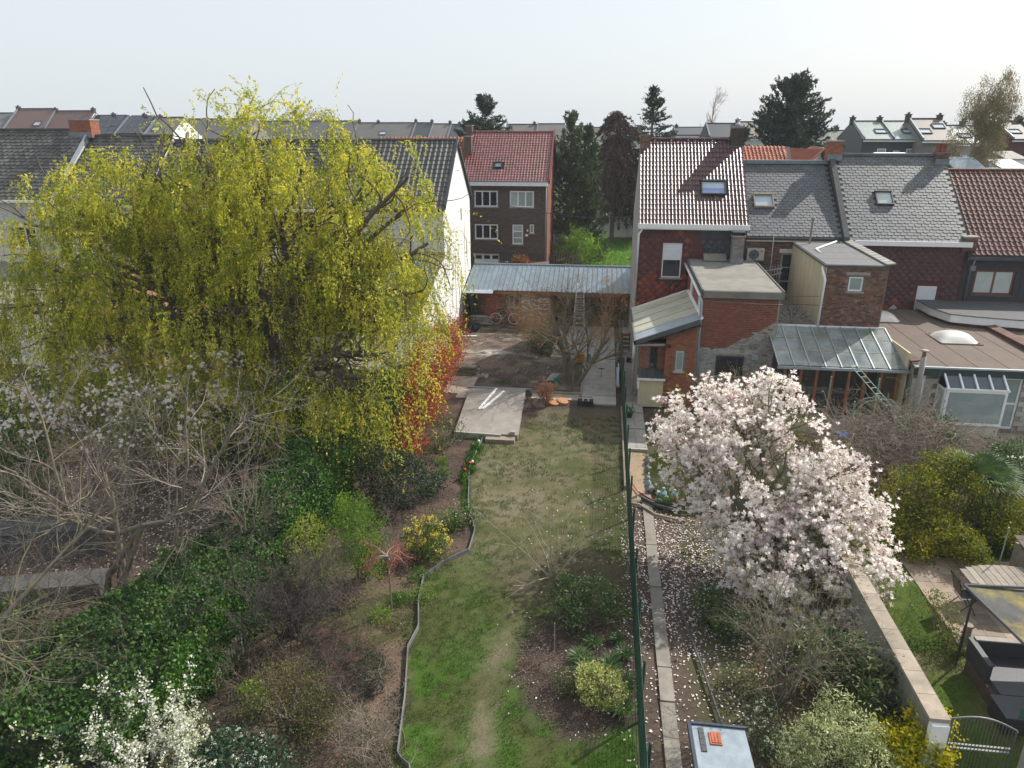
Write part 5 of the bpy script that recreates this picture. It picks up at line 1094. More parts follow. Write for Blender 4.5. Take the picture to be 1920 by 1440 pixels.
# fronds : start in the lobes, rise a little, then hang and curl
ncl_ = 1100; ns = ncl_
w = (WA[:, 3]*WA[:, 4]*WA[:, 5])**.66; kk = rng.choice(len(WA), ns, p=w/w.sum()); d = rdir(ns); d[:, 2] = d[:, 2]*.8+.15; d = unit(d)
r_ = np.clip(rng.normal(.84, .2, ns), .2, 1.08)[:, None]; st = WA[kk, :3]+d*WA[kk, 3:]*r_
gate = fbm(st[:, 0]+st[:, 2]*.7, st[:, 1]+st[:, 2]*1.3, .55, 3); keep = gate > .33; st = st[keep]; d = d[keep]
cn = rng.integers(7, 13, len(st)); ci = np.repeat(np.arange(len(st)), cn); st = st[ci]+rng.normal(size=(len(ci), 3))*np.array([.12, .12, .12]); d = unit(d[ci]+rng.normal(size=(len(ci), 3))*.22); ns = len(st)
dd = unit(d*np.array([1, 1, .4])+np.array([0, 0, .55])); low = sstep(7.5, 2.5, st[:, 2]); right = sstep(-9.5, -7, st[:, 0])
ln = np.repeat(rng.uniform(.8, 1.9, len(cn)), cn)*rng.uniform(.7, 1.1, ns)*(1+.8*low+.7*right*(st[:, 2] < 9)); up = np.where(st[:, 2] > 11.6, rng.uniform(-.2, .02, ns), rng.uniform(-.7, -.35, ns))
F1, R1 = polyl(st, dd, ln, .009, .003, 14, .26, up)
F1[:, :, 2] = np.maximum(F1[:, :, 2], 1.2)
tubesobj('fronds', wl, [(F1[::2, [0, 2, 4, 6, 8, 10, 13]], R1[::2, [0, 2, 4, 6, 8, 10, 13]], 3)], mat('willow_twig', (.2, .17, .05), .8, rv=.2), kind='stuff')
nl = 32; t = rng.random((ns, nl))**.8*13; t = t+.35*np.sin(t*6.); t = np.clip(t, 0, 12.99); i = np.minimum(t.astype(int), 12); f = (t-i)[..., None]; ar = np.arange(ns)[:, None]
Pp = F1[ar, i]*(1-f)+F1[ar, i+1]*f; Dp = unit(F1[ar, i+1]-F1[ar, i]); Pp = Pp.reshape(-1, 3)+rng.normal(size=(ns*nl, 3))*.028
cardobj('foliage', wl, Pp, rng.uniform(.064, .13, len(Pp)), m_willow, .4, Dp.reshape(-1, 3), 1.5)

# ------------------------------------------------------------------ flowering magnolias
def petalproto(n=7, open_=.9):
    V = []; F = []; 
    for k in range(n):
        a = 2*math.pi*k/n+(.3 if k % 2 else 0); th = open_*(1.15 if k % 2 else .75); c, s = math.cos(a), math.sin(a)
        def pt(r, w_, h): return (c*r-s*w_, s*r+c*w_, h)
        r1, h1_ = .055*math.sin(th), .055*math.cos(th)+.01; r2, h2_ = .1*math.sin(th*1.15), .1*math.cos(th*1.15)+.01
        b = len(V); V += [pt(.008, 0, 0), pt(r1, -.024, h1_), pt(r2, -.006, h2_), pt(r2*1.0, .008, h2_), pt(r1, .024, h1_)]; F += [(b, b+1, b+2, b+3), (b, b+3, b+4, b)][:1]+[(b, b+3, b+4, b+4)][:0]; F.append((b+3, b+4, b, b+2)[:0] or (b, b+3, b+4, b+4)) if False else F.append((b, b+3, b+4))
    return V, F
def blossoms(name, parent, P, S, mt, n=7, D=None, op=(.35, 1.2)):
    """each blossom: n separate spoon shaped petals (quads) opened by a random amount"""
    N = len(P); Z = unit((rdir(N)*.8 if D is None else D*.9+rdir(N)*.6)+np.array([0, 0, .75])); A = unit(np.cross(Z, rdir(N))); B = np.cross(Z, A); out = []; th = rng.uniform(*op, N)
    for k in range(n):
        a = 2*np.pi*k/n+rng.normal(0, .15, N); t = th*(1.15 if k % 2 else .8); R_ = A*np.cos(a)[:, None]+B*np.sin(a)[:, None]; Tn = -A*np.sin(a)[:, None]+B*np.cos(a)[:, None]; l_ = S*rng.uniform(.85, 1.15, N)
        ax = R_*np.sin(t)[:, None]+Z*np.cos(t)[:, None]; ax2 = R_*np.sin(t*1.3)[:, None]+Z*np.cos(t*1.3)[:, None]
        p0 = P; p1 = P+ax*(l_*.55)[:, None]; p2 = P+ax*(l_*.55)[:, None]+ax2*(l_*.45)[:, None]; w_ = Tn*(l_*.24)[:, None]
        out.append(np.stack([p0, p1-w_, p2, p1+w_], 1))
    V = np.concatenate(out).reshape(-1, 3); return npobj(name, parent, V, np.arange(len(V)).reshape(-1, 4), mt, kind='stuff')
m_mag = leafmat('magnolia_petal', (.5, .27, .36), (.93, .84, .81), (.97, .93, .88), .55, .6, clump=1.4)
_r = m_mag.node_tree.nodes['Color Ramp'].color_ramp.elements; _r[0].position = .08; _r[1].position = .3; _r[2].position = .6
def magnolia(label, base, lobes, nfl, size, ncl, leafn, gate=.0):
    t = thing('magnolia_tree', label, 'tree', base); LA = np.array(lobes); b = np.array(base, float); hub = b+np.array([0, 0, .7]); limbs = []; lr = []
    for c in LA:
        k = 9; s = np.linspace(0, 1, k)[:, None]; tgt = c[:3]; mid = hub*.6+tgt*.4+np.array([0, 0, .5]); P = (1-s)**2*hub+2*s*(1-s)*mid+s**2*tgt; P += rng.normal(size=(k, 3))*.07*np.minimum(1, np.arange(k)[:, None]/3); limbs.append(P); lr.append(np.linspace(.085, .025, k))
    limbs = np.array(limbs); lr = np.array(lr)
    tubesobj('trunk', t, [(np.array([[b-np.array([0, 0, .2]), b+np.array([0, 0, .3]), hub]]), np.array([[.17, .14, .12]]), 10)], m_bark_green)
    P, D, ln, rd = children(limbs, lr, 9, .35, 1., .8, None, (.3, .5), .5); b1 = polyl(P, D, ln, rd, rd*.4, 6, .16, .06)
    P, D, ln, rd = children(b1[0], b1[1], 5, .3, 1., .7, None, (.35, .7), .5); b2 = polyl(P, D, ln, np.maximum(rd, .006), .003, 5, .16, .08)
    tubesobj('branches', t, [(limbs, lr, 6), (b1[0], b1[1], 5), (b2[0], b2[1], 3)], m_bark_green)
    P, D = lobes_pts(lobes, ncl, nfl/ncl, .15, .84); g_ = fbm(P[:, 0]+P[:, 2]*.6, P[:, 1]+P[:, 2], 1.1, 3) > .36; P = P[g_]; D = D[g_]; blossoms('blossom', t, P, rng.uniform(.7, 1.35, len(P))*size, m_mag, 7, D)
    cardobj('buds', t, P-D*.03+rng.normal(size=P.shape)*.03, rng.uniform(.04, .07, len(P)), leafmat('magnolia_bud', (.3, .1, .18), (.5, .22, .32), (.6, .4, .45), .2), .5)
    P, D = lobes_pts(lobes, leafn//14, 14, .22, .9); cardobj('young_leaves', t, P, rng.uniform(.04, .08, len(P)), leafmat('magnolia_leaf', (.1, .13, .02), (.22, .22, .03), (.3, .2, .06), .4), .45)
    return t
ML = [lobe(1330, 790, 95, 19, 75), lobe(1270, 830, 62, 19.5, 60), lobe(1450, 760, 60, 19.5, 55), lobe(1400, 850, 110, 18.5), lobe(1290, 900, 45, 18.5, 40), lobe(1480, 850, 90, 18.5, 75), lobe(1400, 960, 100, 17.5, 90), lobe(1530, 960, 80, 17.5), lobe(1560, 1000, 100, 17), lobe(1450, 1040, 105, 16.5, 80),
      lobe(1600, 1050, 80, 16.5), lobe(1560, 1110, 85, 16), lobe(1500, 880, 70, 18.5), lobe(1620, 950, 50, 17.5, 60), lobe(1330, 960, 60, 18, 50), lobe(1580, 1190, 60, 15, 55), lobe(1620, 1130, 50, 15.6, 50), lobe(1610, 1215, 28, 14.8, 26), lobe(1500, 1130, 60, 15.6, 50), lobe(1600, 870, 28, 18, 34), lobe(1462, 730, 26, 19.5, 30), lobe(1370, 735, 50, 19.8, 35)]
magnolia('large magnolia covered in white and pink blossom right of the green fence', (4.1, 17.2, 0), ML, 12500, .097, 1250, 18000)
ML2 = [lobe(150, 720, 120, 20, 60), lobe(280, 770, 130, 19.5, 60), lobe(60, 770, 80, 19.5, 60), lobe(380, 700, 80, 20.5, 60), lobe(440, 720, 50, 21, 50), lobe(250, 690, 90, 21, 50)]
magnolia('white flowering magnolia beneath the left side of the willow', (-15.5, 19.8, 0), ML2, 1700, .085, 380, 1500)

# ------------------------------------------------------------------ the bare trees on the left
m_lich = m_bark_grey
bt1, _c = bare('bare_tree', 'leafless grey tree with curved limbs and a fork at the left, before the white magnolia', 'tree', (-11.9, 13.9, 0),
    ([[-11.9, 13.9, -.1], [-11.5, 13.6, -.1], [-10.6, 13.3, -.1]], [[-.1, .15, 1], [-.05, .1, 1], [.25, .2, 1]], [3.6, 3.4, 3.2], .075, .04, .02),
    [(5, .5, 1., .9, (.6, 1.1), .045, .1, .55, 10), (6, .2, .95, .75, (.45, .85), .05, .12, .5, 8), (6, .2, 1., .8, (.4, .7), .03, .13, .55, 6), (4, .2, 1., .7, (.4, .7), .02, .14, .7, 4)], mat('grey_brown_twig', (.2, .165, .135), .85, (.12, .1, .085), 3, rv=.3), m_lich)
def limbpts(pix, Y0, Y1, k=12):
    q = [py(a, b, Y0+(Y1-Y0)*i/(len(pix)-1)) for i, (a, b) in enumerate(pix)]; q = np.array([list(v) for v in q]); t = np.linspace(0, len(q)-1, k); i = np.minimum(t.astype(int), len(q)-2); f = (t-i)[:, None]; return q[i]*(1-f)+q[i+1]*f
LP_ = np.array([limbpts(p_, a_, b_) for p_, a_, b_ in (([(268, 985), (215, 1003), (165, 990), (120, 935), (95, 860), (70, 770), (40, 700)], 13.9, 14.6), ([(268, 985), (320, 975), (345, 930), (350, 850), (352, 770), (355, 700)], 13.9, 14.4), ([(345, 960), (385, 910), (410, 850), (440, 800), (480, 770), (520, 740)], 13.9, 14.8), ([(165, 990), (110, 960), (40, 900), (-30, 850)], 13.9, 13.4))])
for q_ in LP_: q_[1:-1] += rng.normal(size=(10, 3))*.035
LR_ = np.array([np.linspace(a_, .016, 12) for a_ in (.062, .055, .05, .045)]); tubesobj('limbs', bt1, [(LP_, LR_, 8)], m_lich)
_st = LP_[0][0]; tubesobj('stem', bt1, [(np.array([[[-11.9, 13.7, -.1], [-11.6, 13.8, .9], list(_st)], [[-12.4, 13.9, -.1], [-12.0, 13.85, 1.0], list(_st)]]), np.array([[.095, .085, .07]]*2), 8)], m_lich)
_a = children(LP_, LR_, 10, .15, 1., .8, None, (.35, .65), .5); _b = polyl(_a[0], _a[1], _a[2], _a[3], _a[3]*.3, 8, .12, .04); _a = children(*_b, 7, .2, 1., .7, None, (.4, .7), .6); _d = polyl(_a[0], _a[1], _a[2], np.maximum(_a[3], .004), .0025, 4, .13, .03); _a = children(*_d, 3, .2, 1., .7, None, (.4, .7), .8); _e = polyl(_a[0], _a[1], _a[2], .0035, .002, 3, .13, .03)
tubesobj('fine_twigs', bt1, [(_b[0], _b[1], 4), (_d[0], _d[1], 3), (_e[0], _e[1], 3)], m_twig_pale)
bt2, _c = bare('bare_tree', 'spreading leafless tree with yellow lichened branches reaching in from the lower left edge', 'tree', (-12.8, 10.2, 0),
    ([[-12.8, 10.2, -.1], [-12.7, 10.2, .8], [-12.7, 10.1, 1.4], [-12.8, 10.3, 2.0]], [[0, 0, 1], [1.1, .1, .5], [.9, .8, .6], [.9, -.5, .55]], [2.6, 3.6, 3.8, 3.6], .055, .025, .0),
    [(10, .15, 1., .7, (.5, .9), .02, .13, .5, 9), (7, .2, .95, .75, (.45, .75), .01, .14, .5, 7), (6, .2, 1., .8, (.4, .7), .0, .15, .55, 5), (3, .2, 1., .7, (.4, .7), .0, .15, .7, 4)], m_lich, m_lich)
bt3, _c = bare('bare_tree', 'thin leafless tree with fine reddish twigs standing behind the ivy hedge', 'tree', (-9.3, 15.5, 0),
    ([[-9.3, 15.5, -.1], [-9.1, 15.2, -.1]], [[.05, .05, 1], [.2, -.1, 1]], [2.6, 2.9], .05, .03, .03),
    [(9, .3, 1., .7, (.6, 1.), .05, .12, .65, 8), (6, .2, .95, .7, (.5, .8), .04, .13, .6, 6), (5, .2, 1., .7, (.4, .7), .03, .14, .6, 4)], m_twig, m_twig_pale)
# neighbour's orange-tipped maple in the yard
mp, _c = bare('bare_maple', 'wide bare maple with olive stems and orange buds in front of the open shed', 'tree', (-1.35, 32.6, 0),
    ([[-1.35, 32.6, -.1], [-1.2, 32.6, -.1], [-1.0, 32.7, -.1], [-1.45, 32.75, -.1]], [[-.3, .1, 1], [.1, .25, 1], [.5, 0, 1], [-.1, -.2, 1]], [2.7, 3.0, 2.8, 2.9], .1, .055, .0),
    [(7, .25, .95, .75, (.9, 1.3), .0, .05, .65, 8), (7, .2, .95, .5, (.5, .85), .01, .07, .55, 7), (6, .2, 1., .5, (.5, .8), .01, .09, .6, 5), (3, .2, 1., .5, (.4, .7), .01, .1, .6, 3)], mat('olive_twig', (.17, .14, .085), .85, (.12, .1, .07)), m_bark_green)
pt = _c[0][:, -1]; far_ = np.linalg.norm(pt[:, :2]-np.array([-1.2, 32.6]), axis=1) > 1.3; pt = pt[far_]; j = rng.integers(0, len(pt), 16000); cardobj('buds', mp, pt[j]+rng.normal(size=(16000, 3))*.09, rng.uniform(.025, .06, 16000), leafmat('maple_bud', (.22, .085, .03), (.3, .13, .035), (.38, .25, .05), .3), .5)

# ------------------------------------------------------------------ ivy hedge along the left boundary and other masses
m_ivy = leafmat('ivy_leaf', (.014, .045, .012), (.036, .09, .014), (.09, .18, .03), .2, .58, clump=1.1, spec=.3)
m_ivy2 = leafmat('hedge_leaf', (.035, .1, .01), (.06, .16, .012), (.12, .25, .025), .35, .5, clump=1.2)
def hedge(label, path, z1, wdt, n, L, m, asp=.6, m2=None, L2=None, n2=0, bumpy=.35, cat='hedge'):
    t = thing('hedge', label, cat, (*path[0], 0)); P_ = np.array(path, float); seg = np.diff(P_, axis=0); sl_ = np.linalg.norm(seg, axis=1); cum = np.r_[0, np.cumsum(sl_)]
    def surf(n, facep):
        s = rng.uniform(0, cum[-1], n); k = np.searchsorted(cum, s)-1; k = np.clip(k, 0, len(seg)-1); f = (s-cum[k])/sl_[k]; c = P_[k]+seg[k]*f[:, None]; tn = seg[k]/sl_[k][:, None]; nr = np.stack([tn[:, 1], -tn[:, 0]], 1)
        ww = np.interp(s, cum, wdt) if np.ndim(wdt) else np.full(n, wdt); zz = np.interp(s, cum, z1) if np.ndim(z1) else np.full(n, z1); bb = fbm(c[:, 0]*1., c[:, 1], .9, 3)-.5
        side = rng.random(n); a = np.where(side < facep, 1, np.where(side < facep+.25, -1, rng.uniform(-1, 1, n))); z = np.where((side < facep+.25), rng.uniform(0, 1, n)**.8, 1+0*a)
        z = z*(1-.18*np.abs(a)**3*(z > .9)); q = vnoise(c[:, 0]*3+a*5, s*1.3+z*4, 1.)-.5
        x = c[:, 0]+nr[:, 0]*a*(ww/2+q*bumpy); y = c[:, 1]+nr[:, 1]*a*(ww/2+q*bumpy); return np.stack([x, y, z*(zz+bb*.9+q*.25)], 1)+rng.normal(size=(n, 3))*.05
    P = surf(n, .3); cardobj('foliage', t, P, rng.uniform(.6, 1.3, n)*L, m, asp)
    if n2: P = surf(n2, .75); cardobj('side_foliage', t, P, rng.uniform(.6, 1.3, n2)*L2, m2, asp)
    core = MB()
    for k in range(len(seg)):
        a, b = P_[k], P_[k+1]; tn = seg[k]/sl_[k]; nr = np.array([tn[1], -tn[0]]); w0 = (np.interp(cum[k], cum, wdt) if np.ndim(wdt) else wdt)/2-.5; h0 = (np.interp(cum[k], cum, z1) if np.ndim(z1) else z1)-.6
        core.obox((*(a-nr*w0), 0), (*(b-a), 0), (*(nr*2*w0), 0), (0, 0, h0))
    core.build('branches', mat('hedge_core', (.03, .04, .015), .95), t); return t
hedge('long dark ivy clad hedge dividing the left garden from the planted border', [(-9.6, 8.6), (-9.4, 11.5), (-9.0, 14.5), (-8.9, 17.5), (-8.9, 20.5)], [1.7, 2.0, 2.1, 2.2, 2.4], [3.0, 2.6, 2.1, 1.9, 1.9], 62000, .088, m_ivy, .62, m_ivy2, .072, 32000)
leafy('ivy_thicket', 'tall dark ivy thicket climbing below the willow trunk', 'ivy', (-9.3, 22.5, 0), [(-9.6, 22.2, 1.6, 1.5, 1.6, 1.7), (-8.6, 24.2, 1.7, 1.3, 1.5, 1.8), (-10.9, 23.0, 1.7, 1.2, 1.1, 1.7), (-8.3, 20.9, 1.2, .9, 1.3, 1.3), (-8.0, 26.0, 1.4, 1.0, 1.2, 1.5), (-12.6, 21.9, 1.2, 1.1, .8, 1.5), (-11.6, 24.5, 1.6, 1.0, .9, 1.6)], m_ivy, 28000, .1, .6, 700, .22, stems=20)
leafy('ivy_thicket', 'dark green undergrowth at the lower left corner behind the white flowering shrub', 'undergrowth', (-11.5, 10, 0), [(-11.6, 10.2, .7, 1.6, 1.5, .9), (-12.8, 11.5, .7, 1.6, 1.2, .9), (-10.8, 8.8, .7, 1.6, 1.0, .8)], m_ivy, 13000, .09, .6, 420, .2)

def shrub(name, label, base, lobes, m, n, L, asp=.55, ncl=None, sig=.15, stems=14, shell=.8, cat='shrub', **k): return leafy(name, label, cat, (base[0], base[1], 0), lobes, m, n, L, asp, ncl, sig, None, stems, shell=shell, **k)
# photinia (red young leaves)
m_red = leafmat('red_photinia_leaf', (.12, .06, .02), (.42, .08, .025), (.56, .12, .03), .35, .5, clump=.9)
shrub('photinia_bush', 'tall photinia bush with bright red young leaves behind the willow fronds', (-7.4, 27.4), [(-7.1, 29.6, 2.3, 1.0, 2.0, 1.5), (-7.0, 27.2, 2.1, 1.0, 1.4, 1.5), (-6.8, 25.2, 1.6, .9, 1.2, 1.3), (-6.9, 23.6, .9, .7, .8, .9), (-7.0, 31.6, 2.3, .9, 1.2, 1.3)], m_red, 26000, .085, .46, 1000, .18)
shrub('privet_bush', 'dark olive bush between the red photinia and the mulch border', (-6.0, 24.2), [(-6.1, 24.3, .6, .8, .9, .75), (-5.6, 25.3, .4, .5, .6, .5)], leafmat('privet_leaf', (.03, .06, .015), (.07, .11, .025), (.12, .15, .04), .25), 3800, .055)
shrub('dark_shrub', 'dark grey green evergreen shrub at the edge of the mulch border', (-6.2, 19.8), [(-6.2, 19.9, .9, 1.1, .9, 1.0), (-6.9, 20.4, 1.0, .8, .8, 1.0), (-5.5, 20.6, .6, .6, .6, .7)], leafmat('grey_green_leaf', (.012, .03, .014), (.025, .055, .022), (.07, .1, .05), .15), 15000, .065, .5)
shrub('yellow_green_bush', 'loose bright yellow green bush left of the lime green one', (-7.1, 15.0), [(-7.3, 15.2, 1.5, .6, .6, .75), (-7.0, 14.8, 1.1, .6, .55, .7), (-7.5, 15.7, 1.2, .6, .5, .8)], leafmat('lime_leaf', (.13, .19, .02), (.24, .29, .03), (.36, .38, .06), .45), 3600, .055, .6, 190, .11, 26)
shrub('lime_bush', 'dense lime green bush beside the weeping red sapling', (-6.15, 15.9), [(-6.2, 16.0, 1.35, .75, .65, .85), (-6.0, 15.7, .9, .7, .6, .7), (-6.5, 16.5, 1.7, .5, .5, .6)], leafmat('fresh_leaf', (.08, .17, .012), (.14, .26, .015), (.23, .34, .04), .45), 10000, .05, .55, 330, .12, 30)
shrub('yellow_azalea', 'round bush with clusters of yellow flowers near the lawn edging', (-4.75, 17.3), [(-4.8, 17.3, .55, .62, .55, .5), (-4.35, 17.0, .4, .4, .4, .4)], leafmat('azalea_leaf', (.04, .09, .015), (.09, .15, .02), (.16, .2, .04), .3), 3800, .06)
ya = [o for o in C.objects if o.name == 'yellow_azalea'][0]; P, D = lobes_pts([(-4.8, 17.3, .62, .62, .55, .5), (-4.35, 17.0, .45, .4, .4, .4)], 60, 26, .055, 1.0); P = P[P[:, 2] > .35]; cardobj('blossom', ya, P, rng.uniform(.035, .065, len(P)), leafmat('yellow_petal', (.55, .4, .03), (.75, .6, .08), (.8, .66, .2), .3), .7)
shrub('camellia_bush', 'small glossy bush with pink flowers where the lawn edging curves', (-3.95, 18.9), [(-4.0, 19.0, .35, .5, .4, .4), (-4.4, 18.7, .25, .4, .3, .3)], leafmat('glossy_leaf', (.03, .08, .015), (.06, .14, .02), (.2, .24, .08), .2, .3), 2600, .06)
for i, (x, y, s, lb) in enumerate(((-5.1, 14.25, .32, 'small bright green fern like plant at the foot of the weeping sapling'), (-4.9, 14.95, .26, 'tuft of fresh green leaves just behind the weeping sapling stem'), (-5.35, 22.2, .35, 'low fresh green plant on the mulch beside the tulip edging'), (-5.5, 20.9, .3, 'spindly green shrublet on the mulch border'), (-5.55, 23.2, .25, 'little bright green clump in the middle of the mulch border'), (-4.5, 23.9, .2, 'green leafy tuft against the lawn edging below the pad'), (-4.3, 15.2, .35, 'low olive ground cover plant beside the bend of the lawn edging'), (-4.6, 16.0, .3, 'grassy yellow green clump by the lawn edging'))):
    shrub('leafy_plant', lb, (x, y), [(x, y, s*.4, s, s, s*.6)], m_ivy2 if i % 2 else leafmat('fresh_leaf', (0, 0, 0), (0, 0, 0)), 700, .06, .35, 60, .06, 0, cat='plant')
# tulips along the edging
for i, (x, y, r) in enumerate(((-4.42, 22.6, 1), (-4.5, 22.05, 1), (-4.45, 23.3, 0), (-4.5, 24.4, 2))):
    t = thing('tulip_clump', ['clump of tulips with one red and one white flower on the lawn edging', 'lone red tulip clump just below the white tipped one', 'green tulip leaves without flowers above the red tulips', 'tulip leaves with a small white flower nearest the concrete pad'][i], 'flowers', (x, y, 0))
    P = np.array([[x, y, .12]])+rng.normal(size=(60, 3))*np.array([.12, .12, .05]); cardobj('leaves', t, P, .26, m_ivy2, .18, np.tile([0, 0, 1.], (60, 1)), .8)
    if r == 1: MB().lathe((x, y, .3), [(.02, 0), (.055, .04), (.06, .09), (.035, .12)], 8).build('flower', mat('red_petal', (.6, .01, .015), .5), t, smooth=True)
    if r == 1 and i == 0 or r == 2: MB().lathe((x+.08, y+.1, .32), [(.02, 0), (.05, .04), (.05, .08), (.03, .11)], 8).build('flower', m_white, t, smooth=True)
et = thing('bulb_row', 'row of green bulb leaves following the lawn edging above the tulips', 'plants', (-4.45, 20, 0), kind='stuff')
yy = rng.uniform(19.6, 25.6, 700); P = np.stack([edge_x(yy)-.12+rng.normal(0, .08, 700), yy, rng.uniform(.03, .14, 700)], 1); cardobj('leaves', et, P, rng.uniform(.1, .22, 700), m_ivy2, .2, np.tile([0, 0, 1.], (700, 1)), 1.2)

# brown dry shrubs lower left
def twiggy(name, label, base, lens, n, ang, m, levels, r=.012, up=.03, cat='shrub', leaf=None, spread=.25, tilt=.5):
    n = max(1, int(n*.85)); levels = list(levels); levels[-1] = (max(2, levels[-1][0]-1), levels[-1][1], levels[-1][2]); t = thing(name, label, cat, (base[0], base[1], 0)); P0 = np.array([base[0], base[1], -.03])+rng.normal(size=(n, 3))*np.array([spread, spread, 0]); D0 = unit(rng.normal(size=(n, 3))*tilt+np.array([0, 0, 1])); cur = polyl(P0, D0, rng.uniform(*lens, n), r, r*.4, 7, .1, up)
    tubesobj('stems', t, [(cur[0], cur[1], 4)], m); sets = []
    for c, lr, a in levels: P, D, ln, rd = children(cur[0], cur[1], c, .25, 1., a, None, lr, .65); cur = polyl(P, D, ln, np.maximum(rd, .003), .002, 5 if len(P) < 800 else (3 if len(P) < 2500 else 2), .14, up); sets.append((cur[0], cur[1], 3))
    tubesobj('twigs', t, sets, m)
    if leaf: pt = cur[0].reshape(-1, 3); j = rng.integers(0, len(pt), leaf[0]); cardobj('leaves', t, pt[j]+rng.normal(size=(leaf[0], 3))*.03, rng.uniform(.6, 1.3, leaf[0])*leaf[1], leaf[2], .55)
    return t, cur
twiggy('dead_shrub', 'dense dark leafless shrub in the middle of the left border', (-7.1, 13.3), (1.9, 3.1), 30, 0, m_twig_dark, [(9, (.3, .55), .9), (7, (.3, .6), .9), (3, (.3, .7), .9)], .018, .0)
twiggy('dead_shrub', 'tangle of brown stems under the two lime coloured bushes', (-6.4, 14.6), (.6, 1.2), 40, 0, m_twig, [(7, (.3, .6), .7), (4, (.3, .6), .8)], .01, .0)
twiggy('dead_shrub', 'rusty brown dry grass like shrub at the centre of the left border', (-5.3, 12.8), (.4, .8), 60, 0, mat('rusty_stem', (.2, .11, .075), .9, (.14, .08, .06), rv=.3), [(6, (.4, .8), .6), (3, (.3, .6), .8)], .007, -.02, spread=.45, tilt=.9)
twiggy('dead_shrub', 'pale dry tangled shrub beside the black lawn edging near the bottom', (-4.4, 10.6), (.5, .95), 60, 0, m_twig_pale, [(6, (.4, .8), .7), (3, (.3, .6), .8)], .007, -.02, spread=.4, tilt=.9)
twiggy('dead_shrub', 'dry reddish brown shrub left of the wide olive brown bush', (-7.0, 11.8), (.5, 1.1), 55, 0, m_twig, [(6, (.4, .8), .7), (4, (.3, .6), .8)], .008, -.01, spread=.4, tilt=.8)
twiggy('dead_shrub', 'grey brown twiggy shrub between the dark leafless one and the heather bush', (-5.6, 12.2), (.5, 1.0), 50, 0, m_twig_dark, [(6, (.4, .8), .7), (4, (.3, .6), .8)], .008, -.01, spread=.4, tilt=.8)
twiggy('dead_shrub', 'small thorny grey shrub in front of the dark evergreen shrub', (-6.6, 18.7), (.6, 1.2), 18, 0, m_twig_pale, [(6, (.4, .8), .7), (4, (.3, .6), .8)], .008, -.02)
shrub('olive_bush', 'wide olive brown bush in the lower left border', (-5.9, 10.9), [(-6.0, 11.0, .6, .95, .75, .65), (-5.3, 10.6, .5, .6, .6, .5)], leafmat('olive_leaf', (.045, .05, .015), (.1, .1, .025), (.17, .15, .05), .25), 8500, .042, .5, 330, .1, 26)
shrub('heather_bush', 'dark grey green spiky bush against the lawn edging', (-4.55, 11.9), [(-4.6, 12.0, .4, .42, .5, .45)], leafmat('heather_leaf', (.02, .03, .018), (.05, .065, .035), (.1, .1, .06), .15), 4200, .05, .22, 120, .07)
shrub('small_bright_shrub', 'sparse bright green shrub above the white flowering viburnum', (-6.75, 10.9), [(-6.8, 10.9, .5, .35, .3, .45)], leafmat('fresh_leaf', (0, 0, 0), (0, 0, 0)), 800, .05, .6, 60, .08, 12)
# white blossoming shrub (lower left) and viburnum
ws, cur = twiggy('blossoming_shrub', 'shrub with long white blossom sprays at the bottom left', (-8.2, 9.2), (1.1, 1.8), 50, 0, m_twig, [(9, (.4, .7), .5)], .012, .03, tilt=.45)
pt = cur[0][:, 1:].reshape(-1, 3); pt = pt[pt[:, 2] > .4]; j = rng.integers(0, len(pt), 13000); cardobj('blossom', ws, pt[j]+rng.normal(size=(13000, 3))*.035, rng.uniform(.035, .06, 13000), leafmat('white_blossom', (.5, .55, .3), (.72, .74, .62), (.8, .8, .74), .3), .8)
j = rng.integers(0, len(pt), 2600); cardobj('leaves', ws, pt[j]+rng.normal(size=(2600, 3))*.06, rng.uniform(.03, .06, 2600), leafmat('lime_leaf', (0, 0, 0), (0, 0, 0)), .5)
vb = shrub('viburnum_bush', 'dark bush dotted with white flower heads at the bottom edge', (-6.3, 9.3), [(-6.3, 9.4, .6, .55, .5, .55), (-5.7, 9.2, .5, .5, .4, .5), (-6.9, 9.3, .45, .45, .4, .45)], leafmat('viburnum_leaf', (.015, .04, .022), (.035, .075, .035), (.08, .12, .07), .15, .35), 6000, .07)
P, D = lobes_pts([(-6.3, 9.4, .65, .55, .5, .55), (-5.7, 9.2, .55, .5, .4, .5)], 42, 18, .03, 1.0); P = P[P[:, 2] > .5]; cardobj('blossom', vb, P, rng.uniform(.02, .035, len(P)), leafmat('white_blossom', (0, 0, 0), (0, 0, 0)), .8)
# weeping red sapling on a bare stem
wr = thing('weeping_maple', 'small weeping maple with pale twisted top and reddish leaves on a thin straight stem', 'tree', (-4.96, 14.6, 0))
MB().tube([(-4.96, 14.6, 0), (-4.95, 14.6, .8), (-4.97, 14.6, 1.62)], .026, 7).build('trunk', m_twig_pale, wr)
P, RD = polyl(np.tile([-4.97, 14.6, 1.62], (12, 1)), unit(np.c_[rng.normal(size=(12, 2)), np.full(12, .35)]), rng.uniform(.5, .85, 12), .018, .006, 8, .3, -.12); tubesobj('branches', wr, [(P, RD, 5)], mat('pale_bark', (.27, .24, .21), .85))
q = P[:, 3:].reshape(-1, 3); j = rng.integers(0, len(q), 2200); cardobj('leaves', wr, q[j]+rng.normal(size=(2200, 3))*.08, .045, leafmat('red_maple_leaf', (.2, .05, .04), (.33, .09, .07), (.4, .16, .1), .35), .3)

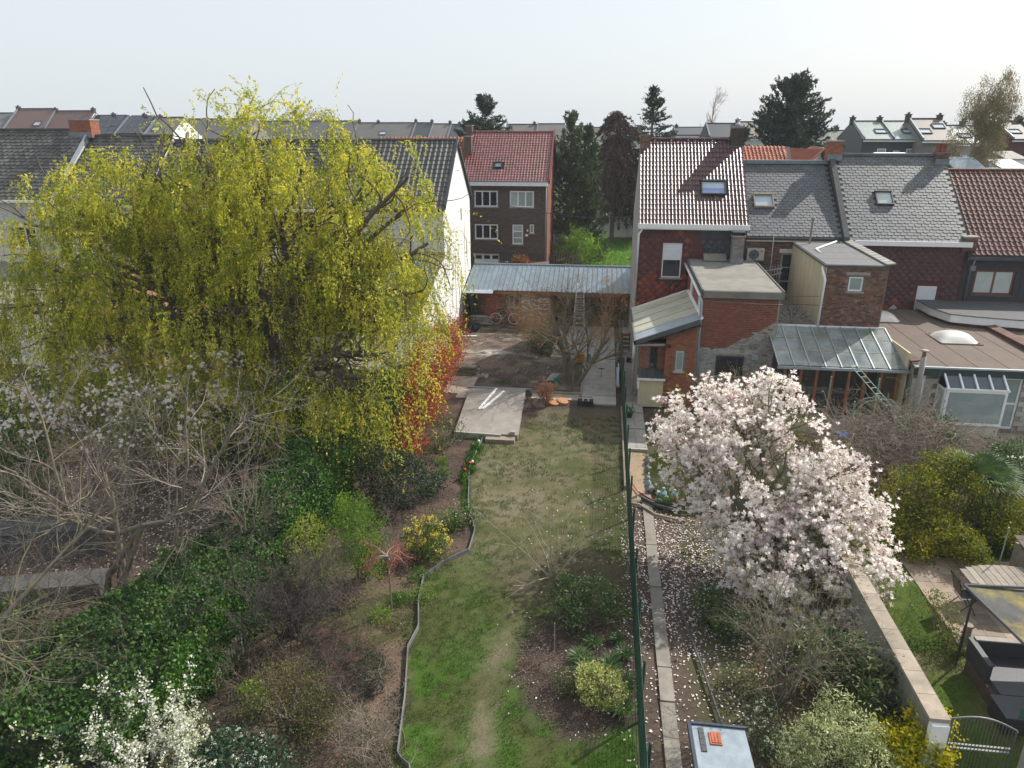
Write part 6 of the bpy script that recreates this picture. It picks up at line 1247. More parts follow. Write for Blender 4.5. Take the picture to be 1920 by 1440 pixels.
# ------------------------------------------------------------------ planting in the lawn bed
m_rhod = leafmat('rhododendron_leaf', (.02, .045, .015), (.045, .085, .022), (.12, .17, .05), .2, .55, clump=1.6, spec=.3)
shrub('rhododendron_bush', 'broad dark green rhododendron in the lawn bed above the pale green bush', (-.15, 14.6), [(-.55, 14.9, .75, .45, .5, .45), (.2, 14.9, .75, .6, .5, .45), (.6, 14.6, .55, .35, .35, .35), (-.2, 14.2, .5, .35, .3, .3), (-.6, 14.3, .6, .3, .3, .3)], m_rhod, 6000, .085, .3, 260, .085, 22)
shrub('euphorbia_bush', 'rounded bush with dense pale yellow green flower heads in the lawn bed', (.25, 12.3), [(.35, 12.2, .42, .5, .48, .42), (.1, 12.45, .35, .3, .35, .35)], leafmat('euphorbia_leaf', (.09, .13, .03), (.4, .43, .13), (.62, .62, .26), .35, clump=3), 9000, .038, .7, 520, .045, 10, shell=.93)
shrub('small_leaved_bush', 'smaller duller bush touching the left side of the pale green bush', (-.45, 12.35), [(-.45, 12.4, .28, .3, .35, .3)], leafmat('dull_leaf', (.06, .075, .03), (.14, .15, .06), (.24, .22, .1), .2), 2800, .035, .6, 160, .05, 8)
for i, (x, y, s) in enumerate(((-.15, 13.35, .34), (.05, 13.0, .38), (.85, 12.6, .45), (.8, 11.9, .4), (.55, 13.2, .35), (.9, 13.6, .3), (.15, 13.95, .3), (.7, 14.1, .26))):
    lb = ['strappy green tuft left of the dark one in the lawn bed', 'larger strappy tuft directly above the pale green bush', 'arching strap leaved tuft between pale green bush and fence', 'arching tuft at the fence beside the lower half of the pale green bush', 'dark grassy tuft in the middle of the strap leaved group', 'dull strap leaved tuft pressed against the green fence', 'strappy tuft just below the rhododendron', 'sparse grassy tuft between rhododendron and green fence'][i]
    t = thing('strap_leaf_plant', lb, 'plant', (x, y, 0), 'strap leaved tufts in the lawn bed'); n = 110
    a = rng.uniform(0, 2*np.pi, n); D0 = np.stack([np.cos(a)*.55, np.sin(a)*.55, np.ones(n)], 1); P, RD = polyl(np.array([x, y, 0.08])+rng.normal(size=(n, 3))*np.array([.04, .04, 0]), D0, rng.uniform(.7, 1.15, n)*s*1.1, 1, 1, 5, .05, -.3)
    Wd = unit(np.cross(unit(D0), [0, 0, 1.])); hw = np.array([.008, .011, .01, .007, .001]); V = np.stack([P-Wd[:, None]*hw[None, :, None], P+Wd[:, None]*hw[None, :, None]], 2).reshape(-1, 3); b = (np.arange(n)*10)[:, None]+np.arange(4)[None]*2; F = np.stack([b, b+1, b+3, b+2], -1).reshape(-1, 4)
    npobj('leaves', t, V, F, leafmat('strap_leaf', (.02, .05, .015), (.045, .1, .02), (.1, .16, .05), .2, .4), kind='stuff')
twiggy('bare_sapling', 'leafless pale sapling with a few long whips in the middle of the lawn', (-1.0, 16.6), (1.5, 2.7), 8, 0, mat('pale_whip', (.36, .31, .24), .85), [(5, (.35, .6), .45), (3, (.3, .6), .6)], .02, .0, 'tree', spread=.05, tilt=.45)
twiggy('bare_sapling', 'thin upright leafless sapling beside the fence side of the lawn', (-.55, 17.2), (1.3, 1.9), 1, 0, m_twig_pale, [(6, (.2, .35), .5)], .01, .02, 'tree', spread=.03, tilt=.1)
tag(MB().tube([(-.72, 13.35, .0), (-.74, 13.4, 1.0)], .013, 6).build('garden_stake', m_wood_grey), 'thin weathered stake below the left side of the rhododendron', 'stake')
twiggy('dead_shrub', 'low fuzzy brown dead shrub on the bare soil left of the stake', (-1.3, 13.0), (.15, .32), 50, 0, m_twig_red, [(5, (.4, .8), .8)], .004, 0, spread=.16, tilt=.9)
# orange sapling near the pad, dark evergreen in the yard
twiggy('rusty_sapling', 'small feathery orange brown conifer beside the concrete pad', (-2.25, 29.4), (.7, 1.3), 9, 0, m_twig_red, [(8, (.25, .45), .9), (5, (.3, .5), .8)], .014, .03, 'tree', (1800, .06, leafmat('rusty_leaf', (.25, .09, .04), (.4, .17, .08), (.5, .26, .14), .35)), spread=.05, tilt=.2)
shrub('evergreen_bush', 'dark evergreen bush standing on the rough soil left of the bare maple', (-3.3, 37.6), [(-3.3, 37.6, .8, .55, .55, .85), (-3.1, 37.5, .4, .6, .5, .45)], m_ivy, 3000, .09)
shrub('grass_clump', 'low green tuft behind the concrete pad', (-4.7, 32.2), [(-4.7, 32.2, .08, .7, .2, .12)], m_ivy2, 700, .06, .3, 50, .06, 0, cat='plant')

# ------------------------------------------------------------------ right garden plants
twiggy('bare_multistem_shrub', 'tall multi stemmed shrub with bare olive twigs in front of the magnolia', (4.0, 12.5), (2.2, 3.1), 10, 0, mat('olive_grey_stem', (.2, .185, .13), .85, (.15, .135, .1)), [(8, (.45, .8), .7), (6, (.35, .6), .7), (4, (.3, .6), .8)], .026, .02, 'shrub', (2600, .035, leafmat('bud_leaf', (.14, .1, .04), (.22, .18, .06), (.3, .25, .1), .3)), spread=.1, tilt=.28)
m_pieris = leafmat('pieris_leaf', (.02, .045, .015), (.05, .085, .025), (.22, .24, .09), .2, .5, clump=1.6, spec=.35)
shrub('laurel_bush', 'large glossy dark laurel like bush before the grey garden wall', (5.4, 12.6), [(5.3, 12.9, .9, .8, .7, .75), (5.9, 12.3, .8, .6, .7, .7), (5.0, 13.6, .7, .6, .6, .6), (5.6, 11.9, .6, .6, .4, .6)], m_pieris, 7500, .12, .32, 380, .12, 20)
shrub('variegated_bush', 'pale cream and green variegated bush at the bottom edge beside the playhouse', (4.7, 10.9), [(4.4, 11.0, .8, .55, .45, .5), (5.0, 11.1, .9, .5, .45, .5), (5.3, 10.7, .6, .5, .4, .5), (4.0, 10.8, .6, .4, .4, .4), (4.8, 11.5, 1.1, .35, .3, .35)], leafmat('variegated_leaf', (.1, .15, .04), (.42, .46, .2), (.68, .68, .4), .3, .5, clump=2), 12000, .07, .3, 560, .085, 14)
wf = shrub('white_flower_bush', 'green bush dotted with small white flowers between playhouse and variegated bush', (3.55, 11.35), [(3.5, 11.4, .5, .35, .5, .5), (3.8, 11.0, .4, .35, .4, .45)], leafmat('myrtle_leaf', (.03, .06, .02), (.08, .12, .04), (.15, .17, .08), .2), 4200, .045)
P, D = lobes_pts([(3.5, 11.4, .55, .35, .5, .5)], 45, 14, .02, 1.); cardobj('blossom', wf, P, rng.uniform(.02, .04, len(P)), leafmat('white_blossom', (0, 0, 0), (0, 0, 0)), .8)
shrub('golden_bush', 'brilliant golden yellow leaved bush at the end of the grey garden wall', (6.2, 10.9), [(6.1, 10.9, .7, .6, .4, .55), (6.45, 11.4, .95, .4, .35, .45), (5.75, 11.3, .6, .35, .35, .4)], leafmat('golden_leaf', (.16, .2, .01), (.5, .45, .01), (.7, .58, .015), .35, .5, clump=2.2), 15000, .06, .6, 460, .075, 14)
shrub('low_green_bush', 'dark low bush left of the bare multi stemmed shrub by the border edging', (3.0, 15.2), [(3.0, 15.3, .5, .45, .6, .55), (3.4, 14.6, .4, .4, .5, .45)], m_rhod, 4200, .07, .45, 200, .1)
shrub('low_green_bush', 'dull green low shrub under the bare multi stemmed shrub', (3.6, 12.9), [(3.5, 13.0, .25, .5, .5, .3)], leafmat('dull_leaf', (0, 0, 0), (0, 0, 0)), 2600, .05)
m_clim = leafmat('spring_climber_leaf', (.05, .08, .008), (.19, .21, .012), (.36, .31, .02), .35, clump=1.3)
shrub('climber_mound', 'huge olive yellow climber mound growing over an arch beside the tiled patio', (9.9, 19.6), [lobe(1715, 925, 58, 20.3, 50), lobe(1770, 880, 48, 21, 36), lobe(1800, 930, 60, 20.5, 50), lobe(1695, 985, 36, 19.5, 36), lobe(1755, 990, 50, 19.5, 42), lobe(1845, 975, 42, 20, 36), lobe(1800, 1020, 36, 18.8, 30), lobe(1720, 1030, 30, 18.8, 30)], m_clim, 38000, .06, .6, 1100, .12, 26)
shrub('climber_mound', 'arm of olive yellow climber trailing over a green pole above the garden table', (10.9, 17.6), [lobe(1820, 1030, 30, 18.5, 22), lobe(1845, 1062, 26, 17.9, 18), lobe(1862, 1090, 20, 17.3, 15), lobe(1880, 1112, 14, 16.9, 12)], m_clim, 8000, .05, .6, 260, .07, 3)
shrub('climber_mound', 'olive yellow foliage at the right edge below the palm', (12.6, 19.8), [lobe(1880, 950, 50, 20.2, 34), lobe(1925, 985, 60, 20, 40), lobe(1880, 1000, 34, 19.4, 24)], m_clim, 16000, .055, .6, 420, .16, 10)
shrub('laurel_bush', 'dark glossy camellia like bush below the flue of the flat roofed building', (12.0, 25.6), [(12.2, 25.7, 1.0, 1.1, .8, .9), (11.5, 25.2, .7, .7, .7, .7)], m_ivy, 7500, .08, .5, 300, .14, 12)
shrub('laurel_bush', 'dark bush at the right edge beyond the palm', (14.4, 22.5), [lobe(1900, 880, 50, 22.5, 55), lobe(1860, 1010, 40, 19.8, 25), lobe(1900, 1040, 50, 19.6, 30)], m_ivy, 9000, .08, .5, 160, .15)
shrub('rose_climber', 'yellow green rambling rose beside the pale green arches', (10.9, 26.4), [(10.8, 26.3, 1.5, .8, .4, .7), (11.3, 26.0, .9, .5, .5, .6), (10.1, 26.4, 1.2, .3, .3, .8)], leafmat('rose_leaf', (.06, .1, .02), (.13, .16, .03), (.2, .2, .05), .3), 2600, .06, .5, 170, .13, 26)
tg = thing('tangled_climber', 'great tangle of bare grey brown climber stems below the leaning ladder', 'shrub', (11.0, 23.6, 0)); TL = np.array([lobe(1600, 820, 55, 23.5, 40), lobe(1680, 810, 70, 24, 45), lobe(1760, 830, 60, 23.5, 40), lobe(1640, 870, 50, 22.5, 30), lobe(1720, 870, 50, 22.8, 30)])
k_ = rng.integers(0, 5, 700); d_ = rdir(700); st_ = TL[k_, :3]+d_*TL[k_, 3:]*.7; dd_ = unit(np.stack([d_[:, 0], d_[:, 1], np.abs(d_[:, 2])*.6+.2], 1)+rdir(700)*.5); q_ = polyl(st_, dd_, rng.uniform(.8, 2.0, 700), .012, .004, 9, .16, -.1, .06); c1_ = children(*q_, 3, .3, 1., .8, None, (.3, .7), .6); q2_ = polyl(c1_[0], c1_[1], c1_[2], .005, .003, 5, .18, -.06)
tr_ = np.array([11.2, 24.0, 0.])+rng.normal(size=(26, 3))*np.array([.6, .5, 0]); tt_ = TL[rng.integers(0, 5, 26), :3]; q0_ = tr_[:, None, :]+(tt_-tr_)[:, None, :]*np.linspace(0, 1, 6)[None, :, None]; tubesobj('stems', tg, [(q0_+rng.normal(size=q0_.shape)*.05, np.full((26, 6), .02), 5), (q_[0], q_[1], 4)], mat('grey_stem', (.27, .22, .17), .85, (.19, .15, .12), rv=.3)); tubesobj('twigs', tg, [(q2_[0], q2_[1], 3)], mat('grey_stem', (.27, .22, .17)))
twiggy('tangled_climber', 'pale fuzzy bare shrub in front of the white bay window', (13.4, 25.0), (1.1, 1.8), 70, 0, mat('buff_stem', (.33, .26, .17), .85, (.22, .17, .12), rv=.3), [(6, (.4, .7), .7), (4, (.4, .7), .8)], .01, -.05, 'shrub', (2600, .03, leafmat('buff_bud', (.25, .19, .09), (.36, .28, .14), None, .2)), spread=.5, tilt=.8)
pc_ = py(1828, 915, 21.0); pm = thing('palm_tree', 'fan palm with drooping green fronds behind the climber mound', 'palm', (pc_.x, 21, 0)); MB().tube([(pc_.x, 21, 0), (pc_.x, 21, pc_.z)], [.13, .11], 9).build('trunk', m_bark, pm)
for k in range(30):
    a = k*2.4; el = rnd.uniform(-.1, 1.1); dv = Vector((math.cos(a)*math.cos(el), math.sin(a)*math.cos(el), math.sin(el))); o_ = Vector((pc_.x, 21, pc_.z)); e_ = o_+dv*.75; mb = MB().tube([o_, e_], .012, 4)
    sdv = dv.cross(Vector((0, 0, 1))).normalized(); upv = sdv.cross(dv)
    for q in range(15):
        b_ = (q-7)*.2; ld = (dv*math.cos(b_)+sdv*math.sin(b_)); tip = e_+ld*.75-Vector((0, 0, .16)); md = e_+ld*.4+upv*.03; pw_ = ld.cross(upv)*.028; mb.add([e_, md-pw_, tip, md+pw_], [(0, 1, 2, 3)])
    mb.build('frond', leafmat('palm_leaf', (.03, .07, .015), (.05, .1, .02), (.1, .16, .04), .2, .6), pm)

# ------------------------------------------------------------------ fences, walls, garden things
gf = thing('mesh_fence', 'long low green netting fence on green steel posts dividing the two gardens', 'fence', (1.12, 25, 0))
yy = np.arange(9.2, 41.9, .045); N = len(yy); z0 = hgt(np.full(N, 1.12), yy)
PL = np.stack([np.stack([np.full(N, 1.12), yy, z0+.02], 1), np.stack([np.full(N, 1.12), yy, z0+1.36], 1)], 1); sets = [(PL, np.full((N, 2), .005), 3)]
ys = np.linspace(9.2, 41.9, 60); hz = [np.stack([np.full(60, 1.12), ys, hgt(np.full(60, 1.12), ys)+z], 1) for z in np.arange(.06, 1.37, .1)]; sets.append((np.array(hz), np.full((len(hz), 60), .006), 4))
tubesobj('netting', gf, sets, m_green_post, kind='stuff')
k = 0; y = 9.75
while y < 42: MB().tube([(1.17, y, -.2), (1.17, y, 1.5)], .03, 8).lathe((1.17, y, 1.5), [(.034, 0), (.034, .02), (.01, .04)], 8).build('post', m_green_post, gf, smooth=False); y += 2.05
MB().box(1.05, 1.11, 22.0, 29.6, -.05, .12).build('kerb_board', m_coping, gf)
gw = thing('garden_wall', 'tall grey rendered garden wall with stone coping right of the magnolia', 'wall', (6.36, 16, 0))
MB().box(6.24, 6.46, 10.95, 23.0, -.2, 1.52).build('wall', m_gardenwall, gw)
T = [frame((6.17, 10.88+k*.62, 1.522), Vector((1, 0, 0)), Vector((0, 1, 0)), Vector((0, 0, 1))) for k in range(20)]
pieces(gw, 'coping_slab', [boxproto(.36, .61, .07, m_coping, True)], T); MB().box(6.2, 6.5, 10.8, 10.94, -.1, 1.5).build('end_pier', m_white_wall, gw)
m_aged = mat('aged_steel', (.13, .14, .13), .55, metal=.2)
gt = thing('garden_gate', 'arched grey metal bar gate at the end of the garden wall', 'gate', (7.1, 10.9, 0))
def ga(x): return 1.62+.14*math.sin(math.pi*(x-6.56)/1.1)-.14*(x-6.56)
MB().tube([(6.56+i*.11, 10.9, ga(6.56+i*.11)) for i in range(11)], .02, 6).tube([(6.56, 10.9, 0), (6.56, 10.9, 1.62)], .022, 6).tube([(7.66, 10.9, 0), (7.66, 10.9, 1.46)], .022, 6).build('frame', m_aged, gt)
for i in range(17): x = 6.62+i*.061; MB().tube([(x, 10.9, .1), (x, 10.9, ga(x))], .0075, 5).build('bar', m_aged, gt)
[MB().box(6.57, 7.65, 10.88, 10.92, z_, z_+.03).build('rail', m_aged, gt) for z_ in (.1, .94, 1.03)]
tag(MB().prism([(7.8, 10.7, -.1), (7.98, 10.7, -.1), (7.98, 10.85, -.1), (7.8, 10.85, -.1)], (0, 0, 1.55)).build('concrete_post', m_concrete_lt), 'square concrete post right of the arched metal gate', 'post')
nf = thing('wire_fence', 'rusty wire mesh panel with green netting draped on it at the lower right', 'fence', (8.6, 11, 0)); sets = []
xs = np.arange(8.15, 9.6, .09); sets.append((np.array([[[x, 11.15, .1], [x, 11.15, 1.5]] for x in xs]), np.full((len(xs), 2), .005), 3)); zs = np.arange(.2, 1.5, .09); sets.append((np.array([[[8.15, 11.15, z], [9.6, 11.15, z]] for z in zs]), np.full((len(zs), 2), .005), 3))
tubesobj('wire', nf, sets, m_twig, kind='stuff')
def drape(name, label, x0, x1, y, ztop, zbot, m, cat, sag=.15):
    n = 22; vs = []
    for j in range(n):
        for i in range(n):
            a = i/(n-1); b = j/(n-1); vs.append((x0+(x1-x0)*a, y+.12*math.sin(a*13+b*4)+.25*b*b, ztop+(zbot-ztop)*b+.06*math.sin(a*9)+sag*math.sin(a*math.pi)*-.4))
    o = MB().add(vs, [(j*n+i, j*n+i+1, (j+1)*n+i+1, (j+1)*n+i) for j in range(n-1) for i in range(n-1)]).build(name, m, smooth=True); return tag(o, label, cat)
m_net = mat('green_net', (.01, .12, .07), .7, rv=0); m_net.node_tree.nodes['Principled BSDF'].inputs['Alpha'].default_value = .72
drape('garden_net', 'swag of teal green garden netting hanging over the wire panel', 8.0, 9.7, 11.3, 1.62, 1.25, m_net, 'netting')
drape('garden_net', 'heap of dark green netting lying at the lower right corner', 7.95, 9.4, 10.75, .55, .0, m_net, 'netting', .4)
# playhouse roof at the bottom edge
ph = thing('play_house', 'small shed with pale blue grey felt roof and orange hatch at the bottom edge', 'shed', (2.4, 9.6, 0))
MB().box(2.02, 2.85, 8.9, 10.1, 0, 1.45).build('wall', m_navy, ph)
MB().obox((1.92, 8.9, 1.56), (.93, 0, 0), (0, 1.42, -.12), (0, 0, .05)).build('roof', mat('blue_grey_board', (.26, .31, .345), .75, (.19, .23, .27), 2.2, rv=.02, dirt=(.14, .17, .21), dirts=1.4, dirtamt=.6, stretch=(1.5, 1, 1)), ph)
MB().obox((1.86, 8.88, 1.5), (.06, 0, 0), (0, 1.46, -.12), (0, 0, .13)).obox((1.92, 10.29, 1.41), (.95, 0, 0), (0, .05, 0), (0, 0, .12)).build('barge_board', m_navy, ph)
h_ = MB().obox((2.2, 9.84, 1.532), (.2, 0, 0), (0, .3, -.0253), (0, 0, .022)).build('hatch', mat('orange_stained_wood', (.4, .1, .04), .55), ph)
for x in (.02, .075, .13): MB().obox((2.21+x, 9.87, 1.551), (.045, 0, 0), (0, .24, -.02), (0, 0, .012)).build('slat', mat('orange_stained_wood', (0, 0, 0)), h_)
for k in range(4): MB().obox((2.03, 9.66+k*.142, 1.549-k*.012), (.09, 0, 0), (0, .132, -.0111), (0, 0, .018)).build('ladder_strip', m_felt_dark, ph)
tag(MB().tube([(2.45, 16.3, .1), (2.35, 15.5, .1), (2.42, 14.8, .1), (2.62, 13.4, .1), (2.72, 12.6, .09), (2.85, 11.6, .08)], .03, 6).build('border_edging', m_felt_dark), 'curved black border edging under the magnolia beside the fallen petals', 'edging')
# lawn edging strip
led = []; ys = np.arange(9.6, 26.0, .12); V = []
for k, y in enumerate(ys): x = float(edge_x(y)); zz = gz(x, y); V += [(x-.012, y, zz-.05), (x-.012, y, zz+.12), (x+.012, y, zz+.12), (x+.012, y, zz-.05)]
F = [(4*k+a, 4*k+(a+1) % 4, 4*k+4+(a+1) % 4, 4*k+4+a) for k in range(len(ys)-1) for a in range(3)]
tag(MB().add(V, F).build('lawn_edging', mat('grey_edging', (.19, .2, .2), .6, (.1, .105, .105), 1.2)), 'thin wavy grey edging strip along the left side of the lawn', 'edging')
# pond with stones, statues, hose
pn = thing('garden_pond', 'small raised pond with dark olive water partly under the magnolia', 'pond', (2.9, 23, 0))
ring = [(1.95, 21.9), (2.0, 24.6), (2.6, 25.0), (4.2, 24.8), (4.4, 22.4), (3.3, 21.2), (2.4, 21.35)]
MB().prism([(x, y, -.05) for x, y in ring], (0, 0, .2)).build('water', glassmat('pond_water', (.035, .045, .01), .05), pn)
T = []
rock = MB(); rr_ = random.Random(3)
def rockproto(s, m, seed):
    q = random.Random(seed); vs = []; 
    for z, rr in ((0, .8), (.45, 1.0), (.9, .55)):
        for k in range(6): a = k*math.pi/3+q.uniform(-.3, .3); vs.append((math.cos(a)*rr*s*q.uniform(.7, 1.1), math.sin(a)*rr*s*q.uniform(.7, 1.1), z*s*q.uniform(.8, 1.1)))
    return (vs, [(i, (i+1) % 6, 6+(i+1) % 6, 6+i) for i in range(6)]+[(6+i, 6+(i+1) % 6, 12+(i+1) % 6, 12+i) for i in range(6)]+[(12, 13, 14, 15, 16, 17)], m)
m_rock = mat('pale_rock', (.34, .35, .35), .9, (.22, .22, .21), 5, rv=.3)
K = []
for a, b in zip(ring, ring[1:]+ring[:1]):
    L_ = math.hypot(b[0]-a[0], b[1]-a[1])
    for k in range(int(L_/.2)):
        t = k*.2/L_; T.append(Matrix.Translation((a[0]+(b[0]-a[0])*t+rnd.uniform(-.06, .06), a[1]+(b[1]-a[1])*t+rnd.uniform(-.06, .06), 0)) @ Matrix.Rotation(rnd.uniform(0, 6), 4, 'Z') @ Matrix.Diagonal((1, 1, rnd.uniform(.9, 1.7), 1))); K.append(rnd.randrange(3))
pieces(pn, 'stone', [rockproto(.14, m_rock, s) for s in (1, 2, 3)], T, 300, None, K)
MB().tube([(1.6, 21.3, .1), (2.1, 20.8, .1), (2.9, 20.5, .1), (3.7, 20.6, .1)], .06, 6).build('rim', m_felt_dark, pn)
def figurine(label, x, y, h, m):
    t = thing('garden_figurine', label, 'figurine', (x, y, .12))
    MB().lathe((x, y, .12), [(.1, 0), (.11, .04), (.07, .1), (.09, h*.4), (.075, h*.6), (.035, h*.7)], 10).build('body', m, t, smooth=True)
    MB().lathe((x, y, .12+h*.68), [(.03, 0), (.065, h*.08), (.07, h*.16), (.05, h*.26), (.01, h*.3)], 10).build('head', m, t, smooth=True)
    MB().tube([(x-.08, y, .12+h*.58), (x-.1, y-.07, .12+h*.35), (x-.02, y-.09, .12+h*.4)], .022, 6).tube([(x+.08, y, .12+h*.58), (x+.1, y-.07, .12+h*.35), (x+.02, y-.09, .12+h*.4)], .022, 6).build('arms', m, t, smooth=True)
m_turq = mat('turquoise_glaze', (.1, .36, .38), .4, (.3, .5, .5), 12)
figurine('turquoise garden figurine on the pond rim, left of its twin', 2.3, 21.4, .36, m_turq); figurine('turquoise garden figurine nearest the red flowers on the pond rim', 2.65, 21.35, .34, m_turq); figurine('pale blue grey standing figurine at the left corner of the pond', 1.82, 21.9, .5, mat('pale_blue_stone', (.35, .42, .46), .7))
tag(MB().tube([(1.32, 22.4, .05), (1.5, 21.8, .05), (1.9, 21.3, .06), (2.4, 20.95, .06), (2.9, 20.75, .05)], .022, 6).build('hose', mat('red_hose', (.4, .02, .03), .4)), 'red garden hose curving past the pond across the sandy path', 'hose')
fl_ = thing('flower_trough', 'dark trough of green plants with red flowers in front of the pond', 'planter', (2.45, 21.0, 0)); MB().obox((2.0, 20.95, 0), (.95, -.25, 0), (.04, .2, 0), (0, 0, .22)).build('trough', m_felt_dark, fl_)
P = np.array([2.45, 20.95, .27])+rng.normal(size=(300, 3))*np.array([.25, .09, .04]); cardobj('leaves', fl_, P, .07, m_ivy2); P = np.array([2.7, 20.9, .33])+rng.normal(size=(40, 3))*np.array([.12, .05, .03]); cardobj('petals', fl_, P, .05, mat('red_petal', (.6, .01, .015)), .8)
tag(MB().tube([(1.2, 20.95, .05), (1.5, 20.9, .06), (2.0, 20.3, .06), (2.9, 20.0, .05)], .04, 6).build('path_kerb', m_coping), 'thin curved kerb between sandy path and petal strewn bed', 'kerb')

# patio furniture of the right-hand garden
tbl = thing('garden_table', 'oval weathered timber slat table on the tiled patio', 'table', (10.7, 16.9, .05))
T = []
for k in range(13):
    x = -1.2+k*.185; hh = .62*math.sqrt(max(0, 1-((x+.09)/1.3)**2)); MB().box(10.75+x, 10.75+x+.17, 16.85-hh, 16.85+hh, .77, .80).build('slat', m_wood_grey, tbl)
for x in (-.7, .7):
    for y in (-.3, .3): MB().box(10.75+x, 10.82+x, 16.85+y, 16.92+y, .05, .77).build('leg', m_wood_grey, tbl)
for k in range(2):
    x, y = ((9.45, 16.45), (9.35, 15.5))[k]
    if k: continue
    ch = thing('folding_chair', 'black folding garden chair at the left end of the oval table', 'chair', (x, y, .05)); MB().obox((x-.2, y-.22, .47), (.42, 0, .02), (0, .44, 0), (0, 0, .02)).build('seat', m_black, ch); MB().obox((x-.22, y-.22, .55), (-.14, 0, .5), (0, .44, 0), (.02, 0, .01)).build('backrest', m_black, ch)
    for s in (-.22, .22): MB().tube([(x-.38, y+s, 1.05), (x+.2, y+s, .06)], .014, 5).build('leg', m_darkmetal, ch); MB().tube([(x+.2, y+s, .55), (x-.25, y+s, .06)], .014, 5).build('leg', m_darkmetal, ch)
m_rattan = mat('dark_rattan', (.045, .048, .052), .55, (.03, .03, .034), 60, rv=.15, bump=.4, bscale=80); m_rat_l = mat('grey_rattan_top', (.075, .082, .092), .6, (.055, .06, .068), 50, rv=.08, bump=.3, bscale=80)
sf = thing('rattan_sofa', 'dark grey rattan corner sofa stacked on the lawn by the awning', 'sofa', (9.2, 13.6, 0))
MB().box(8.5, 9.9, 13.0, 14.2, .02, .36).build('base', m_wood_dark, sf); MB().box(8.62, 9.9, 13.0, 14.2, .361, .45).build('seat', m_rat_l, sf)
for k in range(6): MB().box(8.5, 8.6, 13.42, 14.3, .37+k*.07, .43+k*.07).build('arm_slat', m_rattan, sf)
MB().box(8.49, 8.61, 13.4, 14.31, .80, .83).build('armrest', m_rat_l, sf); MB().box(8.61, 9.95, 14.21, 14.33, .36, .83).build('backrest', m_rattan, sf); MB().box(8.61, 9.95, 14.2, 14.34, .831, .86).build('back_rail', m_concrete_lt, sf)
st = thing('rattan_stool', 'low slatted grey rattan block in front of the corner sofa', 'stool', (9.0, 12.9, 0))
for k in range(6): MB().box(8.42, 9.6, 12.35, 12.96, .03+k*.065, .085+k*.065).build('slat', m_rattan, st)
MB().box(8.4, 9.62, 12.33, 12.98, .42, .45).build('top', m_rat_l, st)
aw = thing('awning', 'grey weather stained awning with yellow lichen over the corner sofa', 'awning', (9.5, 13.8, 0)); n = 12; vs = []
for j in range(n):
    for i in range(n): a = i/(n-1); b = j/(n-1); vs.append((8.25+3.3*a+.45*b*(1-a), 14.5-2.3*b+.25*a, 2.05-.05*a-.06*math.sin(a*math.pi)-.12*b-.05*math.sin(b*math.pi)))
MB().add(vs, [(j*n+i, j*n+i+1, (j+1)*n+i+1, (j+1)*n+i) for j in range(n-1) for i in range(n-1)]).build('canopy', mat('lichened_canvas', (.05, .05, .048), .9, (.085, .085, .08), 2, rv=0, dirt=(.28, .22, .04), dirts=1.1, dirtamt=.85), aw, smooth=True)
MB().tube([vs[0], vs[n-1]], .035, 6).tube([vs[0], vs[n*(n-1)]], .035, 6).build('rim', m_felt_dark, aw)
for x, y in ((8.4, 14.35), (11.2, 14.6)): MB().tube([(x, y, 0), (x, y, 2.0)], .024, 6).build('post', m_darkmetal, aw)
tag(MB().lathe((8.75, 14.85, .05), [(.09, 0), (.09, .7), (.1, .72)], 10).build('wall_lantern', m_coping), 'cream tubular lantern standing beneath the left corner of the awning', 'lantern')
shrub('climbing_plant', 'leafy green climber on the post beside the awning', (8.55, 15.2), [(8.5, 15.1, .6, .22, .25, .6), (8.3, 15.6, .8, .25, .25, .3), (8.5, 14.7, .25, .35, .35, .25)], leafmat('rose_leaf', (0, 0, 0), (0, 0, 0)), 2600, .05, .5, 130, .1, 8)
sb = thing('storage_cabinet', 'grey timber storage cabinet with dark plank lid at the right edge', 'cabinet', (11.9, 18.0, 0)); MB().box(11.4, 13.2, 17.4, 18.3, 0, 1.05).build('body', m_wood_grey, sb)
for k in range(5): MB().obox((11.35, 17.3+k*.21, 1.06+k*.03), (1.9, 0, 0), (0, .2, .028), (0, 0, .03)).build('lid_board', m_wood_dark, sb)
tag(MB().tube([(10.9, 17.9, 0), (10.85, 17.8, 1.75)], .018, 6).build('arch_pole', m_green_paint), 'thin pale green pole rising through the climber above the garden table', 'pole')
# left garden bits
m_lid = mat('dark_lid', (.045, .05, .055), .85)
lg = thing('raised_bed', 'dark grey timber raised planter box under the bare tree at the left', 'planter', (-15, 15.4, 0)); MB().obox((-17.4, 15.0, 0), (3.6, 1.0, 0), (-.25, .9, 0), (0, 0, .85)).build('box', m_felt_dark, lg); MB().obox((-17.42, 14.98, .851), (3.6, 1.0, 0), (-.25, .9, 0), (0, 0, .05)).build('lid', m_lid, lg)
bb = thing('compost_box', 'long dark board box in front of the grey raised planter', 'box', (-14, 13.6, 0)); MB().obox((-15.4, 13.3, 0), (2.8, .8, 0), (-.2, .7, 0), (0, 0, .5)).build('box', m_felt_dark, bb); tag(MB().obox((-16.1, 13.9, .95), (1.6, .45, 0), (-.05, .22, .0), (0, 0, .03)).build('plank', m_wood_grey), None, None) if False else None
pk_ = thing('picket_fence', 'short stretch of low grey paling under the right side of the ivy hedge', 'fence', (-7.9, 11.9, 0))
for k in range(12): MB().box(-8.0, -7.95, 11.4+k*.11, 11.47+k*.11, 0, .62).build('paling', m_wood_grey, pk_)

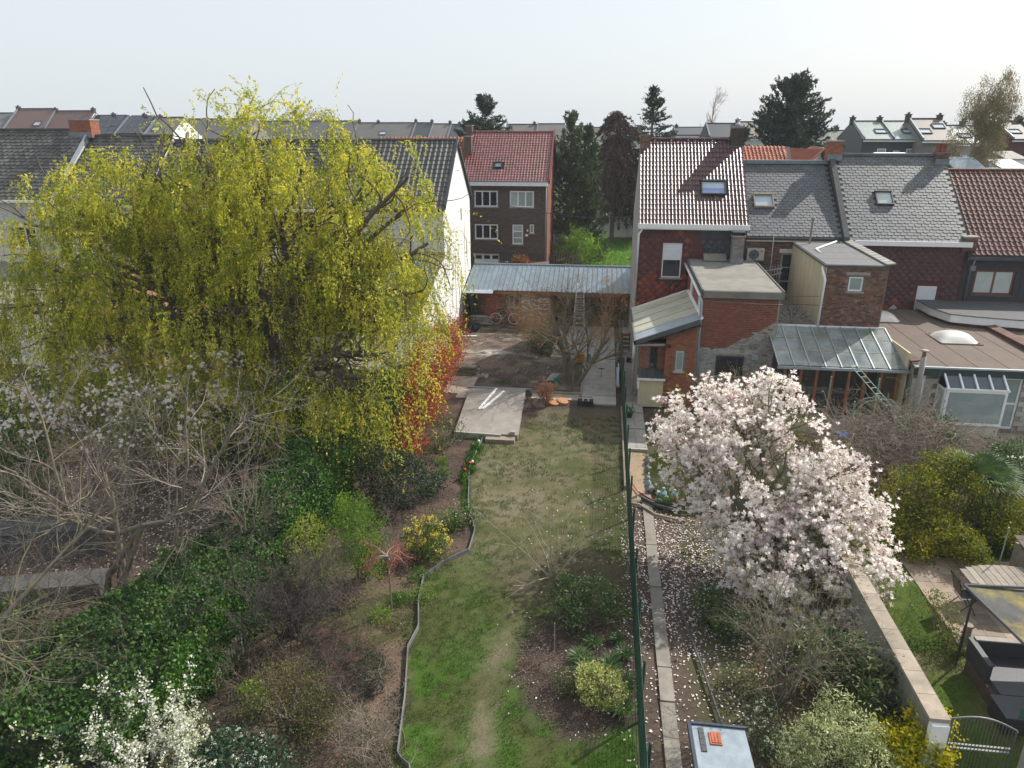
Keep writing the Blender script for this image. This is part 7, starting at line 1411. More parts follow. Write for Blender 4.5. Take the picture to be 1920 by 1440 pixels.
# ------------------------------------------------------------------ things in the yard
ld = thing('step_ladder', 'tall aluminium double ladder standing in the yard in front of the open shed', 'ladder', (-1.3, 42.6, 0))
for f_, (y0_, y1_) in enumerate(((42.1, 42.75), (43.3, 42.8))):
    for s in (-1, 1): MB().tube([(-1.3+s*(.36 if f_ == 0 else .3), y0_, .05), (-1.3+s*.2, y1_, 2.9)], .028, 5).build('rail', m_alu, ld)
    for k in range(9):
        t = (k+.7)/9.4; w_ = (.36 if f_ == 0 else .3)*(1-t)+.2*t; yy_ = y0_+(y1_-y0_)*t; MB().tube([(-1.3-w_, yy_, .05+2.85*t), (-1.3+w_, yy_, .05+2.85*t)], .016, 5).build('rung', m_alu, ld)
bk = thing('bicycle', 'old bicycle with pale rims leaning by the brick wall of the open shed', 'bicycle', (-6.0, 43.5, 0)); 
for x in (-6.6, -5.45):
    w_ = MB().tube([(x+.34*math.cos(t*math.pi/12), 43.5, .36+.34*math.sin(t*math.pi/12)) for t in range(25)], .018, 5).build('wheel', m_white, bk)
    sp = MB()
    for q in range(8): a = q*math.pi/4; sp.tube([(x, 43.5, .36), (x+.33*math.cos(a), 43.5, .36+.33*math.sin(a))], .004, 3)
    sp.build('spokes', m_zinc, w_)
MB().tube([(-6.6, 43.5, .36), (-6.15, 43.5, .34), (-5.75, 43.5, .85), (-6.28, 43.5, .9), (-6.15, 43.5, .34)], .018, 6).tube([(-6.28, 43.5, .9), (-6.6, 43.5, .36)], .012, 5).tube([(-5.45, 43.5, .36), (-5.72, 43.5, .98)], .018, 6).build('frame', m_zinc, bk)
MB().box(-6.42, -6.18, 43.44, 43.56, .93, .98).build('saddle', m_black, bk); MB().tube([(-5.85, 43.25, 1.0), (-5.7, 43.5, 1.02), (-5.85, 43.75, 1.0)], .014, 5).build('handlebar', m_zinc, bk)
def heap(name, label, cat, c, n, L_, m, w=.1, t_=.03, spread=.25, ang=.5, h=.03, rz=0.):
    g = thing(name, label, cat, c)
    for k in range(n):
        a = rz+rnd.uniform(-ang, ang); d = Vector((math.cos(a), math.sin(a), rnd.uniform(-.03, .03))); s = d.cross(Vector((0, 0, 1))); o_ = Vector(c)+Vector((rnd.uniform(-spread, spread), rnd.uniform(-spread, spread)*.6, .02+k*h))-d*L_/2
        MB().obox(o_, d*L_*rnd.uniform(.8, 1.1), s*w, (0, 0, t_)).build('board', m, g)
    return g
heap('timber_pile', 'stack of pale grey boards beside the bicycle against the shed wall', 'timber', (-7.5, 43.2, 0), 12, 1.3, m_concrete_lt, .14, .04, .15, .25, .05)
heap('stone_pile', 'mossy stone slabs piled at the left edge of the rough yard', 'stones', (-6.6, 33.5, 0), 5, 1.1, mat('mossy_stone', (.2, .2, .12), .9, (.12, .11, .08), 5), .45, .1, .15, .3, .09)
g = thing('rubble_stones', 'small heap of pale rubble stones beside the mossy slabs', 'stones', (-5.7, 33.1, 0)); T = [Matrix.Translation((-5.8+rnd.uniform(-.35, .35), 33.1+rnd.uniform(-.35, .35), .0)) @ Matrix.Rotation(rnd.uniform(0, 6), 4, 'Z') for _ in range(16)]; pieces(g, 'stone', [rockproto(.11, m_coping, 5)], T)
g = thing('scattered_stones', 'pale loose stones strewn in the middle of the rough yard', 'stones', (-5, 37, 0)); T = [Matrix.Translation((rnd.uniform(-8, -2), rnd.uniform(33, 42), .0)) @ Matrix.Rotation(rnd.uniform(0, 6), 4, 'Z') @ Matrix.Scale(rnd.uniform(.4, 1.1), 4) for _ in range(46)]; pieces(g, 'stone', [rockproto(.09, m_rock, 8), rockproto(.08, m_coping, 9)], T, 300, None, [i % 2 for i in range(46)])
n_ = leafy('folded_netting', 'heap of dark green netting in the corner by the white gable wall', 'netting', (-8.1, 42.0, 0), [(-8.0, 42.0, .2, .6, .6, .25), (-8.1, 43.2, .9, .25, .2, .9)], mat('net_green', (.015, .06, .04), .8), 2600, .12, .25, 90, .12)
tag(MB().obox((-8.3, 40.2, .0), (1.0, .15, 0), (-.02, .12, 0), (0, 0, .05)).build('white_plank', m_white), 'short white plank lying on the soil by the white gable wall', 'plank')
tag(MB().obox((-5.1, 28.15, .205), (.38, 2.7, 0), (.1, -.014, 0), (0, 0, .05)).build('metal_profile', m_white), 'left one of the two white metal profiles crossed on the concrete pad', 'profile')
tag(MB().obox((-4.95, 28.2, .205), (.62, 2.35, 0), (.1, -.02, 0), (0, 0, .05)).build('metal_profile', m_white), 'right one of the two white metal profiles crossed on the concrete pad', 'profile')
tag(MB().obox((-6.1, 31.15, .03), (3.0, .05, 0), (0, .16, 0), (0, 0, .1)).build('metal_beam', m_steel_sheet), 'long grey metal beam lying along the rear edge of the concrete pad', 'beam')
tx = thing('toolbox', 'open black plastic toolbox at the end of the paved strip', 'toolbox', (-.5, 29.9, 0)); MB().box(-.86, -.16, 29.65, 29.98, .0, .04).box(-.86, -.83, 29.65, 29.98, .04, .24).box(-.19, -.16, 29.65, 29.98, .04, .24).box(-.829, -.191, 29.65, 29.68, .04, .24).box(-.829, -.191, 29.95, 29.98, .04, .24).build('tray', m_black, tx); MB().tube([(-.8, 29.81, .2), (-.8, 29.81, .4), (-.22, 29.81, .4), (-.22, 29.81, .2)], .02, 5).build('handle', m_black, tx)
for k in range(5): MB().box(-.78+k*.12, -.7+k*.12, 29.7, 29.93, .05, .22+.03*(k % 2)).build('tool', m_zinc if k % 2 else m_darkmetal, tx)
for i, (x, y, lb) in enumerate(((-1.95, 29.75, 'orange brown cut log disc leaning left of the other beside the rusty sapling'), (-1.55, 29.95, 'orange brown cut log disc nearest the green tulip leaves'))):
    o_ = MB(); o_.tube([(x, y, .02), (x+.03, y-.02, .14)], .26, 14); tag(o_.build('log_disc', mat('fresh_cut_wood', (.48, .22, .1), .8, (.36, .15, .07), 9)), lb, 'log')
bg_ = thing('cement_bag', 'white and grey paper sack slumped at the foot of the bare maple', 'sack', (-2.25, 33.2, 0)); vs = []; 
for j in range(7):
    for i in range(7): a = i/6-.5; b = j/6-.5; q = (1-4*a*a)*(1-4*b*b); vs.append((-2.2+a*.42+b*.25, 33.1+b*.75, .08+.16*q+.3*(b+.5)*.4))
MB().add(vs, [(j*7+i, j*7+i+1, (j+1)*7+i+1, (j+1)*7+i) for j in range(6) for i in range(6)]).build('sack', m_concrete_lt, bg_, smooth=True)
tag(MB().lathe((-1.98, 32.5, 0), [(.11, 0), (.14, .26), (.155, .27), (.12, .1), (.0, .08)], 12).build('bucket', mat('teal_plastic', (.02, .32, .26), .4)), 'small teal bucket beside the trunk of the bare maple', 'bucket')
jc = thing('jerry_can', 'yellow plastic container at the corner of the pale paving', 'container', (-.95, 36.0, .05)); MB().prism([(-1.2, 35.8, .1), (-.75, 35.8, .1), (-.75, 35.8, .5), (-.9, 35.8, .58), (-1.2, 35.8, .45)], (0, .28, 0)).build('body', mat('yellow_plastic', (.62, .28, .01), .45), jc)
gb = thing('grey_crate', 'grey plastic case standing right of the yellow container', 'case', (-.55, 36.1, .05)); MB().box(-.68, -.4, 35.9, 36.2, .1, .42).build('case', m_zinc, gb); MB().box(-.64, -.44, 35.95, 36.15, .421, .47).build('lid', m_darkmetal, gb); MB().box(-.66, -.36, 35.3, 35.7, .056, .12).build('tray', m_darkmetal, gb)
heap('pipe_bundle', 'bundle of pale tubes lying along the green fence in the yard', 'tubes', (.95, 33.6, 0), 5, 3.2, m_zinc, .06, .05, .05, .04, .05, rz=math.pi/2)
heap('pipe_bundle', 'weathered planks leaning along the fence further up the yard', 'planks', (.92, 37.6, 0), 4, 2.6, m_wood_grey, .14, .04, .06, .05, .09, rz=math.pi/2)
pl = thing('pallet', 'dark timber pallet blocking the passage beyond the fence', 'pallet', (1.45, 38.3, 0))
for k in range(4): MB().box(1.15, 1.68, 38.3, 38.34, .18+k*.24, .34+k*.24).build('slat', m_wood_dark, pl)
MB().box(1.16, 1.22, 38.345, 38.42, .12, 1.1).box(1.61, 1.67, 38.345, 38.42, .12, 1.1).build('batten', m_wood_dark, pl)
tag(MB().box(1.45, 1.68, 36.0, 36.3, .13, .35).box(1.48, 1.65, 36.03, 36.27, .35, .37).build('crate', m_black), 'small black crate on the paving against the porch wall', 'crate')
pt_ = thing('potted_plant', 'small potted green plant on the steps beside the fence', 'plant', (1.35, 28.4, .1)); MB().lathe((1.4, 28.4, .1), [(.1, 0), (.13, .2)], 10).build('pot', m_black, pt_); P = np.array([1.4, 28.4, .42])+rng.normal(size=(90, 3))*.09; cardobj('leaves', pt_, P, .2, m_ivy2, .15)
fp_ = tag(MB().tube([(.15, 34.9, .06), (.15, 33.6, .06)], .014, 5).tube([(0.02, 34.95, .07), (.3, 34.95, .07)], .03, 5).build('rake', m_darkmetal), 'long handled tool lying on the pale concrete of the yard', 'tool')
wb = thing('tarpaulin', 'crumpled grey and white tarpaulin behind the bare maple', 'tarpaulin', (-1.9, 37.5, 0)); vs = []
for j in range(8):
    for i in range(8): vs.append((-2.3+i*.14, 37.1+j*.14, .1+.35*math.exp(-((i-3.5)**2+(j-3.5)**2)/7)+rnd.uniform(0, .1)))
MB().add(vs, [(j*8+i, j*8+i+1, (j+1)*8+i+1, (j+1)*8+i) for j in range(7) for i in range(7)]).build('sheet', m_felt_grey, wb)
tag(MB().tube([(-10.0, 54.8, 7.0), (-8.0, 53.5, 6.55), (-4.3, 50, 6.3), (-1, 47, 6.3), (1.75, 44.5, 6.7)], .02, 4).build('overhead_cable', m_black), 'overhead cable from the brown brick house to the maroon shingled house', 'cable')
cr = thing('parked_car', 'top of a small maroon car with white roof bars behind the steel roofed shed', 'car', (-4.9, 50.5, .4)); mcar = mat('maroon_car_paint', (.2, .03, .04), .25, coat=.6)
MB().prism([(-5.7, 48.8, .75), (-5.7, 52.6, .75), (-5.7, 52.6, 1.3), (-5.7, 51.8, 1.4), (-5.7, 51.2, 1.95), (-5.7, 49.6, 2.0), (-5.7, 48.9, 1.45)], (1.6, 0, 0)).build('body', mcar, cr)
for y in (49.9, 50.9): MB().box(-5.75, -4.05, y, y+.06, 2.02, 2.08).build('roof_bar', m_white, cr)
for x in (-5.72, -4.28):
    for y in (49.6, 51.8): MB().tube([(x, y, .75), (x+.18, y, .75)], .3, 12).build('wheel', m_black, cr)

# ------------------------------------------------------------------ trees and bits beyond the shed
def conifer(name, label, base, h, r, nb, nleaf, m, el=(-.15, .3), up=.05, L=.28, shape=.8, wig=.06, tmin=.12, k=8, asp=.3, gap=0., tk=m_bark, cyl=0.):
    t = thing(name, label, 'tree', base); b = np.array(base, float); MB().tube([b, b+np.array([0, 0, h*.5]), b+np.array([0, 0, h*.97])], [h*.018, h*.012, h*.003], 7).build('trunk', tk, t)
    tt = rng.uniform(tmin, 1, nb)**.9; a = rng.uniform(0, 2*np.pi, nb); ln = r*((1-tt)**shape*(1-cyl)+cyl*(1-tt**6))*rng.uniform(.65, 1.12, nb)+.2; e = rng.uniform(*el, nb)+.5*(tt > .85)
    P0 = b+np.stack([0*tt, 0*tt, tt*h*.96], 1); D = np.stack([np.cos(a)*np.cos(e), np.sin(a)*np.cos(e), np.sin(e)], 1); PL, RD = polyl(P0, D, ln, .035*h/12, .008, k, wig, up); tubesobj('branches', t, [(PL, RD, 3)], tk)
    w = ln/ln.sum(); nleaf = int(nleaf*.7); L = L*1.15; j = rng.choice(nb, nleaf, p=w); s = rng.random(nleaf)**.75*(k-1); i = np.minimum(s.astype(int), k-2); f = (s-i)[:, None]; P = PL[j, i]*(1-f)+PL[j, i+1]*f; Dp = unit(PL[j, i+1]-PL[j, i])
    sd = np.cross(Dp, [0, 0, 1.]); P = P+sd*rng.normal(0, .16*r/2.5, (nleaf, 1))*(1-f*.3)+rng.normal(size=(nleaf, 3))*.06; cardobj('crown', t, P, rng.uniform(.6, 1.2, nleaf)*L, m, asp, Dp, 1.2); return t
m_fir = leafmat('fir_needles', (.012, .028, .018), (.028, .052, .026), (.06, .09, .04), .12, .6, clump=.5)
m_fir2 = leafmat('cypress_leaf', (.03, .05, .02), (.06, .09, .03), (.1, .14, .045), .2, .6, clump=.5)
m_puz = leafmat('monkey_puzzle_leaf', (.045, .024, .02), (.09, .045, .034), (.14, .08, .055), .1, .6, clump=.6)
conifer('fir_tree', 'dark fir with spiky upswept branches behind the red tiled house', (-13.1, 80, 1), 14.6, 6.6, 150, 17000, m_fir, (-.1, .25), .09, .42, .62, .05, .35, gap=.3)
conifer('cypress_tree', 'taller of the two dark cypresses behind the lime green weeping shrub', (-3.0, 62, 1), 12.4, 2.9, 220, 14000, m_fir2, (.1, .6), .08, .34, .5, .08, .1)
conifer('cypress_tree', 'shorter cypress right of the taller one, beside the brown monkey puzzle', (-1.6, 63, 1), 11.2, 2.3, 190, 11000, m_fir2, (.1, .6), .08, .34, .5, .08, .1)
conifer('spruce_tree', 'dark spruce directly behind the left chimney of the glossy maroon roof', (4.2, 75, 1), 15.2, 5.2, 200, 18000, m_fir, (-.15, .2), .05, .36, .75, .06, .1)
mpz = conifer('monkey_puzzle', 'brown monkey puzzle tree with drooping ropes of branches on the far lawn', (.75, 73, 1), 12.9, 5.0, 360, 40000, m_puz, (-.1, .45), -.2, .3, .45, .06, .3, 12, .35, cyl=.65)
conifer('cedar_tree', 'massive dark evergreen behind the slate roofed house with the air conditioner', (17.3, 75, 1), 15.3, 6.6, 300, 42000, m_fir, (-.1, .5), .05, .42, .42, .12, .2)
conifer('fir_tree', 'low dark evergreen at the left foot of the massive dark one', (12.2, 72, 1), 11.2, 3.4, 130, 9000, m_fir, (-.1, .4), .05, .4, .5, .1, .3)
# bare and weeping ones
bare('bare_tree', 'leafless tree with knobbly twigs between monkey puzzle and dark spruce', 'tree', (2.1, 82, 1.2), ([[2.1, 82, 1], [2.3, 82, 1]], [[-.08, 0, 1], [.12, .05, 1]], [10, 10], .16, .08, .0), [(9, .4, 1., .6, (.35, .55), .05, .1, .6, 6), (7, .2, 1., .6, (.4, .6), .03, .12, .6, 5), (4, .2, 1., .6, (.4, .6), .02, .12, .8, 4)], m_twig)
bare('bare_tree', 'slim pale leafless birch above the far roofs right of the glossy maroon roof', 'tree', (13.9, 106, 2.3), ([[13.9, 106, 2]], [[0, 0, 1]], [14.2], .16, .05, .0), [(34, .25, 1., .6, (.14, .26), .03, .1, .6, 6), (7, .2, 1., .6, (.35, .6), .0, .12, .8, 5), (3, .2, 1., .6, (.4, .7), -.05, .12, .8, 4)], mat('birch_twig', (.36, .3, .24), .9, rv=.2))
wbz, cur = bare('weeping_birch', 'tall weeping birch with buff yellow catkins hanging before the far right houses', 'tree', (31.3, 70, 1), ([[31.0, 70, 1]], [[.03, 0, 1]], [13.2], .22, .06, .12), [(42, .28, 1., .7, (.2, .32), .04, .1, .6, 7), (8, .2, 1., .8, (.4, .6), -.12, .1, .6, 7), (3, .2, 1., .6, (.5, .8), -.3, .06, .8, 6)], mat('buff_twig', (.24, .19, .11), .9, rv=.25))
pt = cur[0][:, 1:].reshape(-1, 3); j = rng.integers(0, len(pt), 26000); cardobj('catkins', wbz, pt[j]+rng.normal(size=(26000, 3))*np.array([.15, .15, .3]), .17, leafmat('buff_catkin', (.12, .1, .04), (.22, .17, .07), (.32, .26, .12), .3), .3, np.tile([0, 0, 1.], (26000, 1)), .8)
for x, y, z, n, lb in ((-33, 150, 17, 1, 'yellowish spring tree top peeping over the solar panel roof'), ):
    leafy('distant_tree', lb, 'tree', (-62, 150, 4.6), [(-62, 150, 12.5, 4.5, 3, 3.2), (-57, 150, 12, 3, 3, 2.6)], leafmat('amber_bud', (.2, .14, .05), (.33, .25, .08), None, .3), 3500, .45, .4, 120, .9, stems=12)
twiggy('bare_shrub_tree', 'pale lichen coloured bare tree beside the right gable of the brown house', (-3.2, 60), (2.5, 4.2), 22, 0, m_twig_pale, [(7, (.4, .7), .6), (5, (.4, .7), .7)], .04, .0, 'tree', (1500, .12, leafmat('grey_bud', (.2, .19, .12), (.3, .29, .2), None, .2)), spread=.5, tilt=.6)
wc, cur = twiggy('weeping_shrub', 'fresh lime green weeping shrub beyond the steel roofed shed', (-2.5, 60.0), (2.2, 3.0), 46, 0, m_twig, [(6, (.4, .7), .8)], .03, -.1, 'tree', None, spread=.2, tilt=.45)
pt = cur[0].reshape(-1, 3); j = rng.integers(0, len(pt), 7000); cardobj('foliage', wc, pt[j]+rng.normal(size=(7000, 3))*.12+np.array([0, 0, 1.0]), .2, leafmat('lime_weeping', (.08, .17, .01), (.15, .28, .015), (.26, .4, .03), .45), .35, np.tile([0, 0, 1.], (7000, 1)), 1.)
leafy('dark_shrub', 'dark hedge like shrub behind the lime green weeping shrub', 'shrub', (-1.6, 62.5, 1), [(-2.6, 62.5, 2.3, 1.1, 1, 1.5), (-.8, 62.6, 2.0, 1.2, 1, 1.2)], m_fir2, 3500, .22, .5, 120, .25)
leafy('juniper_bush', 'low spreading bright juniper just behind the shed roof', 'shrub', (-2.2, 55.5, 1), [(-2.3, 55.5, 1.25, 1.1, .8, .35), (-1.6, 55.4, 1.3, .6, .6, .3)], m_ivy2, 3000, .16, .4, 100, .15)
leafy('photinia_bush', 'round red topped bush in front of the glazed door of the brown house', 'shrub', (-6.2, 52.6, .9), [(-6.1, 52.6, 2.3, .65, .6, .7)], leafmat('red_green_leaf', (.08, .1, .02), (.25, .09, .03), (.48, .1, .04), .3), 1700, .13, .5, 70, .15, stems=8)
leafy('white_flowering_bush', 'small bush with white flowers right of the garage door', 'shrub', (-7.3, 51.8, .9), [(-7.2, 51.8, 1.7, .65, .5, .6)], m_ivy2, 900, .14, .5, 50, .15); wq = [o for o in C.objects if o.name == 'white_flowering_bush'][0]; P, D = lobes_pts([(-7.1, 51.7, 1.8, .65, .5, .6)], 40, 10, .1, 1.); cardobj('blossom', wq, P, .12, leafmat('white_blossom', (0, 0, 0), (0, 0, 0)), .8)
leafy('bright_bush', 'tiny yellow green ball shaped bush left of the white flowering one', 'shrub', (-7.9, 51.8, .9), [(-7.85, 51.8, 1.9, .3, .3, .35)], m_ivy2, 500, .1, .6, 30, .08)
pg = thing('picket_gate', 'dark brown picket gate beside the right corner of the brown brick house', 'gate', (-3.4, 57.0, 1)); 
for k in range(9): MB().box(-4.25+k*.2, -4.12+k*.2, 57, 57.04, 1.0, 2.45+.1*(k % 2)).build('paling', m_wood_dark, pg)
[MB().box(-4.3, -2.5, 57.05, 57.09, z_, z_+.1).build('rail', m_wood_dark, pg) for z_ in (1.4, 2.1)]
gsh = thing('toy_house', 'dark green little garden house on the far lawn', 'shed', (-4.2, 73, 1)); MB().box(-5.0, -3.6, 73, 74.4, 1, 2.6).build('wall', mat('bottle_green_paint', (.02, .09, .06), .6), gsh); MB().prism([(-5.2, 72.8, 2.6), (-3.4, 72.8, 2.6), (-4.3, 72.8, 3.3)], (0, 1.8, 0)).build('roof', mat('grey_green_roof', (.12, .16, .15), .7), gsh)
pw2 = thing('panel_wall', 'long white painted concrete plank wall behind the monkey puzzle', 'wall', (3, 77, 1))
for j in range(8): MB().box(-.8, 5.5, 77, 77.07, 1.0+j*.36, 1.35+j*.36).build('plank', m_white_wall, pw2)
psd = thing('garden_shed', 'pinkish grey garden shed left of the monkey puzzle', 'shed', (-1.7, 82, 1)); MB().box(-2.6, 1.2, 82, 85, 1, 4.2).build('wall', mat('pinkish_render', (.34, .28, .28), .9), psd); MB().box(-2.8, 1.4, 81.8, 85.2, 4.21, 4.4).build('roof', m_felt_grey, psd)
dp = thing('slate_path', None, None, kind='structure'); slabrow(dp, -4.2, -2.4, 50, 57, .6, .6, mat('wet_slate', (.06, .07, .09), .4, rv=.3), 1.04, .05, jit=.008)

# ------------------------------------------------------------------ distant terraces
m_far_tile = mat('far_brown_tile', (.15, .085, .075), .8, (.11, .065, .058), 1.2, rv=.1, stretch=(2.5, 1, 5))
m_far_slate = mat('far_grey_slate', (.12, .118, .11), .8, (.085, .083, .078), .8, rv=.3, dirt=(.15, .14, .11), dirts=.4)
m_far_dark = mat('far_dark_roof', (.04, .048, .06), .6, rv=.25)
m_far_painted_sheen = mat('far_pantile_painted_sheen', (.1, .14, .13), .4, (.3, .36, .33), 5, rv=.05, stretch=(6, .3, .3), spec=.9)  # bright streaks down the slope: sheen of glazed tiles put into the colour
m_far_beige = mat('far_beige_tile', (.12, .1, .085), .6, (.2, .17, .145), 5, rv=.05, stretch=(5, .3, .3))
m_solar = mat('solar_panel', (.012, .016, .028), .2, spec=.7)
m_fw = {'w': m_white_wall, 'd': m_far_dark, 'g': mat('far_grey_render', (.2, .19, .18), .9), 'b': m_brown_brick, 'm': m_maroon_render, 'c': m_concrete_lt}
def farhouse(label, x0, x1, yr, ye, Yf, rm, wm, ch=(), sk=(), wn=(), name='distant_house', dep=4.5, solar=False):
    a = py(x0, yr, Yf+dep); b = py(x1, yr, Yf+dep); e = py((x0+x1)/2, ye, Yf); zg = gz(a.x, Yf)-.3; X0_, X1_ = a.x, b.x-.03
    t = thing(name, label, 'house', ((X0_+X1_)/2, Yf, zg)); zr, ze = a.z, min(e.z, a.z-.6)
    gable_body(t, X0_, X1_, Yf, Yf+dep, Yf+2*dep, ze-.1, zr-.1, wm, zb=zg); o = roof_slabs(t, X0_, X1_, Yf, Yf+dep, Yf+2*dep, ze, zr, rm, over=.3)
    MB().box(X0_, X1_, Yf-.4, Yf-.28, ze-.3, ze-.18).build('gutter', m_white, t); MB().box(X0_, X1_, Yf+dep-.12, Yf+dep+.12, zr+.06, zr+.18).build('ridge_capping', m_far_dark, t)
    for fx in ch:
        cx = X0_+(X1_-X0_)*fx; hc = rnd.uniform(.3, .55); MB().box(cx-.22, cx+.22, Yf+dep-.3, Yf+dep+.3, zr-.3, zr+hc).box(cx-.3, cx+.3, Yf+dep-.35, Yf+dep+.35, zr+hc, zr+hc+.07).box(cx-.1, cx+.1, Yf+dep-.1, Yf+dep+.1, zr+hc+.07, zr+hc+.25).build('chimney', mat('far_chimney', (.07, .055, .05), .9), t)
    vv = Vector((0, dep, zr-ze)).normalized()
    for (fx, fy) in sk: skylight(t, Vector((X0_+(X1_-X0_)*fx, Yf+dep*fy, ze+(zr-ze)*fy+.1)), (1, 0, 0), vv, 1.2, 1.1, m_glass_sky, m_darkmetal, .12)
    for (fx, dz, w, h) in wn: window(t, (X0_+(X1_-X0_)*fx, Yf-.01, ze-dz-h), (1, 0, 0), w, h, 2 if w > 1.2 else 1, m_white, m_glass_cur, 0, .08)
    MB().obox((X0_+.02, Yf-.3, ze-.1), (.14, 0, 0), Vector((0, dep+.3, (zr-ze)*(1+.3/dep))), (0, 0, .3)).build('verge', m_lead, t)
    if solar:
        for i in range(4):
            for j in range(3): q = Vector((X0_+.4+i*(X1_-X0_-.8)/4, Yf+.3, ze+.35))+vv*(j*(dep*1.15)/3); MB().obox(q, ((X1_-X0_-.8)/4-.05, 0, 0), vv*(dep*1.15/3-.06), Vector((0, -.6, .8))*.06).build('solar_panel', m_solar, t)
    return t
W2 = [(.15, .8, 1.1, 1.3), (.6, .8, 1.1, 1.3)]
FH = [
 ('far grey slate house at the extreme left edge of the skyline', -30, 37, 213, 246, 106, m_far_slate, 'g', (), (), ()),
 ('far house with wide brown tile roof, first right of the left edge', 35, 105, 205, 249, 106, m_far_tile, 'w', (.0,), (.8,), ()),
 ('far house with brown tile roof and square skylight, second of the pair', 105, 178, 209, 257, 106, m_far_tile, 'w', (.0, .97), (.78,), ()),
 ('far house with rough grey roof between brown tiles and solar panels', 179, 242, 218, 256, 106, m_far_slate, 'w', (.55,), (.8,), ()),
 ('far house with its roof covered in black solar panels', 242, 296, 220, 255, 106, m_far_dark, 'w', (.55,), (), ()),
 ('far house with dark roof half behind the top of the willow', 296, 345, 221, 256, 106, m_far_slate, 'w', (.1,), (.3,), ()),
 ('far grey roofed house hidden behind the willow crown', 345, 480, 224, 258, 118, m_far_slate, 'g', (.5,), (), ()),
 ('far long grey roofed house behind the right side of the willow', 480, 672, 228, 260, 130, m_far_slate, 'g', (.3,), (), ()),
 ('far grey roof with a bright skylight just right of the willow', 672, 780, 231, 262, 130, m_far_slate, 'b', (.02, .35,), (.5,), ()),
 ('far narrow dark roof with two chimneys left of the dark fir', 780, 812, 231, 262, 130, m_far_dark, 'b', (.0, .95), (), ()),
 ('far mossy grey roof just left of the dark fir', 812, 846, 233, 262, 130, m_far_slate, 'b', (.95,), (), ()),
 ('far blue black roof partly behind the dark fir', 846, 900, 234, 262, 130, m_far_dark, 'b', (.3,), (), ()),
 ('far slate roof immediately right of the dark fir', 950, 1008, 234, 262, 125, m_far_slate, 'g', (.9,), (), ()),
 ('far grey roof between dark fir and the two cypresses', 1008, 1060, 233, 262, 125, m_far_slate, 'g', (), (), ()),
 ('far house roof glimpsed between cypress and monkey puzzle', 1060, 1112, 237, 262, 125, m_far_slate, 'w', (.6, .9), (.5,), ()),
 ('far roofs glimpsed between monkey puzzle and spruce', 1112, 1205, 240, 262, 125, m_far_slate, 'w', (.4,), (), ()),
 ('far low dark house with white window just right of the spruce', 1262, 1322, 240, 253, 105, m_far_dark, 'd', (.1,), (), [(.1, .5, 1.5, 1.2), (.6, .5, 1.5, 1.2)]),
 ('far dark slate house behind the slim pale birch', 1322, 1384, 233, 257, 92, m_far_dark, 'd', (.98,), (), [(.7, .5, 1.2, 1.0)]),
 ('far house with beige ribbed roof left of the massive evergreen', 1384, 1436, 230, 258, 92, m_far_beige, 'w', (), (.7,), [(.7, .8, 1.2, 1.2)]),
 ('far house hidden behind the massive evergreen', 1436, 1545, 238, 262, 100, m_far_slate, 'g', (.5,), (), ()),
 ('far small grey house right of the massive evergreen', 1545, 1592, 246, 268, 100, m_far_slate, 'c', (.5,), (), [(.4, 1, 1, 1)]),
 ('far house with left one of the two shimmering pantile roofs', 1597, 1650, 229, 260, 84, m_far_painted_sheen, 'd', (.02, .98), (.75,), [(.55, 1., .9, 1.3)]),
 ('far house with right one of the two shimmering pantile roofs', 1650, 1702, 229, 260, 84, m_far_painted_sheen, 'd', (), (.7,), [(.55, 1., .9, 1.3), (.1, 1.2, .6, .9)]),
 ('far taller grey house with brownish ribbed roof and two skylights', 1702, 1764, 224.5, 262, 82, m_far_beige, 'g', (.0, .96), (.25, .75), [(.55, .9, .8, 1.3), (.1, 1.4, .6, .9)]),
 ('far white walled house with bright ribbed roof left of the weeping birch', 1764, 1806, 237, 268, 84, m_far_painted_sheen, 'c', (.1, .95), (.6,), [(.2, 1.2, .8, 1.2)]),
 ('far house behind the hanging twigs of the weeping birch', 1806, 1862, 238, 266, 86, m_far_beige, 'c', (.5,), (), [(.4, 1, 1, 1.3)]),
 ('far maroon brick house with a white roller shutter near the right edge', 1862, 1912, 229, 260, 84, m_far_dark, 'm', (.92,), (.35,), [(.6, 1.2, .9, 1.4)]),
 ('far blue grey house cut by the right edge of the photo', 1912, 1990, 228, 256, 84, m_far_dark, 'd', (.0,), (.6,), [(.3, 1, 1, 1.2)]),
]
for (lb, x0, x1, yr, ye, Yf, rm, wk, ch, sk, wn) in FH:
    farhouse(lb, x0, x1, yr, ye, Yf, rm, m_fw[wk], ch, [(s_, .35 if i_ % 2 == 0 else .6) for i_, s_ in enumerate(sk)], wn, solar='solar' in lb)
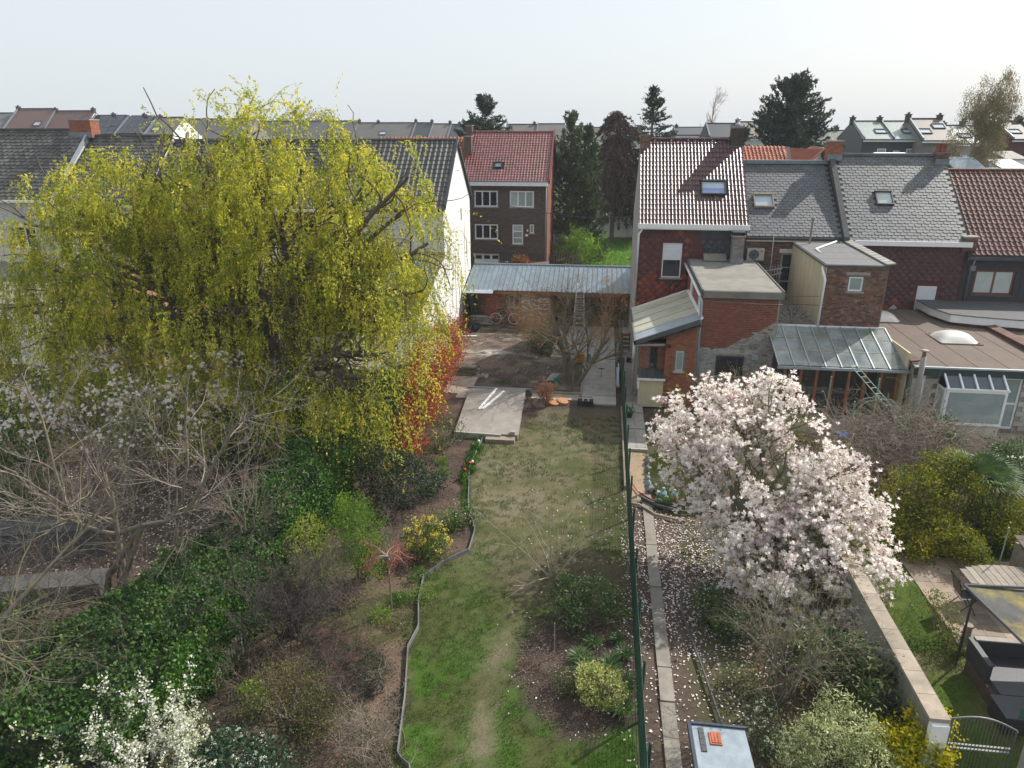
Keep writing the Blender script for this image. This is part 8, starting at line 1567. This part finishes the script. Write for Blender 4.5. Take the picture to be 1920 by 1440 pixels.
# low roofs and greenhouse sheets beyond the brown tiled house
for i, (x0, x1, yt, yb, Y_, h_, m_, lb) in enumerate(((1770, 1850, 296, 322, 66, .4, m_glass_sky, 'pale greenhouse roof behind the weeping birch'), (1850, 1925, 300, 318, 68, .4, m_zinc, 'crumpled silvery sheet roof at the right edge behind the brown tiles'), (1640, 1720, 288, 300, 62, .3, m_white, 'low white flat roof behind the worn slate roof'), (1860, 1925, 285, 300, 74, .3, m_concrete_lt, 'pale low garden wall beneath the far maroon house'), (255, 325, 255, 268, 62, .3, m_white, 'bright white flat roof behind the dark slate row left of the willow top'))):
    a = py(x0, yt, Y_+3); b = py(x1, yb, Y_); t = thing('low_outbuilding', lb, 'outbuilding', (a.x, Y_, 1)); MB().box(a.x, b.x, Y_, Y_+3, .8, b.z).build('wall', m_white_wall, t); MB().prism([(a.x-.1, Y_-.1, b.z+.01), (a.x-.1, Y_+3.1, max(b.z+.1, a.z)), (a.x-.1, Y_+3.1, max(b.z+.1, a.z)+.1), (a.x-.1, Y_-.1, b.z+.11)], (b.x-a.x+.2, 0, 0)).build('roof', m_, t)

# ------------------------------------------------------------------ darker masses filling the left garden
leafy('laurel_thicket', 'dark laurel thicket along the wall at the left edge beneath the willow', 'shrub', (-18.5, 25, 0), [(-19.5, 25, 1.2, 2.0, 1.4, 1.4), (-16.5, 26, 1.0, 1.8, 1.2, 1.2), (-22, 26, 1.4, 1.8, 1.4, 1.6), (-13.8, 26.5, .9, 1.3, 1.0, 1.1)], m_ivy, 15000, .12, .55, 420, .25, stems=20)
leafy('garden_shrub', 'mid green shrub mass between willow trunk and flowering magnolia', 'shrub', (-14.5, 22.8, 0), [(-15.0, 22.6, .7, 1.5, .9, .8), (-13.4, 24.6, .8, 1.2, .9, .9), (-17.5, 23.0, .7, 1.4, .9, .8)], leafmat('mid_leaf', (.03, .06, .015), (.07, .11, .02), (.12, .16, .03), .2), 9000, .09, .5, 300, .2, stems=14)
leafy('laurel_thicket', 'shadowy evergreen mass at the left edge beside the white flowering magnolia', 'shrub', (-21.5, 21.5, 0), [(-21.5, 21.5, 1.0, 2.4, 1.6, 1.2), (-18.5, 18.3, .5, 1.2, .9, .6), (-24, 23, 1.2, 2.0, 1.6, 1.5)], m_ivy, 13000, .11, .55, 380, .25, stems=16)
for (x_, y_, lb_) in ((-13.6, 12.0, 'fine leafless thicket of grey twigs at the left edge above the ivy'), (-11.2, 12.4, 'low leafless twiggy thicket rising out of the ivy hedge'), (-14.8, 16.8, 'leafless twiggy shrub behind the grey raised planter')):
    twiggy('twig_thicket', lb_, (x_, y_), (1.6, 2.9), 22, 0, m_twig, [(7, (.4, .7), .7), (6, (.35, .6), .7), (3, (.3, .6), .8)], .014, .0, 'shrub', spread=.5, tilt=.6)
n_ = 16000; x_ = rng.uniform(-8, -3.3, n_); y_ = rng.uniform(9.4, 17.5, n_); k_ = (x_ < edge_x(y_)-.05) & (fbm(x_, y_, 1.3, 3) > .46); P_ = np.stack([x_, y_, hgt(x_, y_)+rng.uniform(.01, .08, n_)], 1)[k_]
gc_ = cardobj('ground_cover', None, P_, rng.uniform(.03, .07, len(P_)), leafmat('ground_cover_leaf', (.03, .055, .012), (.07, .1, .02), (.13, .14, .04), .2), .5); tag(gc_, 'low green weeds and ground cover in the lower left border', 'weeds', kind='stuff')
# ------------------------------------------------------------------ thin spring haze
leafy('ivy_thicket', 'dark glossy evergreen clump at the very bottom left corner', 'undergrowth', (-9.6, 8.9, 0), [(-9.6, 9.0, .7, 1.3, .7, .8), (-11.2, 8.6, .6, 1.2, .6, .7)], m_ivy, 9000, .09, .6, 280, .18)
hz_ = MB().box(-1000, 1000, -150, 2400, -1.4, 20).build('haze', bpy.data.materials.new('haze_air')); hz_['kind'] = 'stuff'; hm = hz_.data.materials[0]; hm.use_nodes = True; hn = hm.node_tree; hn.nodes.clear(); ho = hn.nodes.new('ShaderNodeOutputMaterial'); hv = hn.nodes.new('ShaderNodeVolumePrincipled'); hv.inputs['Color'].default_value = (.86, .92, 1, 1); hv.inputs['Density'].default_value = .00045; hn.links.new(hv.outputs[0], ho.inputs['Volume'])
